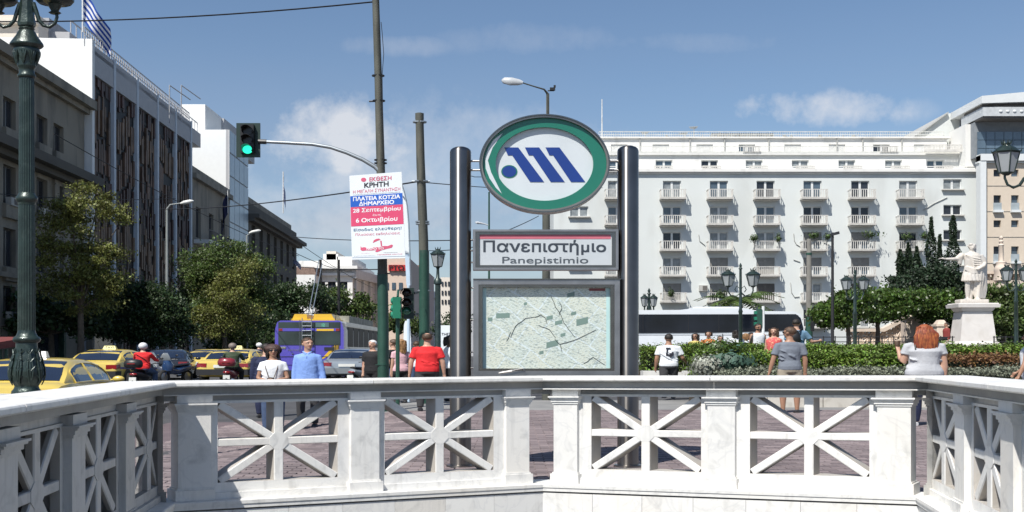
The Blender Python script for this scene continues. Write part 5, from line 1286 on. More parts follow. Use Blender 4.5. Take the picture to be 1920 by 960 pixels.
# --- second pole with lower signal
D2p = 19.0; k2 = D2p / F
X = XX(796, D2p); z = gz(X, D2p); t2 = thing('wire_pole', 'shorter weathered pole with green foot and banded top, behind the red shirted man', 'pole', (X, D2p, z))
def o2(x, y, D=D2p): return PX(x, y, D)
mb = MB(); mb.path([o2(796, 600), o2(794, 450), o2(788.5, 300), o2(786.5, 213)], [(12.5 * k2, 9.5 * k2), (12 * k2, 9 * k2), (10.8 * k2, 8 * k2), (10 * k2, 7.5 * k2)], 14); wp(mb, 'shaft', m_polec, t2, 40)
mb = MB(); mb.path([(X, D2p, z - .05), o2(795.8, 600), o2(795, 470)], [(14 * k2, 11 * k2), (13.3 * k2, 10 * k2), (12.7 * k2, 9.6 * k2)], 14); wp(mb, 'green_sleeve', m_poleg, t2, 40)
mb = MB()
for y, x in ((229, 787), (340, 790), (416, 792), (420, 792.5), (545, 795.5)): mb.path([o2(x, y + 1.2), o2(x, y - 1.2)], [(13 * k2, 10 * k2)] * 2, 14)
mb.tube(o2(772, 340), o2(806, 340), .022, n=6)
for a in range(6): mb.tube(o2(779 + a * 3, 224), o2(779 + a * 3, 212), .012, n=4)
wp(mb, 'strap', m_galv, t2)
D = 18.; kk = D / F
tl2 = thing('traffic_light', 'unlit looking signal head low on the shorter pole beside a green cabinet', 'traffic light', (XX(765, D), D, ZZ(568, D)))
mb = MB(); mb.box(XX(757, D), XX(776, D), D - .05, D + .12, ZZ(598, D), ZZ(540, D)); h_ = wp(mb, 'housing', m_sigdark, tl2)
for y, mt in ((549, m_off), (567, m_off), (583, M('dim_green_lens', (.01, .14, .08), .15, coat=1.))):
    c = PX(762, y, D - .06); mb = MB(); mb.ell((c.x, c.y, c.z), (9 * kk, .05, 7 * kk), 14, 8); wp(mb, 'lens', mt, h_, 60)
    mb = MB(); vs = []
    for a in [i * math.pi / 10 for i in range(-1, 12)]:
        for rr in (10.5, 9.9):
            for yy in (D - .05, D - .24): vs.append((c.x + rr * kk * math.cos(a), yy, c.z + rr * .8 * kk * math.sin(a)))
    fs = []
    for i in range(12): a = i * 4; fs += [(a, a + 1, a + 5, a + 4), (a + 2, a + 6, a + 7, a + 3), (a + 1, a + 3, a + 7, a + 5)]
    mb.add(vs, fs); wp(mb, 'visor', m_black, h_)
mb = MB(); mb.tube(PX(776, 550, D), PX(786, 550, D2p), .03); mb.tube(PX(776, 590, D), PX(786, 590, D2p), .03); wp(mb, 'bracket', m_black, tl2)
gc = thing('signal_cabinet', 'bright green signal head seen from its side beside the leaning pole', 'traffic light', (XX(745, 18), 18, ZZ(575, 18)))
mb = MB(); mb.box(XX(737, 18), XX(752, 18), 17.9, 18.2, ZZ(597, 18), ZZ(557, 18)); wp(mb, 'housing', M('bright_signal_green', (.015, .16, .095), .4), gc)
mb = MB()
for y in (564, 578, 590): mb.ell(PX(736, y, 18), (.05, .09, .08), 10, 6)
wp(mb, 'lens', M('bright_signal_green2', (.02, .22, .14), .3), gc); mb = MB(); mb.tube(PX(746, 557, 18.1), PX(748, 545, 18.3), .03); mb.tube((XX(746, 18.1), 18.1, gz(XX(746, 18.1), 18.1)), PX(746, 597, 18.1), .05, n=8); wp(mb, 'post', m_poleg, gc)
ws = thing('white_post', 'pale round-topped advertising post between the two green poles', 'sign', (XX(763, 22), 22, gz(XX(763, 22), 22)))
mb = MB(); mb.prism([(XX(a, 22), ZZ(b, 22)) for a, b in ((757, 720), (757, 640), (758, 610), (760, 602), (764, 601), (769, 612), (771, 640), (770, 720))], 21.9, 22.1); wp(mb, 'panel', m_pw, ws)
wsg = thing('shop_sign', 'small white signboard with dark letters beside the left steel post', 'sign', (XX(836, 30), 30, gz(XX(836, 30), 30)))
mb = MB(); mb.box(XX(825, 30), XX(847, 30), 30, 30.1, ZZ(655, 30), ZZ(610, 30)); s_ = wp(mb, 'board', m_pw, wsg); text('lettering', 'ΤΗΕΣ', XX(828, 30), XX(845, 30), ZZ(629, 30), ZZ(624, 30), 29.99, m_ptxt, s_, .01)
mb = MB(); mb.box(XX(826, 30), XX(828, 30), 30.02, 30.08, 0, ZZ(655, 30)); mb.box(XX(844, 30), XX(846, 30), 30.02, 30.08, 0, ZZ(655, 30)); wp(mb, 'leg', m_galv, wsg)
# signal in front of the coach
D = 36; t = thing('traffic_light', 'green backed signal on a white post standing before the coach', 'traffic light', (XX(1431, D), D, gz(XX(1431, D), D)))
mb = MB(); mb.tube((XX(1431, D), D, 0), PX(1431, 574, D), .07, n=8); wp(mb, 'post', m_wht, t)
mb = MB(); mb.box(XX(1419, D), XX(1428.5, D), D - .1, D + .15, ZZ(613, D), ZZ(580, D)); o_ = wp(mb, 'housing', m_poleg, t)
for y in (586, 597, 607): mb = MB(); mb.box(XX(1414, D), XX(1419, D), D - .08, D + .1, ZZ(y + 3, D), ZZ(y - 3, D)); wp(mb, 'visor', M('bright_signal_green', (.015, .16, .095)), o_)
# overhead wires, each strung between its own two points in the air
def wire(label, pts, r=.016):
    q = []
    for (x0, y0, d0), (x1, y1, d1), sag in pts:
        a, b = PX(x0, y0, d0), PX(x1, y1, d1)
        for i in range(13): t_ = i / 12; p = a.lerp(b, t_); p.z -= sag * 4 * t_ * (1 - t_); q.append(p)
    mb = MB(); mb.path(q, r, 4); o = mb.build('overhead_wire', m_cable, None); tag(o, label, 'wire', 'overhead wires across the street')
wire('topmost wire running left from the tall pole to the left edge', [((-60, 40, 20), (705, 3, 17), .15)], .018)
wire('wire from the short pole to the left past the poster, at lantern height', [((300, 392, 40), (786, 340, 19), .2)], .02)
wire('thin wire below the poster board crossing to the round logo', [((550, 444, 40), (1100, 440, 22), .2)], .018)
wire('faint wire level with the short pole strap, running right', [((795, 342, 19), (1130, 352, 40), .15)], .012)
wire('sagging wire rising from behind the name board to the hotel', [((890, 455, 40), (1010, 405, 60), .1)], .03)
wire('slanting wire behind the street lamp head left of the dark building', [((100, 250, 45), (560, 480, 80), .5)], .03)
wire('slanting wire above the neoclassical building', [((545, 445, 60), (700, 540, 100), .3)], .03)
wire('lower slanting wire above the neoclassical building', [((545, 470, 60), (660, 510, 100), .3)], .03)
wire('wire crossing behind the tree on the left pavement', [((-20, 362, 40), (330, 372, 55), .2)], .02)
wire('wire from the wire masts towards the leaning pole', [((560, 500, 70), (720, 505, 40), .1)], .03)
wire('wire between single lantern and left steel post', [((800, 470, 40), (930, 455, 30), .1)], .02)
mb = MB(); 
# flags
def flag(name, label, x, ytop, ybot, D, L, H, mat_fn, ang=-.35, pole_w=.05, seed=0):
    t = thing(name, label, 'flag', PX(x, ybot, D)); mb = MB(); mb.tube(PX(x, ybot, D), PX(x, ytop, D), pole_w, n=6); wp(mb, 'flagpole', m_frame, t)
    nx, nz = 12, 9; top = PX(x, ytop, D)
    for j in range(nz):
        mb = MB(); vs = []
        for jj in (j, j + 1):
            for i in range(nx + 1):
                u = i / nx; v = jj / nz
                px = top.x + L * u * math.cos(ang); pz = top.z - .1 - H * v + L * u * math.sin(ang) - .25 * H * u * u; py = top.y + .18 * L * math.sin(u * 7 + v * 2) * (.3 + u)
                vs.append((px, py, pz))
        fs = [(i, i + 1, nx + 2 + i, nx + 1 + i) for i in range(nx)]; mb.add(vs, fs); wp(mb, 'stripe', mat_fn(j), t, 60)
    return t
m_fb = M('flag_blue', (.01, .06, .32), .8, trans=.3); m_fwh = M('flag_white', (.7, .7, .72), .8, trans=.3); m_fdk = M('flag_dark_blue', (.01, .015, .06), .8)
flag('greek_flag', 'blue and white striped flag on the roof of the louvred block', 155, -20, 60, 58, 3.0, 2.3, lambda j: m_fb if j % 2 == 0 else m_fwh, -.85, .07)
flag('greek_flag', 'small blue and white flag above the dark cornice building', 531, 322, 400, 110, 2.2, 2.9, lambda j: m_fb if j % 2 == 0 else m_fwh, -1.45, .09)
flag('dark_flag', 'dark blue flag hanging from the balcony of the classical building', 427, 355, 400, 84, 1.6, 2.6, lambda j: m_fdk, -2.0, .05)
flag('greek_flag', 'tiny flag hanging at the corner of the dark cornice building', 549, 480, 500, 118, 1.6, .9, lambda j: m_fb if j % 2 == 0 else m_fwh, -.7, .05)
mb = MB(); mb.prism([(XX(444, 93), ZZ(358, 93)), (XX(451, 93), ZZ(331, 93)), (XX(458, 93), ZZ(358, 93))], 92.8, 93.0)
tag(mb.build('dark_pennant', m_fdk, None), 'dark triangular emblem on the glass side of the white block', 'emblem')
# street level shops in the shade of the left side
m_shopdark = M('shop_interior', (.02, .02, .02), .6)
for i, (x, w_, lab, mt) in enumerate(((95, 60, 'dark green boarded kiosk front beneath the nearest pavement tree', m_poleg), (208, 62, 'shopfront with a faded pale blue fascia behind the second taxi', M('faded_fascia', (.28, .34, .36), .7)), (450, 60, 'dim shopfront behind the yellow taxi', m_stone2))):
    D = dx(x) - 1.5 if x > 0 else 40; t = thing('shopfront', lab, 'shop', (fx(D) + .6, D, 0)); f = Side(D - 2.4, D + 2.4, .1)
    mb = MB(); f.box(mb, 0, f.L, 3.0, 3.9, 0, .9 if i == 1 else .5); wp(mb, 'fascia', mt, t); mb = MB(); f.box(mb, .3, f.L - .3, 0, 2.98, 0, .1); wp(mb, 'shop_window', m_glassd, t)
    for u in (0, f.L - .28): mb = MB(); f.box(mb, u, u + .28, 0, 2.98, 0, .45); wp(mb, 'pier', m_poleg if i == 0 else m_stone, t)
t = thing('red_awning', 'dull red awning corner at the far left above the nearest taxi', 'awning', PX(8, 648, 24)); mb = MB(); c = PX(0, 648, 24); mb.hexa([(c.x - 2.5, 23.4, c.z - .12), (c.x + .37, 23.4, c.z - .12), (c.x + .37, 25, c.z + .05), (c.x - 2.5, 25, c.z + .05), (c.x - 2.5, 23.4, c.z + .10), (c.x + .37, 23.4, c.z + .10), (c.x + .37, 25, c.z + .3), (c.x - 2.5, 25, c.z + .3)])
wp(mb, 'canopy', M('awning_red', (.16, .035, .03), .8), t); mb = MB(); mb.tube(PX(12, 655, 24), (XX(12, 24), 24, -.2), .05); mb.tube(PX(1, 655, 24), (XX(1, 24), 24, -.2), .05); wp(mb, 'post', m_poleg, t)
# ------------------------------------------------ vegetation
m_bark = M('bark', (.10, .08, .06), .9, var=.3, scale=5, bump=.8, bscale=12)
m_leafy = M('leaf_plane_yellowing', (.155, .165, .042), .55, var=.45, scale=.9, island=.55, trans=.3)
m_leafd = M('leaf_dark_green', (.040, .068, .024), .5, var=.4, scale=.8, island=.5, trans=.25)
m_leafm = M('leaf_mid_green', (.080, .118, .030), .5, var=.4, scale=.8, island=.5, trans=.25)
m_leafo = M('leaf_orange_tree', (.062, .105, .018), .4, var=.45, scale=1.2, island=.5, trans=.25)
m_leafc = M('leaf_cypress', (.018, .036, .014), .6, var=.4, scale=1.2, island=.5, trans=.1)
m_hedge = M('leaf_hedge', (.12, .18, .026), .5, var=.4, scale=1.5, island=.6, trans=.12)
m_hedgeb = M('leaf_hedge_brown', (.17, .085, .035), .6, var=.35, scale=3, island=.5, trans=.2)
m_lav = M('leaf_lavender', (.20, .215, .155), .7, var=.25, scale=3, island=.5, trans=.2)
m_silver = M('leaf_silver', (.30, .31, .26), .7, var=.25, scale=3, island=.5, trans=.2)
m_core = M('hedge_core', (.012, .018, .006), .9)  # near-black, so gaps between leaves show painted inner shade
def crown_pts(rg, blobs, n, clusters=40, spread=.16):
    """leaf centres gathered in clumps inside a set of ellipsoids"""
    out = []; cc = []
    tot = sum(b[3] * b[4] * b[5] for b in blobs)
    for (x, y, z, rx, ry, rz) in blobs:
        nb = max(4, int(clusters * rx * ry * rz / tot)); 
        d = rg.normal(size=(nb, 3)); d /= np.linalg.norm(d, axis=1)[:, None]; r = rg.uniform(.35, 1, (nb, 1)) ** .6
        c = np.array([x, y, z]) + d * r * np.array([rx, ry, rz]); cc.append(c)
    cc = np.concatenate(cc); per = n // len(cc); R0 = np.mean([min(b[3], b[4], b[5]) for b in blobs])
    for c in cc:
        s = R0 * spread * 2 * rg.uniform(.6, 1.3); p = rg.normal(size=(per, 3)) * s * np.array([1.2, 1.0, .6]); out.append(c + p)
    return np.concatenate(out), cc
def tree(name, label, cat, X, Y, blobs, n, size, mat, trunk_r=.18, seed=1, clusters=40, spread=.16, group=None, base=None, multi=1):
    z0 = gz(X, Y) if base is None else base; t = thing(name, label, cat, (X, Y, z0), group); rg = np.random.default_rng(seed)
    bl = [(x - X, y - Y, z - z0, a, b, c) for x, y, z, a, b, c in blobs]
    pts, cc = crown_pts(rg, bl, n, clusters, spread)
    o = put('crown', leaf_mesh('crown', pts, size, mat, seed, var=.5), t)
    fork = min(b[2] - b[5] * .7 for b in bl); fork = max(.8, fork); mb = MB()
    mb.path([(0, 0, -.1), (trunk_r * .3, 0, fork * .5), (0, trunk_r * .3, fork)], [trunk_r * 1.25, trunk_r, trunk_r * .85], 8)
    mb.build('trunk', m_bark, t, smooth=60)
    sel = cc[rg.permutation(len(cc))[:12]]
    for c in sel:
        mb = MB(); m_ = np.array([c[0] * .45, c[1] * .45, fork + (c[2] - fork) * .6]); mb.path([(0, 0, fork - .1), tuple(m_), tuple(c)], [trunk_r * .5, trunk_r * .28, trunk_r * .08], 5); mb.build('limb', m_bark, t)
    return t
def bl(x, y, D, rx, rz, ry=None):
    """one crown lobe from where it stands"""
    p = PX(x, y, D); a = rx * D / F; return (p.x, p.y, p.z, a, ry or a * .8, rz * D / F)
gl_ = 'trees along the left pavement'
D = 44.; tree('plane_tree', 'sparse yellowing plane tree nearest on the left, before the stone building', 'tree', XX(150, D), D, [bl(170, 395, D, 62, 48), bl(110, 410, D, 34, 50), bl(125, 480, D, 60, 50), bl(200, 480, D, 45, 60), bl(150, 545, D, 70, 45)], 26000, .075, m_leafy, .2, 3, 90, .13, gl_)
D = 47.; tree('street_tree', 'dark shaded tree low behind the nearest lamp post', 'tree', XX(95, D), D, [bl(60, 590, D, 60, 40), bl(140, 600, D, 60, 34)], 6000, .15, m_leafd, .2, 4, 50, .16, gl_)
D = 50.; tree('street_tree', 'dense dark green tree left of the louvred block base', 'tree', XX(250, D), D, [bl(240, 545, D, 42, 34), bl(290, 580, D, 58, 48), bl(215, 600, D, 50, 40), bl(300, 620, D, 60, 28)], 34000, .09, m_leafd, .2, 5, 110, .16, gl_)
D = 57.; tree('plane_tree', 'large olive and yellow plane tree before the classical building', 'tree', XX(425, D), D, [bl(425, 510, D, 75, 55), bl(390, 495, D, 50, 40), bl(465, 520, D, 42, 48), bl(430, 590, D, 75, 50), bl(370, 570, D, 50, 50)], 48000, .085, m_leafm, .25, 6, 150, .14, gl_)
D = 54.; tree('plane_tree', 'golden leaved tree inside the row behind the third taxi', 'tree', XX(420, D), D, [bl(440, 560, D, 45, 55), bl(405, 605, D, 48, 36), bl(450, 500, D, 30, 30)], 16000, .08, m_leafy, .2, 7, 60, .16, gl_)
D = 70.; tree('street_tree', 'mid green tree just left of the purple trolleybus roof', 'tree', XX(540, D), D, [bl(530, 560, D, 48, 30), bl(575, 555, D, 45, 28), bl(510, 600, D, 45, 45)], 16000, .12, m_leafd, .2, 8, 60, .16, gl_)
D = 100.; tree('street_tree', 'loose green tree above the trolleybus beside the neoclassical building', 'tree', XX(665, D), D, [bl(640, 570, D, 34, 30), bl(675, 585, D, 30, 35), bl(610, 565, D, 28, 24)], 5000, .2, m_leafm, .2, 9, 50, .16, gl_)
D = 70.; tree('street_tree', 'green tree seen low between the two green poles', 'tree', XX(745, D), D, [bl(745, 595, D, 22, 26), bl(775, 610, D, 20, 24)], 2600, .15, m_leafm, .2, 10, 30, .18, gl_)
D = 120.; tree('street_tree', 'distant green tree behind the single lantern post', 'tree', XX(835, D), D, [bl(845, 610, D, 30, 30)], 1800, .2, m_leafd, .2, 12, 24, .2, gl_)
D = 64.; tree('street_tree', 'dark tree closing the shade under the cornice building', 'tree', XX(480, D), D, [bl(500, 620, D, 50, 36), bl(440, 640, D, 60, 24)], 6000, .17, m_leafd, .2, 13, 50, .18, gl_)
go = 'orange trees in the university garden'
for (x, D, blobs, sd, lab) in ((1590, 37, [(1565, 588, 38, 26), (1598, 572, 40, 24)], 21, 'round orange tree nearest the concrete pole'), (1645, 40, [(1640, 570, 62, 30), (1690, 573, 48, 25)], 22, 'broad orange tree behind the red haired woman'),
                               (1752, 41, [(1750, 572, 48, 28), (1778, 595, 26, 22)], 23, 'orange tree immediately left of the statue plinth')):
    tree('orange_tree', lab, 'tree', XX(x, D), D, [bl(a, b, D, c, d) for a, b, c, d in blobs], 17000, .085, m_leafo, .12, sd, 110, .15, go, base=gz(XX(x, D), D))
D = 46.; tree('garden_tree', 'bushy olive green tree right of the statue plinth', 'tree', XX(1880, D), D, [bl(1870, 560, D, 38, 30), bl(1905, 570, D, 40, 34), bl(1890, 600, D, 50, 30)], 13000, .10, m_leafm, .15, 24, 90, .15)
D = 50.; tree('garden_tree', 'dark shaded tree filling the gap behind the right hand railing', 'tree', XX(1900, D), D, [bl(1900, 620, D, 70, 32), bl(1840, 620, D, 30, 30)], 8000, .12, m_leafd, .15, 25, 60, .2)
D = 58.; tree('pine_tree', 'dark spreading pine behind the statue arm', 'tree', XX(1745, D), D, [bl(1700, 540, D, 40, 26), bl(1750, 530, D, 45, 30), bl(1790, 535, D, 35, 24)], 14000, .11, m_leafc, .2, 26, 90, .16)
def cypress(x, ytop, D, w, sd, lab):
    X = XX(x, D); z0 = gz(X, D); t = thing('cypress_tree', lab, 'tree', (X, D, z0), 'cypresses behind the statue'); rg = np.random.default_rng(sd); H = ZZ(ytop, D) - z0; n = 4200
    h = rg.uniform(.06, 1, n) ** .9; wv = 1 + .3 * np.sin(h * 23 + sd) + .2 * rg.normal(size=n) * .5
    r = w * D / F * np.clip((1 - h) * 3.2, .04, 1) ** .6 * rg.uniform(.55, 1, n) * wv; a = rg.uniform(0, 2 * math.pi, n)
    pts = np.stack([r * np.cos(a) * 1.0, r * np.sin(a), h * H], 1); put('crown', leaf_mesh('crown', pts, .11, m_leafc, sd, asp=.45), t)
    mb = MB(); mb.tube((0, 0, 0), (0, 0, H * .6), .14, .05, 6); mb.build('trunk', m_bark, t)
for q in ((1688, 468, 59, 11, 31, 'leftmost slim cypress against the pale hotel wall'), (1703, 455, 60, 10, 32, 'second cypress from the left, slightly taller'), (1719, 462, 59, 11, 33, 'third cypress in the left hand clump'), (1746, 407, 62, 11, 34, 'tallest cypress left of the statue arm'), (1762, 440, 61, 8, 35, 'thin cypress between the two tallest'), (1787, 404, 62, 13, 36, 'tall cypress directly behind the statue hand')): cypress(*q)
# palm
D = 47.; X = XX(1385, D); t = thing('palm_tree', 'low palm with arching fronds rising over the coach roof', 'tree', (X, D, 0)); zc_ = ZZ(566, D)
mb = MB(); mb.path([(0, 0, 0), (.1, 0, zc_ * .5), (0, 0, zc_ - .2)], [.3, .24, .26], 8); mb.build('trunk', m_bark, t)
rg = random.Random(5)
for i in range(22):
    a = 2 * math.pi * i / 22 + rg.uniform(-.1, .1); L_ = rg.uniform(1.7, 2.3); up = rg.uniform(.3, 1.2); mb = MB(); pr = None
    for s_ in range(13):
        u = s_ / 12; r = L_ * u; z = zc_ + up * 1.3 * u * 1.3 - 1.6 * u * u * (1.2 - up * .3); p = Vector((r * math.cos(a) * 1.25, r * math.sin(a), z))
        if pr is not None:
            side = Vector((-math.sin(a), math.cos(a), 0)); l = .55 * math.sin(math.pi * min(1, u * .9 + .1)) + .08
            for sg_ in (-1, 1):
                tip = p + side * sg_ * l + Vector((math.cos(a) * .25, math.sin(a) * .25, -.25 * l)); mb.add([pr, p, tip], [(0, 1, 2)]); mid = (pr + p) / 2; mb.add([mid, mid + Vector((0, 0, .03)), tip + Vector((.05, 0, -.05))], [(0, 1, 2)])
        pr = p
    mb.build('frond', m_leafm, t, fix=False)
# hedges and planters
def hedge(name, label, cat, X0, X1, Y0, Y1, z0, z1, n, size, mat, seed, core=True, rough=.07, wavy=.035):
    t = thing(name, label, cat, ((X0 + X1) / 2, (Y0 + Y1) / 2, z0)); rg = np.random.default_rng(seed); ox, oy, oz = t.location
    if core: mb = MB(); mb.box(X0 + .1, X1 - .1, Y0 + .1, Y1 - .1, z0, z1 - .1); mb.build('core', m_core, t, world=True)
    w, d, h = X1 - X0, Y1 - Y0, z1 - z0; A = [w * h * .45, w * d * 1.3, d * h]; tot = sum(A); fr = rg.choice(3, n, p=[a / tot for a in A])
    u, v = rg.uniform(0, 1, n), rg.uniform(0, 1, n); P = np.zeros((n, 3)); N_ = np.zeros((n, 3))
    P[:, 0] = X0 + u * w; P[:, 1] = Y0; P[:, 2] = z0 + v * h; N_[:, 1] = -1
    k = fr == 1; P[k, 1] = Y0 + v[k] * d; P[k, 2] = z1; N_[k] = (0, 0, 1)
    k = fr == 2; P[k, 0] = np.where(rg.uniform(size=k.sum()) < .6, X0, X1); P[k, 1] = Y0 + u[k] * d; N_[k] = (-1, 0, 0)
    bumpv = wavy * (np.sin(P[:, 0] * 3.1 + seed) + np.sin(P[:, 0] * 7.3 + P[:, 1] * 5) * .6 + np.sin(P[:, 2] * 9 + P[:, 0] * 2) * .5)
    P += N_ * (bumpv[:, None] + rg.normal(size=(n, 1)) * rough) + rg.normal(size=(n, 3)) * .015
    o = put('foliage', leaf_mesh('foliage', P - np.array([ox, oy, oz]), size, mat, seed, var=.5, out=N_), t); o['kind'] = 'stuff'
    return t
hedge('hedge', 'tall clipped box hedge running along the back of the flower bed', 'hedge', XX(1208, 23.2), 26, 23.2, 24.6, .72, ZZ(654, 23.2), 60000, .035, m_hedge, 41)
hedge('hedge', 'lower clipped hedge in front of the tall one', 'hedge', XX(1318, 19.8), XX(1765, 19.8), 19.8, 21.0, .45, ZZ(670, 19.8), 34000, .033, m_hedge, 42)
hedge('hedge', 'reddish brown dying stretch of the low hedge at the right', 'hedge', XX(1766, 19.8), 19, 19.8, 20.9, .45, ZZ(672, 19.8), 14000, .033, m_hedgeb, 43, rough=.06)
hedge('lavender_bed', 'grey green lavender border in front of the hedges', 'plants', XX(1358, 18.0), 17, 18.0, 19.5, .28, ZZ(697, 18.3), 26000, .032, m_lav, 44, rough=.045, wavy=.03)
plant_t = thing('silver_shrub', 'silvery spiky shrub at the left end of the low hedge', 'shrub', (XX(1325, 19.2), 19.2, .4)); plant_blob(plant_t, (XX(1325, 19.2), 19.2, ZZ(688, 19.2)), (.36, .4, .24), 2000, .05, 'foliage', m_silver, 45)
plant_t = thing('dark_shrub', 'dark green bush bulging from the hedge behind the flower bed', 'shrub', (XX(1352, 22.6), 22.6, .7)); plant_blob(plant_t, (XX(1352, 22.6), 22.8, ZZ(655, 22.6)), (.75, .4, .28), 3000, .04, 'foliage', m_leafo, 46)
plant_t = thing('spiky_plant', 'blue green spiky plant before the low hedge near the centre', 'plant', (XX(1375, 19), 19, .4)); plant_blob(plant_t, (XX(1378, 19), 19.3, ZZ(680, 19)), (.5, .3, .25), 900, .07, 'foliage', M('leaf_bluegreen', (.05, .10, .07), .6, island=.4), 47)
m_kerb = M('planter_marble', (.50, .47, .42), .75, var=.1, stain=((.30, .27, .23), 3, .5, .6), bump=.2)
pl = thing('planter_wall', 'low pale stone wall edging the raised flower bed', 'wall', (XX(1600, 17.4), 17.4, 0))
X = XX(1335, 17.4); i = 0
while X < 18: mb = MB(); mb.box(X, X + 1.28, 17.4, 17.7, 0, .28 + .003 * (i % 2)); b2(mb, 'stone_block', m_kerb, pl); X += 1.3; i += 1
mb = MB(); mb.box(XX(1335, 17.4) + .02, 18, 17.71, 19.75, 0, .26); b2(mb, 'soil', M('soil', (.06, .045, .03), .95), pl)
pl = thing('planter_wall', 'higher white wall below the tall hedge beside the white shirted man', 'wall', (XX(1250, 22), 22, 0)); X = XX(1205, 22)
mb = MB(); mb.box(X + .05, 24, 22.4, 25, 0, .70); b2(mb, 'bed', M('soil', (.06, .045, .03)), pl)
for j in range(4): mb = MB(); mb.box(X + j * .62, X + j * .62 + .6, 21.9, 22.4, 0, .74 - .05 * (j % 2)); b2(mb, 'stone_block', M('white_kerb', (.62, .61, .58), .7), pl)  # white stone blocks
mb = MB(); mb.box(XX(1322, 19.8), 19, 19.76, 22.39, 0, .46); b2(mb, 'soil', M('soil', (.06, .045, .03)), pl)
# garden stonework
m_gstone = M('garden_stone', (.62, .52, .43), .8, var=.1, bump=.2, stain=((.38, .32, .27), 1.5, .5, .5))
D = 43.; st = thing('stone_stair_parapet', 'sloping pierced stone parapet climbing behind the orange trees', 'wall', (XX(1650, D), D, gz(XX(1650, D), D)))
def zz_(x, y, D=D): return (XX(x, D), ZZ(y, D))
mb = MB(); mb.prism([zz_(1588, 622), zz_(1655, 622), zz_(1720, 588), zz_(1720, 582), zz_(1652, 616), zz_(1588, 617)], D - .25, D + .25); b2(mb, 'handrail', m_gstone, st)
mb = MB(); mb.prism([zz_(1588, 660), zz_(1720, 660), zz_(1720, 628), zz_(1655, 643), zz_(1588, 645)], D - .25, D + .25); b2(mb, 'base', m_gstone, st)
for a, b_ in ((1592, 1612), (1616, 1636), (1640, 1656), (1660, 1676), (1680, 1696), (1700, 1716)):
    m_ = (a + b_) / 2; yt = 621 if m_ < 1655 else 621 - (m_ - 1655) * .52; yb = 645 if m_ < 1655 else 643 - (m_ - 1655) * .23; mb = MB(); w_ = .05
    for p, q in (((a, yt), (b_, yb)), ((a, yb), (b_, yt)), ((m_, yt), (m_, yb)), ((a, (yt + yb) / 2), (b_, (yt + yb) / 2)), ((a, yt), (a, yb)), ((b_, yt), (b_, yb))): mb.tube(PX(*p, D), PX(*q, D), .075, n=5)
    b2(mb, 'lattice_panel', m_gstone, st)
for x, D_, y0, w_, lab in ((1708, 42, 598, 14, 'square stone pier carrying the small bust'), (1763, 39, 612, 10, 'small stepped stone pier left of the statue plinth')):
    t = thing('stone_pier', lab, 'pier', (XX(x, D_), D_, gz(XX(x, D_), D_))); mb = MB(); X = XX(x, D_); w = w_ * D_ / F
    mb.box(X - w, X + w, D_ - w, D_ + w, .5, ZZ(y0, D_)); mb.box(X - w * 1.2, X + w * 1.2, D_ - w * 1.2, D_ + w * 1.2, ZZ(y0, D_) + .001, ZZ(y0 - 4, D_)); b2(mb, 'shaft', m_gstone, t)
    mb = MB(); mb.hexa([(X - w, D_ - w, ZZ(y0 - 4, D_)), (X + w, D_ - w, ZZ(y0 - 4, D_)), (X + w, D_ + w, ZZ(y0 - 4, D_)), (X - w, D_ + w, ZZ(y0 - 4, D_)), (X - w * .5, D_ - w * .5, ZZ(y0 - 12, D_)), (X + w * .5, D_ - w * .5, ZZ(y0 - 12, D_)), (X + w * .5, D_ + w * .5, ZZ(y0 - 12, D_)), (X - w * .5, D_ + w * .5, ZZ(y0 - 12, D_))]); b2(mb, 'cap', m_gstone, t)
D = 42; t = thing('bust', 'small white marble figure half hidden by the orange trees', 'statue', PX(1718, 590, D)); mb = MB(); mb.ell(PX(1717, 550, D), (.13, .11, .15), 10, 8); mb.ell(PX(1719, 566, D), (.24, .15, .32), 10, 8); mb.path([PX(1720, 575, D), PX(1720, 598, D)], [.16, .24], 8); mb.ell(PX(1712, 572, D), (.07, .07, .28), 8, 6); b2(mb, 'figure', MB_S, t, 60)
D = 36.; fe = thing('garden_railing', 'low dark metal railing in front of the university garden', 'fence', (XX(1600, D), D, gz(XX(1600, D), D)))
mb = MB()
for a, b_ in ((1520, 1790), (1862, 1960)):
    for y in (632, 641, 648): mb.tube(PX(a, y, D), PX(b_, y, D), .02, n=4)
b2(mb, 'rail', m_cable, fe)
for x in list(range(1522, 1790, 22)) + list(range(1864, 1960, 22)): mb = MB(); mb.tube((XX(x, D), D, .2), PX(x, 630, D), .03, n=5); b2(mb, 'upright', m_cable, fe)
# ornamental gate piers at the right edge
D = 53.; gp = thing('gate_balustrade', 'ornate pale stone balustrade with a candelabrum pier above the right hand trees', 'wall', (XX(1880, D), D, 0)); X = XX(1877, D)
mb = MB(); kx = D / F; mb.lathe([(9 * kx, ZZ(700, D)), (9 * kx, ZZ(528, D)), (13 * kx, ZZ(526, D)), (11 * kx, ZZ(510, D)), (12 * kx, ZZ(506, D)), (10 * kx, ZZ(500, D)), (8 * kx, ZZ(496, D)), (9 * kx, ZZ(492, D)), (4.5 * kx, ZZ(490, D)), (4 * kx, ZZ(462, D)), (5 * kx, ZZ(460, D)), (2.6 * kx, ZZ(457, D)), (4 * kx, ZZ(453, D)), (2.4 * kx, ZZ(450, D)), (3.6 * kx, ZZ(446, D)), (1 * kx, ZZ(442, D))], (X, D, 0), 14); b2(mb, 'candelabrum', m_gstone, gp, 40)
mb = MB(); mb.box(XX(1842, D), XX(1990, D), D + .6, D + 1.2, ZZ(700, D), ZZ(524, D)); mb.box(XX(1842, D), XX(1990, D), D + .5, D + 1.3, ZZ(512, D), ZZ(507, D)); b2(mb, 'parapet', m_gstone, gp)
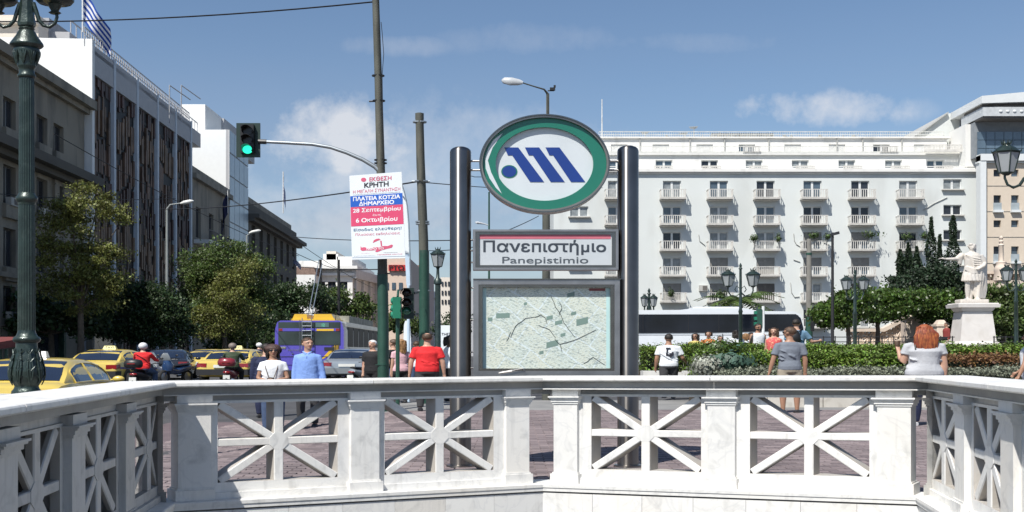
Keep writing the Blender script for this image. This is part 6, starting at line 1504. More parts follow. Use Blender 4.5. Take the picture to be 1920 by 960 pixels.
for i in range(14): mb = MB(); x = 1845 + i * 8; mb.lathe([(.10, ZZ(524, D)), (.16, ZZ(520, D)), (.07, ZZ(515, D)), (.12, ZZ(512, D))], (XX(x, D), D + .9, 0), 8); b2(mb, 'baluster', m_gstone, gp, 50)
# ------------------------------------------------ vehicles
m_taxi = M('taxi_yellow', (.60, .45, .10), .28, var=.04, coat=.7)
m_silver_c = M('car_silver', (.33, .36, .38), .3, .5, var=.04, coat=.6)
m_carblack = M('car_black', (.015, .016, .02), .25, coat=.7)
m_carblue = M('car_blue', (.02, .05, .13), .25, coat=.7)
m_carwhite = M('car_white', (.6, .61, .62), .3, coat=.6)
m_cglass = M('car_glass', (.012, .018, .035), .05, spec=1., coat=.5)
m_tyre = M('tyre_rubber', (.012, .012, .012), .8)
m_rimm = M('alloy_rim', (.35, .36, .37), .3, .8)
m_tail = M('tail_light_red', (.22, .006, .008), .2, coat=1.)
m_chrome = M('chrome_trim', (.55, .55, .55), .15, 1.)
m_plate = M('number_plate', (.66, .66, .62), .5)
m_bump = M('bumper_black', (.02, .02, .022), .55)
m_hl = M('headlight_clear', (.5, .52, .54), .1, coat=1.)
m_tsign = M('taxi_roof_sign', (.72, .66, .22), .4)
m_stripe = M('taxi_blue_stripe', (.02, .04, .20), .4)
def car(label, x, D, rz, paint, taxi=False, cat='car', name='parked_car', wag=False, plate='ΤΑΧΙ', roof_sign=None, scale=1., dark_bumper=True, group=None):
    X = XX(x, D); t = thing(name, label, cat, (X, D, gz(X, D) + .005), group); rz = R(rz)
    def bd(mb, nm, mt, par=None, smooth=None):
        if scale != 1: mb.v = [tuple(c * scale for c in p) for p in mb.v]
        return mb.build(nm, mt, par or t, rz=rz, W=WX, smooth=smooth)
    # lower body: stations along y with (half width, belt height)
    st = [(-2.20, .74, .44, .70), (-2.16, .80, .40, .88), (-2.05, .84, .30, .95), (-1.6, .86, .26, .985), (-1.2, .87, .24, .985), (0, .87, .22, .965), (1.0, .87, .24, .93), (1.6, .85, .26, .86), (2.0, .80, .30, .76), (2.16, .70, .36, .66), (2.2, .62, .42, .58)]
    vs = []; m_ = 12
    for y, w, z0, zb in st:
        h = zb - z0; sec = [(w * .80, z0), (w * .96, z0 + h * .10), (w, z0 + h * .45), (w * .985, z0 + h * .75), (w * .93, z0 + h * .95), (w * .78, z0 + h * 1.0), ]
        ring_ = sec + [(-a, b) for a, b in reversed(sec)]; 
        vs += [(a, y, b) for a, b in ring_]
    fs = [(i * m_ + k, i * m_ + (k + 1) % m_, (i + 1) * m_ + (k + 1) % m_, (i + 1) * m_ + k) for i in range(len(st) - 1) for k in range(m_)] + [tuple(range(m_)), tuple(range((len(st) - 1) * m_, len(st) * m_))[::-1]]
    mb = MB(); mb.add(vs, fs); body = bd(mb, 'body', paint, smooth=40)
    # wheel arches as dark recess
    yr = -1.30
    # cabin
    zr = lambda y: float(np.interp(y, [-1.72, -1.15, -.7, -.2, .4, .75, 1.30], [.97, 1.29, 1.40, 1.43, 1.405, 1.32, .925]))
    wr = lambda y: float(np.interp(y, [-1.72, -1.1, -.3, .4, 1.3], [.60, .60, .61, .60, .66]))
    wb_ = lambda y: float(np.interp(y, [-1.72, -1.1, .4, 1.3], [.74, .82, .83, .78])); zb_ = lambda y: .96 - .02 * max(0, y)
    ys_ = [-1.72, -1.45, -1.15, -.9, -.7, -.4, -.1, .2, .4, .6, .75, 1.0, 1.30]; vs = []
    for y in ys_:
        z1, w1, w0, z0 = zr(y), wr(y), wb_(y), zb_(y) - .02; f_ = max(0, (z1 - z0)) / .45; w1 = w0 + (w1 - w0) * f_
        sec = [(w0, z0), ((w0 * .5 + w1 * .5) + .012, (z0 + z1) / 2), (w1, z1 - .035 * f_), (w1 * .82, z1 + .005), (w1 * .4, z1 + .022 * f_)]; vs += [(a, y, b) for a, b in sec + [(-a, b) for a, b in reversed(sec)]]
    m_ = 10; fs = [(i * m_ + k, i * m_ + (k + 1) % m_, (i + 1) * m_ + (k + 1) % m_, (i + 1) * m_ + k) for i in range(len(ys_) - 1) for k in range(m_)] + [tuple(range(m_)), tuple(range((len(ys_) - 1) * m_, len(ys_) * m_))[::-1]]
    mb = MB(); mb.add(vs, fs); bd(mb, 'roof', paint, smooth=40)
    def side_pt(sx, y, s, e=.006):
        z1, w1, w0, z0 = zr(y), wr(y), wb_(y), zb_(y) - .02; f_ = max(0, (z1 - z0)) / .45; w1 = w0 + (w1 - w0) * f_
        zz = z0 + (z1 - .035 * f_ - z0) * s; ww = w0 + (w1 - w0) * s + .012 * (1 - abs(2 * s - 1)); return (sx * (ww + e), y, zz)
    for sx in (-1, 1):
        for y0, y1 in ((-1.28, -.32), (-.24, .95)):
            n = 8; vs = []; 
            for i in range(n + 1): y = y0 + (y1 - y0) * i / n; vs += [side_pt(sx, y, .07), side_pt(sx, y, .50), side_pt(sx, y, .88 if zr(y) > 1.2 else .80)]
            fs = []
            for i in range(n): a = i * 3; fs += [(a, a + 1, a + 4, a + 3), (a + 1, a + 2, a + 5, a + 4)]
            mb = MB(); mb.add(vs, fs); w_ = bd(mb, 'side_window', m_cglass)
            rim = [side_pt(sx, y0 + (y1 - y0) * i / n, .07, .009) for i in range(n + 1)] + [side_pt(sx, y0 + (y1 - y0) * i / n, .88 if zr(y0 + (y1 - y0) * i / n) > 1.2 else .80, .009) for i in range(n, -1, -1)]
            mb = MB(); mb.path(rim + rim[:1], .012, 4); bd(mb, 'window_trim', m_carblack if not taxi else m_taxi, w_)
        mb = MB(); mb.path([side_pt(sx, y, -.30, .0) for y in (-.28, -.27, -.26)], .008, 4)
        mb = MB(); mb.box(min(sx * .855, sx * .885), max(sx * .855, sx * .885), -.55, -.38, .82, .85); mb.box(min(sx * .86, sx * .885), max(sx * .86, sx * .885), .50, .67, .80, .83); bd(mb, 'door_handle', paint if not taxi else m_bump)
        mb = MB(); mb.ell((sx * .95, .88, .98), (.10, .06, .07), 10, 6); mb.tube((sx * .82, .9, .95), (sx * .9, .88, .97), .02, n=5); bd(mb, 'wing_mirror', paint, smooth=60)
        if taxi: mb = MB(); mb.hexa([(sx * .868, -2.0, .68), (sx * .868, 1.7, .62), (sx * .879, 1.7, .62), (sx * .879, -2.0, .68), (sx * .868, -2.0, .76), (sx * .868, 1.7, .70), (sx * .879, 1.7, .70), (sx * .879, -2.0, .76)]); bd(mb, 'blue_stripe', m_stripe)
    def cross(y, fx_, dz): return (fx_ * wr(max(y, -1.4)) * .0 + fx_, y, dz)
    # rear window and windscreen
    for nm, y0, y1 in (('rear_window', -1.66, -.80), ('windscreen', 1.22, .70)):
        n = 4; vs = []
        for i in range(n + 1):
            y = y0 + (y1 - y0) * i / n; z = zr(y) + .026; 
            f_ = max(0, (zr(y) - .94)) / .45; w = (wb_(y) + (wr(y) - wb_(y)) * f_) * .90
            for q in (-1, -.5, 0, .5, 1): vs.append((q * w, y + (-.012 if y < 0 else .012), z - .022 * q * q * 1.2))
        fs = [(i * 5 + k, i * 5 + k + 1, i * 5 + k + 6, i * 5 + k + 5) for i in range(n) for k in range(4)]
        mb = MB(); mb.add(vs, fs); bd(mb, nm, m_cglass, smooth=60)
    # wheels
    for sx in (-1, 1):
        for y in (-1.32, 1.33):
            mb = MB(); mb.lathe([(.20, -.10), (.30, -.095), (.315, -.06), (.315, .06), (.30, .095), (.20, .10)], (sx * .78, y, .315), 22, axis='x'); w_ = bd(mb, 'tyre', m_tyre, smooth=40)
            mb = MB(); mb.lathe([(.02, .08), (.19, .085), (.205, .104), (.06, .11)], (sx * .78, y, .315), 16, axis='x') if sx > 0 else mb.lathe([(.06, -.11), (.205, -.104), (.19, -.085), (.02, -.08)], (sx * .78, y, .315), 16, axis='x'); bd(mb, 'rim', m_rimm, w_)
            mb = MB(); ar = [(y + .37 * math.cos(a), .315 + .37 * math.sin(a)) for a in [math.pi * i / 12 for i in range(13)]]; mb.prism(ar, sx * .868, sx * .874, 'x'); bd(mb, 'wheel_arch', m_bump)
    # bumpers, lights, plate
    mb = MB(); mb.hexa([(-.80, -2.27, .36), (.80, -2.27, .36), (.86, -1.95, .36), (-.86, -1.95, .36), (-.80, -2.28, .60), (.80, -2.28, .60), (.875, -1.95, .60), (-.875, -1.95, .60)]); bd(mb, 'bumper', m_bump if dark_bumper else paint)
    mb = MB(); mb.hexa([(-.74, 2.0, .32), (.74, 2.0, .32), (.66, 2.26, .32), (-.66, 2.26, .32), (-.78, 2.0, .56), (.78, 2.0, .56), (.68, 2.27, .56), (-.68, 2.27, .56)]); bd(mb, 'bumper', paint)
    for sx in (-1, 1):
        mb = MB(); mb.hexa([(sx * .50, -2.215, .68), (sx * .80, -2.19, .68), (sx * .86, -1.98, .70), (sx * .5, -2.0, .70), (sx * .50, -2.205, .84), (sx * .79, -2.175, .84), (sx * .85, -1.98, .86), (sx * .5, -2.0, .86)]); bd(mb, 'tail_light', m_tail)
        mb = MB(); mb.ell((sx * .60, 2.08, .68), (.17, .12, .08), 10, 6); bd(mb, 'headlight', m_hl)
    mb = MB(); mb.box(-.27, .27, -2.245, -2.20, .66, .78); p_ = bd(mb, 'number_plate', m_plate)
    if not rz:
        pass
    if taxi:
        mb = MB(); sg_ = .55 if roof_sign else 1; mb.hexa([(-.20, -.32, 1.45), (.20, -.32, 1.45), (.20, -.12, 1.45), (-.20, -.12, 1.45), (-.16, -.27, 1.58), (.16, -.27, 1.58), (.16, -.17, 1.58), (-.16, -.17, 1.58)]); mb.v = [(a * sg_, b, c) for a, b, c in mb.v]; s_ = bd(mb, 'roof_sign', roof_sign or m_tsign)
        me = text_mesh('TAXI', .02); v = [(p.co.x, p.co.y) for p in me.vertices]; xs_ = [a for a, _ in v]; w0_, w1_ = min(xs_), max(xs_)
        if not roof_sign:
            mb = MB(); mb.add([((a - (w0_ + w1_) / 2) / (w1_ - w0_) * .26, -.31 + b * .12 * .3, 1.475 + b * .12) for a, b in v], [tuple(p.vertices) for p in me.polygons]); bd(mb, 'lettering', m_ptxt, s_)
    mb = MB(); mb.tube((-.1, .1 - .9, 1.43), (-.1, -1.15, 1.75), .006, .003, 4); bd(mb, 'aerial', m_bump)
    return t
car('yellow taxi nearest the left edge, white roof sign, seen from behind', 84, 15.6, 3, m_taxi, True, 'taxi', 'taxi', roof_sign=m_carwhite, group=None)
car('second yellow taxi with blue side stripe and lit-coloured roof sign, behind the nearest one', 211, 30, -2, m_taxi, True, 'taxi', 'taxi')
car('yellow taxi seen squarely from behind beside the red boxed scooter', 447, 32.2, -2, m_taxi, True, 'taxi', 'taxi')
car('yellow car half hidden left of the third taxi', 398, 40, -2, m_taxi, False, 'taxi', 'taxi')
car('silver saloon car beyond the man in the blue shirt', 666, 34, -1, m_silver_c, False, 'car', 'car', dark_bumper=False)
car('black car parked on the left between motorcycles', 318, 36, 8, m_carblack, False, 'car', 'parked_car')
car('dark blue car at the kerb near the black car', 300, 46, 4, m_carblue, False, 'car', 'parked_car')
car('dark car in the shade left of the row of motorcycles', 225, 44, 4, m_carblack, False, 'car', 'parked_car')
car('small white car far down the street left of the trolleybus', 500, 62, 0, m_carwhite, False, 'car', 'car')
# --- trolleybus
m_bpurple = M('bus_purple', (.085, .07, .40), .35, var=.05, coat=.4)
m_byel = M('bus_yellow', (.68, .42, .03), .4, var=.05, coat=.3)
m_bside = M('bus_side_pale', (.45, .46, .44), .35, var=.15, scale=1.5, coat=.4)
m_bwin = M('bus_window', (.030, .045, .045), .15, spec=.5, var=.5, scale=.6)
DBU = 36.; Xb = XX(580, DBU); zg = gz(Xb, DBU) - .2; bus = thing('trolleybus', 'purple and yellow trolleybus seen from behind with roof ladder and poles', 'trolleybus', (Xb, DBU, zg))
kb = DBU / F; wB = 64.5 * kb; skew = .05
def by(x, y, d=0.): p = PX(x, y, DBU); return (p.x, p.y + d, p.z)
def bb(mb, nm, mt, par=None, smooth=None): return mb.build(nm, mt, par or bus, world=True, smooth=smooth)
def sk(mb):   # the bus stands slightly turned: its side runs along the street
    mb.v = [(x + (y - DBU) * .006, y, z) for x, y, z in mb.v]; return mb
xl, xr = XX(515.5, DBU), XX(644.5, DBU); zt_, zb2 = ZZ(601, DBU), zg + .32; Lb = 11.5
mb = MB(); e = .12
mb.prism([(xl + .02, zb2), (xl, zb2 + .3), (xl, zt_ - .45), (xl + .1, zt_ - .10), (xl + .25, zt_), (xr - .25, zt_), (xr - .1, zt_ - .10), (xr, zt_ - .45), (xr, zb2 + .3), (xr - .02, zb2)], DBU, DBU + .35); body = bb(sk(mb), 'rear_body', m_bpurple, None, 30)
mb = MB(); mb.prism([(xl + .01, zb2 + .02), (xl + .01, zt_ - .45), (xl + .1, zt_ - .11), (xl + .25, zt_ - .01), (xr - .25, zt_ - .01), (xr - .1, zt_ - .11), (xr - .005, zt_ - .45), (xr - .005, zb2 + .02)], DBU + .351, DBU + Lb); bb(sk(mb), 'side_body', m_bside, None, 30)
mb = MB(); mb.box(XX(522, DBU), XX(638, DBU), DBU - .02, DBU + .01, ZZ(646.5, DBU), ZZ(604, DBU)); rw = bb(mb, 'rear_window', m_bwin)
mb = MB(); mb.box(XX(524, DBU), XX(636, DBU), DBU - .03, DBU - .0205, ZZ(621, DBU), ZZ(615.5, DBU)); bb(mb, 'window_band', m_bpurple, rw)
mb = MB(); mb.box(XX(594, DBU), XX(626, DBU), DBU - .036, DBU - .0305, ZZ(620.5, DBU), ZZ(616.5, DBU)); bb(mb, 'yellow_strip', m_byel, rw)
for a, b_ in ((523, 530), (630, 637)): mb = MB(); mb.box(XX(a, DBU), XX(b_, DBU), DBU - .036, DBU - .0305, ZZ(620.5, DBU), ZZ(616, DBU)); bb(mb, 'marker_light', m_tail, rw)
mb = MB(); mb.box(XX(592, DBU), XX(617, DBU), DBU - .035, DBU - .0205, ZZ(613.5, DBU), ZZ(605, DBU)); dsp = bb(mb, 'route_display', M('display_dark', (.08, .14, .13), .3), rw); text('route_number', '12', XX(604, DBU), XX(609, DBU), ZZ(612, DBU), ZZ(607, DBU), DBU - .037, M('display_green', (.1, .5, .3), .4, emit=.5), dsp)
mb = MB()
for x in (568, 585.5): mb.tube(by(x, 655, -.14), by(x, 596, -.14), .022, n=6)
for y in (604, 611.5, 620, 629, 638, 647): mb.tube(by(568, y, -.14), by(585.5, y, -.14), .02, n=6)
for x in (562.5, 564.5): mb.tube(by(x, 660, -.1), by(x, 600, -.1), .012, n=4)
bb(mb, 'ladder', m_galv)
mb = MB(); mb.box(XX(523, DBU), XX(637, DBU), DBU - .015, DBU, ZZ(669, DBU), ZZ(668.2, DBU)); mb.box(XX(519, DBU), XX(641, DBU), DBU - .012, DBU, ZZ(684.6, DBU), ZZ(684, DBU)); bb(mb, 'panel_seam', m_bump)
mb = MB(); mb.prism([(XX(600, DBU), ZZ(676, DBU)), (XX(628, DBU), ZZ(646, DBU)), (XX(636, DBU), ZZ(646, DBU)), (XX(636, DBU), ZZ(662, DBU)), (XX(620, DBU), ZZ(665, DBU))], DBU - .006, DBU); bb(mb, 'yellow_flash', m_byel)
mb = MB(); mb.box(XX(608, DBU), XX(627, DBU), DBU - .02, DBU, ZZ(657, DBU), ZZ(651, DBU)); bb(mb, 'vent_grille', m_bump)
for i in range(5): mb = MB(); mb.box(XX(622 + i * 3, DBU), XX(623.4 + i * 3, DBU), DBU - .022, DBU, ZZ(660, DBU), ZZ(648 - i, DBU)); bb(mb, 'louvre', m_bump)
mb = MB(); mb.box(XX(518, DBU), XX(536, DBU), DBU - .02, DBU, ZZ(653.5, DBU), ZZ(650, DBU)); bb(mb, 'badge', m_chrome); text('fleet_lettering', 'ΗΛΠΑΠ', XX(540, DBU), XX(562, DBU), ZZ(658, DBU), ZZ(654.5, DBU), DBU - .012, m_chrome, bus)
for x in (519, 636):
    for y in (690, 697): mb = MB(); mb.ell(by(x + 2.5, y, -.01), (.09, .03, .07), 10, 6); bb(mb, 'tail_light', m_tail)
mb = MB(); mb.box(XX(548, DBU) , XX(562, DBU), DBU - .02, DBU, ZZ(696, DBU), ZZ(692, DBU)); bb(mb, 'number_plate', m_plate)
mb = MB(); mb.ell(by(548.5, 663, -.01), (.045, .02, .035), 8, 6); bb(mb, 'lock_cover', m_chrome)
mb = MB(); mb.box(xl + .02, xr - .02, DBU - .08, DBU + .1, zg + .3, zg + .62); bb(mb, 'bumper', m_bump)
mb = MB(); mb.box(XX(541, DBU), XX(624, DBU), DBU + .4, DBU + 2.2, zt_ - .01, ZZ(597, DBU)); mb.prism([(XX(543, DBU), ZZ(597, DBU)), (XX(547, DBU), ZZ(588, DBU)), (XX(570, DBU), ZZ(588, DBU)), (XX(571, DBU), ZZ(597, DBU))], DBU + .45, DBU + 2); mb.prism([(XX(583, DBU), ZZ(597, DBU)), (XX(584, DBU), ZZ(588, DBU)), (XX(617, DBU), ZZ(588, DBU)), (XX(622, DBU), ZZ(597, DBU))], DBU + .45, DBU + 2); bb(sk(mb), 'roof_pod', m_byel)
mb = MB(); mb.box(XX(540, DBU), XX(632, DBU), DBU + 2.6, DBU + 9, zt_ - .01, zt_ + .35); bb(sk(mb), 'roof_equipment', M('roof_kit_grey', (.30, .29, .24), .7, var=.3))
mb = MB()
for y in (587,): mb.tube(by(541, 599, .3), by(541, y, .5), .015, n=4); mb.tube(by(541, y, .5), by(626, y, .5), .015, n=4); mb.tube(by(626, y, .5), by(626, 599, .3), .015, n=4)
bb(mb, 'roof_rail', m_black)
mb = MB()
for a, b_ in ((565, 598), (572, 604)): mb.tube(by(a, 590, 1.2), PX(b_, 487 + (a - 565), 44), .025, n=5)
bb(mb, 'trolley_boom', m_galv)
for i in range(8):     # side windows towards the street
    y0 = DBU + .9 + i * 1.3; mb = MB(); mb.box(xr - .02, xr + .006, y0, y0 + 1.15, ZZ(650, DBU), ZZ(612, DBU)); w_ = bb(sk(mb), 'side_window', M('bus_side_window', (.02, .025, .028), .5, spec=.15, var=.3))
mb = MB(); mb.box(xr - .02, xr + .004, DBU + .5, DBU + Lb - .1, ZZ(611, DBU), ZZ(603, DBU) - .0); bb(sk(mb), 'side_fascia', m_bside)
for y0 in (DBU + 2.6, DBU + 8.8):
    for s_ in (xl + .15, xr - .15): mb = MB(); mb.lathe([(.25, -.14), (.46, -.13), (.48, 0), (.46, .13), (.25, .14)], (s_, y0, zg + .48), 20, axis='x'); bb(mb, 'wheel', m_tyre, None, 40)
# --- tour coach
DC = 37.; kc = DC / F; zc0 = gz(XX(1350, DC), DC); co_ = thing('coach', 'long white tour coach with black tinted windows beyond the hedge', 'coach', (XX(1250, DC), DC, 0))
m_cw = M('coach_white', (.64, .67, .70), .3, var=.03, coat=.5)
m_cwin = M('coach_tinted_glass', (.010, .013, .02), .06, spec=.35, var=.5, scale=.5)
def cc(mb, nm, mt, par=None, smooth=None): return mb.build(nm, mt, par or co_, world=True, smooth=smooth)
def side(pts, y0, y1, nm, mt, par=None): mb = MB(); mb.prism([(XX(a, DC), ZZ(b, DC)) for a, b in pts], y0, y1); return cc(mb, nm, mt, par)
side([(946, 704), (944, 600), (948, 583), (1275, 581), (1300, 578), (1395, 578), (1425, 583), (1490, 584), (1502, 590), (1508, 612), (1512, 640), (1512, 704)], DC, DC + 2.5, 'body', m_cw)
win = side([(948, 626), (948, 590), (1492, 589), (1501, 596), (1506, 614), (1506, 618), (1448, 621), (1330, 624)], DC - .03, DC - .002, 'window_band', m_cwin)
for x in (1035, 1120, 1205, 1290, 1347, 1428): 
    mb = MB(); mb.box(XX(x, DC), XX(x + 1.0, DC), DC - .034, DC - .0305, ZZ(623, DC), ZZ(590, DC)); cc(mb, 'window_joint', m_black, win)
side([(1482, 590), (1496, 591), (1504, 612), (1508, 648), (1494, 648), (1489, 612)], DC - .05, DC - .031, 'windscreen_edge', m_cwin)
mb = MB(); mb.box(XX(948, DC), XX(1494, DC), DC - .012, DC, ZZ(628.5, DC), ZZ(627.3, DC)); cc(mb, 'trim_strip', M('coach_grey_trim', (.3, .32, .35), .4), None)
for x in (1330, 1354): side([(x, 626), (x + 1.5, 626), (x + 3.5, 660), (x + 2, 660)], DC - .03, DC - .001, 'door_seam', m_bump)
mb = MB(); mb.path([(XX(1506, DC), DC - .1, ZZ(594, DC)), (XX(1517, DC), DC - .35, ZZ(594, DC)), (XX(1519, DC), DC - .4, ZZ(606, DC))], [.03, .03, .03], 6); mb.obox((XX(1519, DC), DC - .4, ZZ(613, DC)), (.16, .12, .45)); cc(mb, 'mirror', m_black)
for x in (1010, 1080, 1440): mb = MB(); mb.lathe([(.25, -.14), (.48, -.13), (.50, 0), (.48, .13), (.25, .14)], (XX(x, DC), DC + .12, .5), 20, axis='y'); cc(mb, 'wheel', m_tyre, None, 40)
side([(1300, 578.2), (1395, 578.2), (1390, 574.5), (1305, 574.5)], DC + .4, DC + 2, 'roof_unit', m_cw)
# --- motorcycles
def motorbike(label, x, D, rz, col, box=None, cat='motorcycle', wind=True, group=None, name='motorcycle'):
    X = XX(x, D); t = thing(name, label, cat, (X, D, gz(X, D) + .005), group); rz = R(rz)
    def bd(mb, nm, mt, par=None, smooth=50): return mb.build(nm, mt, par or t, rz=rz, W=WX, smooth=smooth)
    for y in (-.62, .66):
        mb = MB(); 
        for i in range(1): mb.path([(0, y + .24 * math.cos(a), .29 + .24 * math.sin(a)) for a in [2 * math.pi * q / 20 for q in range(21)]], .055, 8, cap=False)
        w_ = bd(mb, 'tyre', m_tyre); mb = MB(); mb.lathe([(.02, -.04), (.17, -.03), (.2, -.02), (.2, .02), (.17, .03), (.02, .04)], (0, y, .29), 14, axis='x'); bd(mb, 'rim', m_rimm, w_)
    mb = MB(); mb.path([(0, -.75, .70), (0, -.55, .66), (0, -.2, .60), (0, .05, .52), (0, .3, .56), (0, .45, .80)], [(.10, .07), (.15, .12), (.16, .16), (.15, .16), (.13, .14), (.09, .10)], 12); bd(mb, 'body', col)
    mb = MB(); mb.path([(0, -.70, .82), (0, -.4, .80), (0, -.05, .76), (0, .12, .74)], [(.09, .04), (.14, .05), (.13, .05), (.07, .03)], 10); bd(mb, 'seat', m_black)
    mb = MB(); mb.path([(0, .52, .86), (0, .50, .70), (0, .60, .45), (0, .66, .29)], [.05, .05, .05, .04], 8); mb.path([(0, .42, .55), (.0, .44, .75), (0, .50, .98)], [.17, .19, .10], 10); bd(mb, 'front_shield', col)
    mb = MB(); mb.path([(-.34, .34, 1.0), (-.2, .42, 1.02), (0, .47, .98), (.2, .42, 1.02), (.34, .34, 1.0)], .016, 6); bd(mb, 'handlebar', m_black)
    for sx in (-1, 1): mb = MB(); mb.tube((sx * .26, .42, 1.0), (sx * .32, .48, 1.16), .007, n=4); mb.ell((sx * .34, .48, 1.18), (.055, .02, .04), 8, 6); bd(mb, 'mirror', m_black)
    mb = MB(); mb.box(-.09, .09, -.86, -.84, .42, .56); bd(mb, 'number_plate', m_plate, smooth=None)
    mb = MB(); mb.ell((0, -.80, .66), (.10, .05, .045), 10, 6); bd(mb, 'tail_light', m_tail)
    mb = MB(); mb.tube((.14, -.3, .32), (.16, -.85, .38), .05, .06, 8); bd(mb, 'exhaust', m_chrome)
    if box: 
        mb = MB(); mb.path([(0, -.78, .87), (0, -.78, .93), (0, -.78, 1.03), (0, -.78, 1.13), (0, -.78, 1.17)], [(.19, .15), (.24, .19), (.25, .20), (.21, .17), (.1, .08)], 12); bd(mb, 'top_box', box)
        mb = MB(); mb.box(-.1, .1, -.985, -.97, 1.0, 1.03); bd(mb, 'reflector', m_tail, smooth=None)
    if wind: mb = MB(); mb.path([(0, .55, .98), (0, .60, 1.12), (0, .58, 1.28)], [(.18, .01), (.17, .01), (.08, .01)], 10); bd(mb, 'windshield', M('screen_clear', (.18, .2, .22), .1, coat=1.))
    return t
m_redp = M('scooter_red', (.22, .02, .03), .3, coat=.6)
mk_ = [motorbike('scooter with black top box ridden by the red jacketed rider', 268, 25.5, -3, m_black, m_black),
       motorbike('scooter with dark red top box ridden beside the yellow taxi', 434, 27, 2, m_redp, m_redp),
       motorbike('white fronted scooter standing at the kerb right of the red jacketed rider', 297, 33, 172, m_carwhite, None),
       motorbike('dark scooter parked in the row behind the hatted woman', 478, 36, 20, m_black, m_black),
       motorbike('grey scooter parked beside the tall green pole', 683, 27, -20, m_silver_c, None),
       motorbike('dark blue motorcycle parked right of the white fronted scooter', 330, 31, 160, m_carblue, None)]
# ------------------------------------------------ people
m_skin = M('skin_light', (.46, .27, .19), .5, var=.06, scale=4)
m_skin2 = M('skin_tanned', (.33, .18, .115), .5, var=.06, scale=4)
m_hdark = M('hair_dark', (.018, .013, .010), .55, var=.3, scale=20, bump=.6, bscale=60)
m_hbrown = M('hair_brown', (.07, .038, .02), .5, var=.3, scale=20, bump=.6, bscale=60)
m_hred = M('hair_red', (.24, .058, .020), .62, var=.35, scale=14, island=.35)
m_hblond = M('hair_blond', (.24, .13, .055), .5, var=.3, scale=14, island=.3)
m_hgrey = M('hair_grey', (.16, .13, .11), .6, var=.2)
m_lips = M('lips', (.32, .10, .09), .45)
m_eyed = M('eye_dark', (.02, .015, .012), .2)
m_sung = M('sunglasses', (.008, .008, .010), .1, coat=1.)
m_shoe = M('shoe_dark', (.03, .03, .035), .6); m_shoew = M('shoe_white', (.6, .6, .6), .6)
def cloth(name, col, **k): return M(name, col, .85, var=.08, scale=3, bump=.8, bscale=9, **k)
def organic(mb, name, mat, voxel, par, rz, it=3, W=WX):
    me = bpy.data.meshes.new(name); me.from_pydata(mb.v, [], mb.f)
    bm = bmesh.new(); bm.from_mesh(me); bmesh.ops.recalc_face_normals(bm, faces=bm.faces); bm.to_mesh(me); bm.free()
    ob = bpy.data.objects.new(name, me); C.objects.link(ob)
    m = ob.modifiers.new('r', 'REMESH'); m.mode = 'VOXEL'; m.voxel_size = voxel
    if it: s = ob.modifiers.new('s', 'SMOOTH'); s.factor = .5; s.iterations = it
    dg = bpy.context.evaluated_depsgraph_get(); out = bpy.data.meshes.new_from_object(ob.evaluated_get(dg)); bpy.data.objects.remove(ob)
    n = len(out.vertices); v = np.zeros(n * 3); out.vertices.foreach_get('co', v); v = v.reshape(-1, 3)
    c, q = math.cos(rz), math.sin(rz); v = np.stack([(v[:, 0] * c - v[:, 1] * q) * W, v[:, 0] * q + v[:, 1] * c, v[:, 2]], 1)
    out.vertices.foreach_set('co', v.ravel()); out.materials.clear(); out.materials.append(mat); out.shade_smooth(); out.update(); out.name = name
    return put(name, out, par)
def V(*a): return Vector(a)
DOWN = ((.10, -.02, -1), (.06, .12, -1))
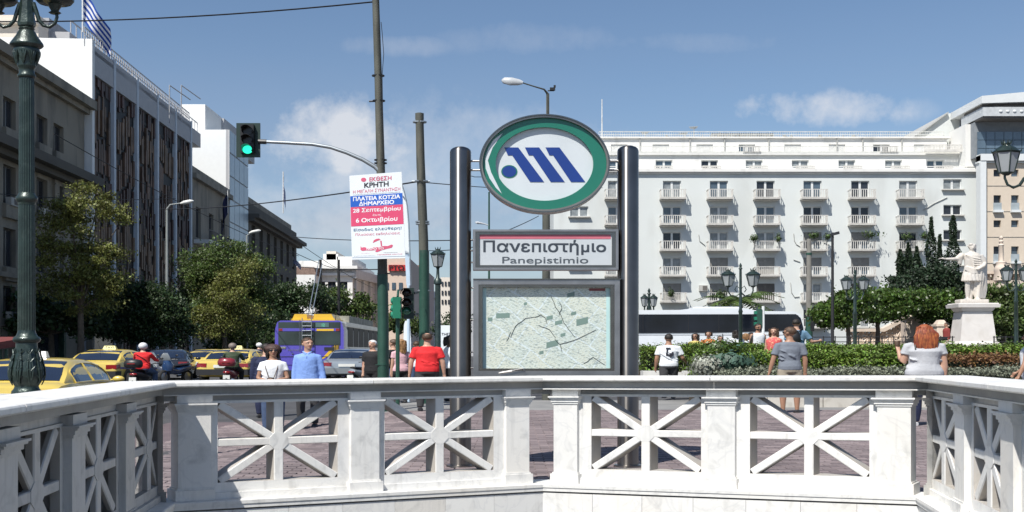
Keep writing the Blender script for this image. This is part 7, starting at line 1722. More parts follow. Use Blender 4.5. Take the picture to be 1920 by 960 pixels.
def person(label, x, D, rz, H=1.72, g=1., shirt=None, sleeve='short', pants=None, shorts=False, skin=None, hair='short', hcol=None, armR=DOWN, armL=DOWN, legR=((.04, .0, -1), (.0, -.02, -1)), legL=((.04, .0, -1), (.0, -.02, -1)),
           turn=0., shoes=None, group=None, base=None, dz=0., vox=.013, glasses=False, female=False, beard=False, pitch=0., hips=1., name='person', cat='person', sh_w=1., longshirt=.50):
    X = XX(x, D); z0 = (gz(X, D) if base is None else base) + .02; t = thing(name, label, cat, (X, D, z0), group); rz = R(rz); skin = skin or m_skin
    s = H; G = g
    shw = (.088 if female else .099) * (1 + (G - 1) * .55) * sh_w
    hipw = (.098 if female else .090) * G * hips
    pel = V(0, 0, .52 * s + dz)
    def ringset(inf, lo, hi):
        tab = [(.47, hipw * .92, .062 * G), (.50, hipw, .068 * G), (.54, hipw * 1.0, .070 * G), (.61, (.072 if female else .082) * G * (1 if G < 1.2 else 1.06), .058 * G * (1 if G < 1.2 else 1.1)), (.68, .084 * G, .063 * G), (.74, .092 * G * sh_w, .066 * G), (.78, .094 * sh_w * (1 + (G - 1) * .6), .058 * (1 + (G - 1) * .5)), (.805, .080 * sh_w, .050), (.828, .052 * sh_w, .040), (.845, .034, .032)]
        pts = []; rr = []
        for f_, a, b in tab:
            if lo <= f_ <= hi: pts.append((0, (.008 if .6 < f_ < .8 else 0) * s + pitch * (f_ - .5) * s, f_ * s + dz)); rr.append(((a + inf) * s, (b + inf) * s))
        return pts, rr
    body = MB(); p, r = ringset(0, .47, .845); body.path(p, r, 20)
    neck = V(0, .0 + pitch * .34 * s, .83 * s + dz); body.path([neck, neck + V(0, .008 * s, .06 * s)], [.032 * s * (1 + (G - 1) * .5), .030 * s * (1 + (G - 1) * .4)], 12)
    # head
    hd = MB(); hc = V(0, .006 * s + pitch * .36 * s, .0 + dz)
    hd.ell((0, -.004 * s, .948 * s), (.045 * s, .056 * s, .051 * s), 18, 12); hd.ell((0, .012 * s, .922 * s), (.037 * s, .040 * s, .052 * s), 16, 12); hd.ell((0, .036 * s, .884 * s), (.017 * s, .014 * s, .013 * s), 10, 8)
    hd.path([(0, .048 * s, .943 * s), (0, .058 * s, .930 * s), (0, .064 * s, .920 * s), (0, .054 * s, .914 * s)], [.005 * s, .007 * s, .010 * s, .008 * s], 8)
    for sx in (-1, 1): hd.ell((sx * .046 * s, -.002 * s, .930 * s), (.006 * s, .013 * s, .019 * s), 8, 6); hd.ell((sx * .018 * s, .044 * s, .948 * s), (.016 * s, .010 * s, .005 * s), 8, 6)
    mt = Matrix.Rotation(R(turn), 3, 'Z')
    def head_xf(m): m.v = [tuple(mt @ Vector(q) + hc) for q in m.v]; return m
    head_xf(hd); body.add(hd.v, hd.f)
    shoulders = {}; arms = {}
    for sx, (u, f_) in ((1, armR), (-1, armL)):
        sh = V(sx * shw * s, pitch * .3 * s, .790 * s + dz); u = V(u[0] * sx, u[1], u[2]).normalized(); f_ = V(f_[0] * sx, f_[1], f_[2]).normalized()
        el = sh + u * .172 * s; wr_ = el + f_ * .150 * s; arms[sx] = (sh, el, wr_, f_)
        ga = (1 + (G - 1) * .6) * (.86 if female and G < 1.2 else 1)
        body.path([sh + V(-sx * .03 * s, 0, .008 * s), sh, sh + (el - sh) * .4, el, el + (wr_ - el) * .3, wr_], [.024 * s * ga, .029 * s * ga, .026 * s * ga, .0225 * s * ga, .0225 * s * ga, .0145 * s * (1 + (G - 1) * .4)], 12)
        # hand: palm, four fingers, thumb from the side
        d = f_; lat = V(0, 1, 0) if abs(d.z) > .6 else V(0, 0, 1); lat = (lat - d * lat.dot(d)).normalized(); nrm = d.cross(lat) * (-sx)
        if (nrm.x * sx) > 0: nrm = -nrm
        pc = wr_ + d * .028 * s
        body.path([wr_ - d * .005 * s, wr_ + d * .012 * s, pc + d * .018 * s], [(.014 * s, .012 * s), (.019 * s, .012 * s), (.021 * s, .010 * s)] if abs(lat.y) > .5 else [.014 * s, .017 * s, .016 * s], 10)
        for q, (o_, L_) in enumerate(((-1.5, .034), (-.5, .043), (.5, .046), (1.5, .041))):
            b0 = pc + d * .014 * s + lat * o_ * .0085 * s; b1 = b0 + d * L_ * .5 * s + nrm * .004 * s; b2_ = b1 + d * L_ * .36 * s + nrm * .014 * s
            body.path([b0, b1, b2_], [.0058 * s, .0054 * s, .0042 * s], 7)
        tb = wr_ + d * .012 * s + lat * .014 * s; body.path([tb, tb + d * .018 * s + lat * .012 * s + nrm * .006 * s, tb + d * .036 * s + lat * .013 * s + nrm * .012 * s], [.0075 * s, .0065 * s, .005 * s], 7)
    legs = {}
    for sx, (u, f_) in ((1, legR), (-1, legL)):
        hp = V(sx * .050 * s * (1 + (G * hips - 1) * .5), 0, .50 * s + dz); u = V(u[0] * sx, u[1], u[2]).normalized(); f_ = V(f_[0] * sx, f_[1], f_[2]).normalized()
        kn = hp + u * .235 * s; an = kn + f_ * .225 * s; legs[sx] = (hp, kn, an); gl = 1 + (G * hips - 1) * .8
        body.path([hp, hp + (kn - hp) * .35, kn, kn + (an - kn) * .3, an], [.050 * s * gl, .046 * s * gl, .031 * s * gl, .030 * s * gl, .019 * s], 12)
        body.path([an + V(0, -.02 * s, -.018 * s), an + V(0, .03 * s, -.026 * s), an + V(sx * .006 * s, .085 * s, -.032 * s)], [.020 * s, .020 * s, .013 * s], 10)
    bo = organic(body, 'body', skin, vox, t, rz)
    def bd(m, nm, mat, par=None, smooth=60): return m.build(nm, mat, par or t, rz=rz, W=WX, smooth=smooth)
    # eyes, mouth
    for sx in (-1, 1): e = MB(); e.ell((sx * .017 * s, .0485 * s, .9405 * s), (.0065 * s, .004 * s, .0035 * s), 8, 6); bd(head_xf(e), 'eye', m_eyed, bo)
    e = MB(); e.ell((0, .0515 * s, .9015 * s), (.013 * s, .004 * s, .0035 * s), 10, 6); bd(head_xf(e), 'mouth', m_lips, bo)
    for sx in (-1, 1):
        if not glasses: e = MB(); e.path([(sx * .008 * s, .0535 * s, .9505 * s), (sx * .018 * s, .0525 * s, .9535 * s), (sx * .027 * s, .046 * s, .951 * s)], .0016 * s, 5); bd(head_xf(e), 'eyebrow', hcol or m_hdark, bo)
    if glasses:
        e = MB()
        for sx in (-1, 1):
            e.ell((sx * .0185 * s, .0535 * s, .940 * s), (.0155 * s, .0045 * s, .011 * s), 12, 8); e.path([(sx * .033 * s, .048 * s, .943 * s), (sx * .045 * s, .02 * s, .942 * s), (sx * .048 * s, -.004 * s, .938 * s)], .002 * s, 5)
        e.tube((-.008 * s, .057 * s, .943 * s), (.008 * s, .057 * s, .943 * s), .0022 * s); bd(head_xf(e), 'sunglasses', m_sung)
    # hair
    hcol = hcol or m_hdark
    if hair in ('short', 'balding', 'crew'):
        hm = MB(); k_ = 1.06 if hair == 'crew' else 1.10
        keep = (lambda a, b, c: (b < .30 and c > -.55 and not (b > -.2 and abs(a) > .75 and c < -.25)) or (c > .42 and b < .8)) if hair != 'balding' else (lambda a, b, c: (b < .1 and -.6 < c < .62 and not (b > -.2 and c < -.25)))
        hm.ell((0, -.005 * s, .950 * s), (.046 * s * k_, .057 * s * k_, .052 * s * k_), 24, 18, keep=keep)
        hm.v = [(a + rnd.uniform(-.0015, .0015) * s, b + rnd.uniform(-.0015, .0015) * s, c + rnd.uniform(-.0015, .0015) * s) for a, b, c in hm.v]; bd(head_xf(hm), 'hair', hcol)
    elif hair in ('long', 'curly', 'bob', 'up'):
        hm = MB(); hm.ell((0, -.010 * s, .950 * s), (.053 * s, .062 * s, .057 * s), 24, 18, keep=lambda a, b, c: b < .35 or c > .45)
        rg = random.Random(int(x)); L_ = {'long': .155, 'curly': .11, 'bob': .085, 'up': .03}[hair]; wave = .012 if hair == 'curly' else .004
        for q in range(190 if hair != 'up' else 60):
            a = rg.uniform(R(155), R(385)); rr = rg.uniform(.93, 1.12); cx_, cy_ = .050 * s * rr * math.cos(a), -.008 * s + .058 * s * rr * math.sin(a)
            zt_ = (.955 + rg.uniform(-.02, .03)) * s; l = L_ * s * rg.uniform(.65, 1.05); pts = []
            fall = rg.uniform(-.3, .5)
            for j in range(5):
                u = j / 4; ph = rg.uniform(0, 6) if hair == 'curly' else q
                pts.append((cx_ * (1 + .12 * math.sin(u * 3) * fall) + wave * s * math.sin(u * 8 + ph), cy_ * (1 + .10 * u * (1 - u) * 2) - .004 * s * u + wave * s * math.cos(u * 8 + ph), zt_ - l * u - .02 * s * u))
            hm.path(pts, [(.006 * s, .004 * s), (.0085 * s, .005 * s), (.008 * s, .005 * s), (.006 * s, .004 * s), (.0015 * s, .001 * s)], 5)
        bd(head_xf(hm), 'hair', hcol)
    elif hair == 'helmet':
        hm = MB(); hm.ell((0, 0, .945 * s), (.066 * s, .078 * s, .072 * s), 22, 16, keep=lambda a, b, c: c > -.75 and not (b > .45 and -.5 < c < .35)); bd(head_xf(hm), 'helmet', hcol)
        hm = MB(); hm.ell((0, .002 * s, .945 * s), (.064 * s, .076 * s, .070 * s), 22, 16, keep=lambda a, b, c: b > .4 and -.55 < c < .4); bd(head_xf(hm), 'visor', m_sung)
    if beard:
        hm = MB(); hm.ell((0, .012 * s, .918 * s), (.0385 * s, .043 * s, .054 * s), 16, 12, keep=lambda a, b, c: b > .0 and c < -.25 and not (abs(a) < .35 and c > -.42)); bd(head_xf(hm), 'beard', hcol)
    # clothes
    if shirt:
        sm_ = MB(); p, r = ringset(.0085, longshirt, .832); sm_.path(p, r, 22)
        for sx in (1, -1):
            sh, el, wr_, f_ = arms[sx]; ga = (1 + (G - 1) * .6) * (.88 if female and G < 1.2 else 1)
            if sleeve == 'none': continue
            if sleeve == 'long': sm_.path([sh + V(-sx * .035 * s, 0, .010 * s), sh, sh + (el - sh) * .3, (sh + el) / 2, el, (el + wr_) / 2, wr_], [.026 * s * ga, .0325 * s * ga, .0335 * s * ga, .031 * s * ga, .029 * s * ga, .025 * s * ga, .020 * s], 12)
            else: sm_.path([sh + V(-sx * .035 * s, 0, .010 * s), sh, sh + (el - sh) * .35, sh + (el - sh) * (.68 if not female else .5)], [.026 * s * ga, .033 * s * ga, .0345 * s * ga, .037 * s * ga], 14)
        # folds: soft ridges across the back and waist
        rg = random.Random(int(x * 7))
        for q in range(14):
            a = rg.uniform(0, 2 * math.pi); zf = rg.uniform(.53, .74); rx, ry = (.088 * G + .0085) * s, (.063 * G + .0085) * s; pts = []
            for j in range(6): aa = a + j * .13; pts.append((rx * math.cos(aa), ry * math.sin(aa) + pitch * (zf - .5) * s, (zf - j * rg.uniform(.004, .009)) * s + dz))
            sm_.path(pts, [.003 * s, .007 * s, .008 * s, .008 * s, .006 * s, .002 * s], 6)
        so_ = organic(sm_, 'shirt', shirt, vox, t, rz, 2)
    if pants:
        pm = MB(); p, r = ringset(.006, .47, .56 if longshirt < .55 else .6); pm.path(p, r, 20)
        for sx in (1, -1):
            hp, kn, an = legs[sx]; gl = 1 + (G * hips - 1) * .8
            if shorts: pm.path([hp, hp + (kn - hp) * .4, kn + (hp - kn) * .08], [.056 * s * gl, .054 * s * gl, .048 * s * gl], 14)
            else: pm.path([hp, hp + (kn - hp) * .4, kn, (kn + an) / 2, an + V(0, 0, .005 * s)], [.055 * s * gl, .051 * s * gl, .040 * s * gl, .036 * s * gl, .031 * s], 14)
        organic(pm, 'shorts' if shorts else 'trousers', pants, vox, t, rz, 2)
    for sx in (1, -1):
        hp, kn, an = legs[sx]; sh_ = MB(); sh_.path([an + V(0, -.030 * s, -.022 * s), an + V(0, -.01 * s, -.018 * s), an + V(0, .03 * s, -.024 * s), an + V(sx * .005 * s, .075 * s, -.032 * s), an + V(sx * .006 * s, .10 * s, -.036 * s)], [(.018 * s, .018 * s), (.026 * s, .026 * s), (.026 * s, .024 * s), (.027 * s, .018 * s), (.014 * s, .010 * s)], 12)
        sh_.v = [(a, b, max(c, (an.z - .045 * s))) for a, b, c in sh_.v]; bd(sh_, 'shoe', shoes or m_shoe)
    return t, dict(rz=rz, s=s, arms=arms, bd=bd, head_xf=head_xf, hc=hc, shw=shw)
walk_a = ((.03, .30, -1), (.0, -.05, -1)); walk_b = ((.03, -.18, -1), (.0, -.45, -1))
c_red = cloth('shirt_red', (.62, .018, .022)); c_blue = cloth('shirt_light_blue', (.20, .33, .68)); c_white = cloth('shirt_white', (.68, .70, .72)); c_grey = cloth('tshirt_slate_grey', (.155, .175, .21)); c_lgrey = cloth('top_pale_grey', (.42, .43, .45))
c_navy = cloth('trousers_navy', (.012, .018, .055)); c_black = cloth('cloth_black', (.012, .012, .014)); c_char = cloth('trousers_charcoal', (.035, .035, .038)); c_jean = cloth('jeans', (.05, .08, .15)); c_green = cloth('jacket_green', (.04, .06, .03)); c_orange = cloth('top_orange', (.5, .16, .05)); c_pink = cloth('top_pink', (.62, .38, .42)); c_yel = cloth('top_yellow', (.5, .42, .12)); c_beige = cloth('shorts_beige', (.30, .26, .20))
# man in red from behind
t, P_ = person('heavy man in a red polo shirt walking away, thinning hair', 801, 16.3, 0, 1.70, 1.22, c_red, 'short', c_char, False, m_skin, 'balding', m_hbrown, armR=((.24, -.02, -1), (.08, .15, -1)), armL=((.26, -.02, -1), (.10, .1, -1)), legR=walk_a, legL=((.03, -.1, -1), (0, -.2, -1)))
# man in blue shirt facing us
t, P_ = person('man in a light blue buttoned shirt facing the camera, looking to his right', 577, 14.2, 180, 1.70, .98, c_blue, 'long', c_char, False, m_skin, 'crew', m_hbrown, armR=((.13, .0, -1), (.05, .1, -1)), armL=((.20, -.05, -1), (.16, .1, -1)), turn=32, sh_w=.88)
s = P_['s']; e = MB(); e.path([(-.036 * s, -.012 * s, .850 * s), (-.03 * s, .03 * s, .842 * s), (-.004 * s, .052 * s, .826 * s), (-.014 * s, .056 * s, .812 * s)], [(.010 * s, .004 * s)] * 4, 6); e.path([(.036 * s, -.012 * s, .850 * s), (.03 * s, .03 * s, .842 * s), (.004 * s, .052 * s, .826 * s), (.014 * s, .056 * s, .812 * s)], [(.010 * s, .004 * s)] * 4, 6); P_['bd'](e, 'collar', c_blue)
e = MB(); e.box(-.0045 * s, .0045 * s, .070 * s, .076 * s, .52 * s, .80 * s); 
for q in range(6): e.ell((0, (.079 - .001 * q) * s, (.78 - q * .045) * s), (.004 * s, .002 * s, .004 * s), 8, 5)
P_['bd'](e, 'button_placket', c_blue)
e = MB(); e.path([(.095 * s * math.cos(a), .080 * s * math.sin(a), .522 * s) for a in [2 * math.pi * q / 24 for q in range(25)]], [(.006 * s, .010 * s)] * 25, 6, cap=False); P_['bd'](e, 'belt', m_black)
# woman in white top and sunglasses facing us
t, P_ = person('woman in a white top and sunglasses facing the camera, with big dark hair', 512, 13.6, 180, 1.60, 1.02, c_white, 'short', c_jean, False, m_skin2, 'bob', m_hdark, armR=((.22, .10, -1), (-.60, .75, -.15)), armL=((.22, .10, -1), (-.60, .75, -.15)), turn=14, glasses=True, female=True)
s = P_['s']; e = MB(); e.ell((0, -.024 * s, .958 * s), (.074 * s, .076 * s, .056 * s), 22, 14); e.v = [(a + rnd.uniform(-.002, .002) * s, b + rnd.uniform(-.002, .002) * s, c + rnd.uniform(-.002, .002) * s) for a, b, c in e.v]; P_['bd'](P_['head_xf'](e), 'hair_crown', M('hair_reddish_brown', (.060, .030, .024), .6, var=.4, scale=14, bump=.7, bscale=50))
e = MB(); e.ell((0, -.012 * s, .940 * s), (.078 * s, .066 * s, .060 * s), 22, 14, keep=lambda a, b, c: b < .35); P_['bd'](P_['head_xf'](e), 'hair_sides', m_hdark)
e = MB()
for sx in (-1, 1): e.path([(sx * .055 * s, .045 * s, .81 * s), (sx * .05 * s, .078 * s, .74 * s), (sx * .03 * s, .086 * s, .66 * s), (sx * .01 * s, .092 * s, .60 * s)], .0035 * s, 5)
P_['bd'](e, 'bag_strap', m_hbrown); e = MB(); e.ell((0, .125 * s, .615 * s), (.034 * s, .016 * s, .022 * s), 12, 8); P_['bd'](e, 'purse', m_hdark)
# man in navy behind her
person('man in a dark navy jacket standing behind the woman in white', 499, 17.5, 12, 1.72, 1.3, c_navy, 'long', c_navy, False, m_skin, 'short', m_hdark)
# white t shirt man
t, P_ = person('man in a white T-shirt with a dark back print beside the tall hedge', 1254, 20.3, 0, 1.77, 1.14, c_white, 'short', c_char, False, m_skin2, 'crew', m_hdark, armR=((.34, .10, -1), (.35, .9, -.35)), armL=((.20, -.05, -1), (.05, .3, -1)), legR=walk_a, legL=walk_b)
s = P_['s']
for (a, b_, c_, d_) in ((-.040, .012, .775, .79), (-.035, -.02, .755, .772), (-.035, -.016, .72, .752), (-.040, -.022, .665, .715), (-.020, .0, .665, .69), (.003, .022, .665, .70), (.024, .045, .665, .725), (.0, .03, .645, .662)):
    e = MB(); e.box(a * s, b_ * s, -.0835 * s, -.060 * s, c_ * s, d_ * s); P_['bd'](e, 'back_print', m_ptxt, smooth=None)
# slate grey man
t, P_ = person('man in a slate grey T-shirt seen from behind, sunglasses, head turned left', 1481, 15.6, 0, 1.80, 1.06, c_grey, 'short', c_beige, True, m_skin2, 'crew', m_hbrown, armR=((.18, -.02, -1), (.02, .12, -1)), armL=((.26, -.02, -1), (.20, .1, -1)), turn=48, glasses=True, legR=((.05, .05, -1), (0, -.03, -1)), legL=((.05, -.05, -1), (0, -.03, -1)), sh_w=1.0)
# red haired woman
t, P_ = person('red-haired woman in a pale grey top seen from behind, left arm raised to a cup', 1733, 12.9, 0, 1.75, 1.36, c_lgrey, 'short', c_navy, False, m_skin, 'long', m_hred, armR=((.16, -.02, -1), (.04, .06, -1)), armL=((.22, .10, -1), (.06, .55, .85)), female=True, hips=1.02, shoes=m_shoew, sh_w=1.12)
s = P_['s']; e = MB()
rg = random.Random(4)
for q in range(520):
    a = rg.uniform(-1, 1); xx_ = a * .076 + rg.gauss(0, .004); top = 1.012 - .045 * a * a; L_ = rg.uniform(.17, .285) - .07 * abs(a); pts = []
    for j in range(6):
        u = j / 5; pts.append(((xx_ * (.62 + .44 * math.sin(min(1, u * 1.3) * math.pi * .62)) + .006 * math.sin(q + u * 4)) * s, (-.012 - .062 * min(1, u * 2.6) ** .6 * (1 - .3 * a * a) + .010 * max(0, u - .5) + .004 * math.sin(q * 1.7)) * s, (top - L_ * u - .01) * s))
    e.path(pts, [(.003 * s, .002 * s), (.0050 * s, .003 * s), (.0055 * s, .003 * s), (.005 * s, .003 * s), (.004 * s, .0025 * s), (.0008 * s, .0008 * s)], 5)
P_['bd'](e, 'hair_strands', m_hred)
e = MB(); e.ell((0, -.010 * s, .940 * s), (.060 * s, .058 * s, .060 * s), 22, 16, keep=lambda a, b, c: b < .45 or c > .6); P_['bd'](e, 'hair_cap', m_hred)
sh, el, wr_, f_ = P_['arms'][-1]; e = MB(); e.lathe([(.018 * s, 0), (.024 * s, .06 * s), (.022 * s, .062 * s)], tuple(wr_ + f_ * .04 * s + V(0, .01, 0)), 14); P_['bd'](e, 'cup', m_hbrown)
e = MB(); e.path([(-.075 * s, -.02 * s, .835 * s), (-.08 * s, -.055 * s, .80 * s), (-.085 * s, -.07 * s, .76 * s)], [(.006 * s, .003 * s)] * 3, 6); P_['bd'](e, 'strap', m_black)
# right edge passer-by
person('passer-by in white cut off by the right edge of the view', 1932, 14.5, 60, 1.68, 1.1, c_white, 'none', c_white, False, m_skin2, 'short', m_hdark, armR=((.3, .2, -1), (.1, .6, -.6)), armL=((.35, .1, -1), (.2, .3, -1)))
# flowered woman and rucksack man
t, P_ = person('woman with curly brown hair in a red flowered dress facing the camera', 1451, 21.6, 165, 1.62, 1.05, cloth('dress_red_floral', (.62, .10, .10), stain=((.75, .6, .35), 16, .52, .9)), 'none', c_beige, True, m_skin, 'curly', m_hbrown, female=True, base=.36)
t, P_ = person('man in a blue T-shirt with a black rucksack behind the slate grey man', 1493, 20.9, -25, 1.78, 1.05, cloth('shirt_teal_blue', (.12, .22, .32)), 'short', c_char, False, m_skin, 'crew', m_hdark, base=.42, armR=((.5, .3, -1), (.3, .8, .1)))
s = P_['s']; e = MB(); e.path([(0, -.10 * s, .60 * s), (0, -.115 * s, .66 * s), (0, -.115 * s, .74 * s), (0, -.10 * s, .815 * s)], [(.06 * s, .03 * s), (.082 * s, .05 * s), (.08 * s, .048 * s), (.05 * s, .03 * s)], 14)
for sx in (-1, 1): e.path([(sx * .06 * s, -.09 * s, .80 * s), (sx * .065 * s, -.02 * s, .85 * s), (sx * .07 * s, .06 * s, .80 * s), (sx * .08 * s, .07 * s, .72 * s), (sx * .09 * s, -.02 * s, .66 * s)], [(.010 * s, .004 * s)] * 5, 6)
P_['bd'](e, 'rucksack', m_black)
# small figures beyond the hedge and on the left
gb = 'people waiting beside the coach'
bgp = [(1304, 28, 150, 1.66, 'dark haired woman in yellow and sunglasses, leftmost of those beside the coach', c_yel, 'curly', m_hdark, True, .10), (1329, 28, 160, 1.74, 'dark haired person in orange beside the coach, second from the left', c_orange, 'up', m_hdark, False, .10), (1350, 29, 190, 1.62, 'short man in pale shirt and sunglasses beside the coach', c_white, 'crew', m_hbrown, True, .06),
       (1381, 28, 10, 1.76, 'person with black curly hair and white top left of the twin lantern post', c_white, 'curly', m_hdark, False, .12), (1398, 29, 30, 1.66, 'light brown haired person in white right of the twin lantern post', c_white, 'bob', m_hblond, False, .12), (1408, 30, 20, 1.72, 'dark haired person in white next to the bearded man', c_white, 'bob', m_hdark, False, .12), (1421, 26, 200, 1.86, 'bearded man in a white vest with a black bag beside the coach', c_white, 'short', m_hdark, True, .18)]
for x, D, rz_, h_, lab, sh_, hr_, hc_, gl_s, bz in bgp:
    t, P_ = person(lab, x, D, rz_, h_, 1.0, sh_, 'none' if 'vest' in lab else 'short', c_char, False, m_skin if hc_ is not m_hdark else m_skin2, hr_, hc_, glasses=gl_s, group=gb, base=bz + .22, vox=.02, beard='bearded' in lab)
    if 'vest' in lab: e = MB(); e.path([(.09 * h_, .03, .8 * h_), (.12 * h_, .06, .72 * h_), (.13 * h_, .0, .6 * h_)], [(.03, .02)] * 3, 6); P_['bd'](e, 'bag_strap', m_black)
person('seated figure in a dull red jacket beside the statue plinth', 1775, 37.3, 100, 1.6, 1.1, cloth('jacket_dull_red', (.20, .03, .025)), 'long', c_black, False, m_skin2, 'short', m_hdark, base=1.15, vox=.02, legR=((.1, 1, -.1), (0, .1, -1)), legL=((.1, 1, -.1), (0, .1, -1)))
person('person in black with a white cap half hidden by the tall green pole', 699, 20, 150, 1.70, 1.15, c_black, 'short', c_black, False, m_skin, 'crew', m_shoew)
person('woman with long fair hair in a pink and white top between the green poles', 751, 19.5, 25, 1.66, .98, c_pink, 'short', c_black, False, m_skin, 'long', m_hblond, female=True, turn=30)
person('dark haired person behind the blonde woman by the tall pole', 738, 22, 60, 1.72, 1.0, c_black, 'short', c_jean, False, m_skin, 'short', m_hbrown)
person('dark haired woman in white and black leaning beside the left steel post', 843, 19.5, -60, 1.70, 1.05, c_white, 'short', c_black, False, m_skin2, 'bob', m_hdark, female=True)
person('person in white hidden behind the man in red', 781, 24, 10, 1.66, 1.0, c_white, 'short', c_jean, False, m_skin, 'short', m_hbrown, vox=.02)
ride = dict(armR=((.30, .75, -.75), (-.05, 1, -.1)), armL=((.30, .75, -.75), (-.05, 1, -.1)), legR=((.30, 1, -.35), (-.05, .15, -1)), legL=((.30, 1, -.35), (-.05, .15, -1)))
t, P_ = person('scooter rider in a red jacket and white helmet seen from behind', 268, 25.36, -3, 1.74, 1.12, c_red, 'long', c_jean, False, m_skin, 'helmet', m_shoew, dz=-.05, **ride)
e = MB(); s = 1.74; e.path([(-.09 * s, -.06 * s, .76 * s), (0, -.083 * s, .70 * s), (.09 * s, -.07 * s, .63 * s)], [(.010 * s, .004 * s)] * 3, 6); P_['bd'](e, 'bag_strap', m_black)
person('scooter rider in an olive jacket and grey helmet beside the yellow taxi', 436, 26.93, 4, 1.72, 1.12, c_green, 'long', c_black, False, m_skin, 'helmet', m_hgrey, dz=-.05, **ride)
person('distant rider in white helmet among the parked motorcycles', 486, 37, 30, 1.72, 1.0, c_navy, 'long', c_black, False, m_skin, 'helmet', m_shoew, vox=.025)

# ------------------------------------------------ statue on its plinth
D = 38.; ks = D / F; zb_s = ZZ(646, D); X = XX(1824, D)
pt_ = thing('statue_plinth', 'tall tapering white marble plinth of the statue in the garden', 'plinth', (X, D, zb_s)); m_pl = M('plinth_marble', (.60, .57, .54), .7, var=.05, stain=((.42, .38, .33), 1.5, .5, .4), bump=.1)
def fr_(mb, w0, w1, y0, y1, d=1.):
    a, b_ = w0 * ks, w1 * ks; za, zc2 = ZZ(y0, D), ZZ(y1, D); da, db = a / WX * d, b_ / WX * d
    mb.hexa([(X - a, D - da, za), (X + a, D - da, za), (X + a, D + da, za), (X - a, D + da, za), (X - b_, D - db, zc2), (X + b_, D - db, zc2), (X + b_, D + db, zc2), (X - b_, D + db, zc2)])
mb = MB(); fr_(mb, 41, 41, 700, 646.5); fr_(mb, 41, 35, 646.4, 640); b2(mb, 'base', m_pl, pt_)
mb = MB(); fr_(mb, 33.5, 27.5, 639.9, 586); b2(mb, 'shaft', m_pl, pt_)
mb = MB(); fr_(mb, 25.5, 28.5, 585.9, 583); fr_(mb, 28.6, 32, 582.9, 577.5); fr_(mb, 38.5, 39.5, 577.4, 571); fr_(mb, 37, 36, 570.9, 569); b2(mb, 'cap', m_pl, pt_)
st_ = thing('marble_statue', 'marble statue of a robed standing man with one arm stretched out', 'statue', (X - .05, D, ZZ(569, D))); H = ZZ(457, D) - ZZ(563, D); s = H; z_ = ZZ(563, D) - ZZ(569, D)
o = MB(); o.box(-.19 * s, .19 * s, -.13 * s, .13 * s, 0, z_ + .012 * s); organic(o, 'footing', MB_S, .035, st_, math.pi, 1)
b = MB()
def zt2(f_): return f_ * s + z_
b.ell((0, .0, zt2(.945)), (.048 * s, .056 * s, .052 * s), 16, 12); b.ell((0, .018 * s, zt2(.915)), (.036 * s, .036 * s, .045 * s), 14, 10); b.ell((0, .052 * s, zt2(.925)), (.010 * s, .014 * s, .018 * s), 8, 6); b.ell((.02 * s, .03 * s, zt2(.985)), (.03 * s, .03 * s, .022 * s), 8, 6); b.ell((-.03 * s, -.01 * s, zt2(.98)), (.03 * s, .03 * s, .022 * s), 8, 6)
for q in range(14): a = q * .45; b.ell((.046 * s * math.cos(a), .046 * s * math.sin(a) - .01 * s, zt2(.955 + .012 * (q % 3))), (.014 * s, .014 * s, .014 * s), 6, 5)
b.path([(0, 0, zt2(.84)), (0, .005 * s, zt2(.89))], [.038 * s, .034 * s], 12)
b.path([(0, 0, zt2(.40)), (0, .0, zt2(.52)), (0, .0, zt2(.60)), (0, .01 * s, zt2(.70)), (0, .008 * s, zt2(.78)), (0, 0, zt2(.83)), (0, 0, zt2(.85))], [(.10 * s, .07 * s), (.11 * s, .078 * s), (.098 * s, .07 * s), (.105 * s, .075 * s), (.125 * s, .07 * s), (.09 * s, .05 * s), (.045 * s, .04 * s)], 18)
for q in range(16):      # skirt of the tunic, in hanging folds
    a = 2 * math.pi * q / 16; b.path([(.085 * s * math.cos(a), .06 * s * math.sin(a), zt2(.56)), (.108 * s * math.cos(a), .08 * s * math.sin(a), zt2(.44)), (.120 * s * math.cos(a + .08), .09 * s * math.sin(a + .08), zt2(.335))], [.016 * s, .022 * s, .024 * s], 7)
b.path([(0, 0, zt2(.50)), (0, 0, zt2(.345))], [(.10 * s, .07 * s), (.115 * s, .085 * s)], 16)
for sx, fy in ((1, .02), (-1, -.01)):
    b.path([(sx * .055 * s, 0, zt2(.40)), (sx * .058 * s, .01 * s, zt2(.27)), (sx * .055 * s, -.005 * s, zt2(.18)), (sx * .055 * s, -.01 * s, zt2(.05))], [.046 * s, .036 * s, .036 * s, .022 * s], 12); b.path([(sx * .055 * s, -.02 * s, zt2(.02)), (sx * .065 * s, .04 * s, zt2(.02)), (sx * .075 * s, .09 * s, zt2(.012))], [.026 * s, .026 * s, .018 * s], 10)
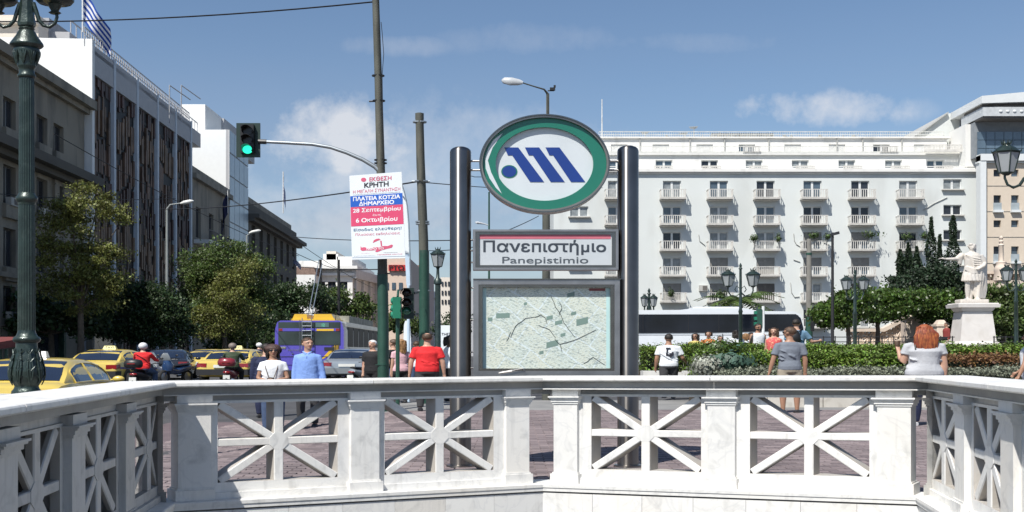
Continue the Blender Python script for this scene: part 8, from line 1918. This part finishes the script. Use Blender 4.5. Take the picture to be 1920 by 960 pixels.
# outstretched right arm and open hand (his right = the viewer's left)
b.path([(.11 * s, 0, zt2(.80)), (.20 * s, .02 * s, zt2(.73)), (.27 * s, .05 * s, zt2(.725)), (.37 * s, .07 * s, zt2(.725))], [.040 * s, .034 * s, .027 * s, .019 * s], 12)
b.path([(.12 * s, 0, zt2(.815)), (.17 * s, .01 * s, zt2(.76)), (.16 * s, .01 * s, zt2(.64))], [(.045 * s, .045 * s), (.050 * s, .05 * s), (.022 * s, .03 * s)], 10)
b.ell((.395 * s, .075 * s, zt2(.73)), (.028 * s, .022 * s, .013 * s), 10, 6)
for q in range(4): b.path([(.41 * s, (.06 + q * .011) * s, zt2(.733)), (.445 * s, (.058 + q * .013) * s, zt2(.737 - q * .002)), (.462 * s, (.058 + q * .014) * s, zt2(.73))], [.0075 * s, .007 * s, .0055 * s], 7)
b.path([(.385 * s, .055 * s, zt2(.738)), (.405 * s, .04 * s, zt2(.752)), (.42 * s, .035 * s, zt2(.756))], [.009 * s, .0075 * s, .006 * s], 7)
# left arm with the cloak gathered over it and falling to the ground
b.path([(-.11 * s, 0, zt2(.80)), (-.165 * s, -.0 * s, zt2(.66)), (-.13 * s, .07 * s, zt2(.60)), (-.07 * s, .10 * s, zt2(.56))], [.042 * s, .036 * s, .030 * s, .020 * s], 12); b.ell((-.05 * s, .11 * s, zt2(.545)), (.026 * s, .02 * s, .02 * s), 10, 6)
for q in range(9):
    u = q / 8; x0_ = -.08 - .10 * u; b.path([(x0_ * s, (.02 - .07 * u) * s, zt2(.80 - .03 * u)), ((x0_ - .015) * s, (.06 - .12 * u) * s, zt2(.62)), ((x0_ - .02 + .02 * math.sin(q * 2)) * s, (.05 - .12 * u) * s, zt2(.42)), ((x0_ - .005 + .02 * math.sin(q * 3)) * s, (.03 - .1 * u) * s, zt2(.20)), ((x0_ + .01) * s, (.02 - .08 * u) * s, zt2(.03))], [.022 * s, .026 * s, .024 * s, .026 * s, .030 * s], 8)
for q in range(6): b.path([((.10 - .02 * q) * s, .06 * s, zt2(.80 - q * .03)), (.0, .088 * s, zt2(.74 - q * .04)), (-.10 * s, .07 * s, zt2(.72 - q * .035))], [.010 * s, .014 * s, .012 * s], 7)
for q in range(4): b.path([(.11 * s, .05 * s, zt2(.60 - q * .02)), (.0, .09 * s, zt2(.545 - q * .025)), (-.12 * s, .06 * s, zt2(.60 - q * .03))], [.010 * s, .015 * s, .014 * s], 7)
b.path([(.0, -.09 * s, zt2(.0)), (-.02 * s, -.085 * s, zt2(.3)), (-.03 * s, -.06 * s, zt2(.62)), (-.07 * s, -.08 * s, zt2(.92)), (-.06 * s, -.08 * s, zt2(.99))], [(.09 * s, .04 * s), (.08 * s, .04 * s), (.06 * s, .03 * s), (.018 * s, .018 * s), (.026 * s, .026 * s)], 12)
organic(b, 'figure', MB_S, .022, st_, math.pi, 2)

# ------------------------------------------------ layout grid to metres
# Everything above stands on a grid whose depth unit is KD metres. Bring every thing to its real place:
# what has a size of its own only moves; ground, walls, facades and other runs of masonry are laid out along the grid.
RUNS = {'building', 'wall', 'balustrade', 'screen', 'hedge', 'plants', 'trolleybus', 'fence', 'wire', 'paving', 'shop', 'awning', 'emblem'}
_done = set()
def to_metres(o):
    if o.type == 'MESH' and o.data.name not in _done:
        _done.add(o.data.name); n = len(o.data.vertices); v = np.zeros(n * 3); o.data.vertices.foreach_get('co', v); v[1::3] *= KD; o.data.vertices.foreach_set('co', v); o.data.update()
    for c in o.children: c.location.y *= KD; to_metres(c)
for o in [o for o in sc.objects if o.parent is None and o.type in ('MESH', 'EMPTY')]:
    o.location.y *= KD
    if o.get('category') in RUNS or o.get('kind') in ('structure', 'stuff'): to_metres(o)
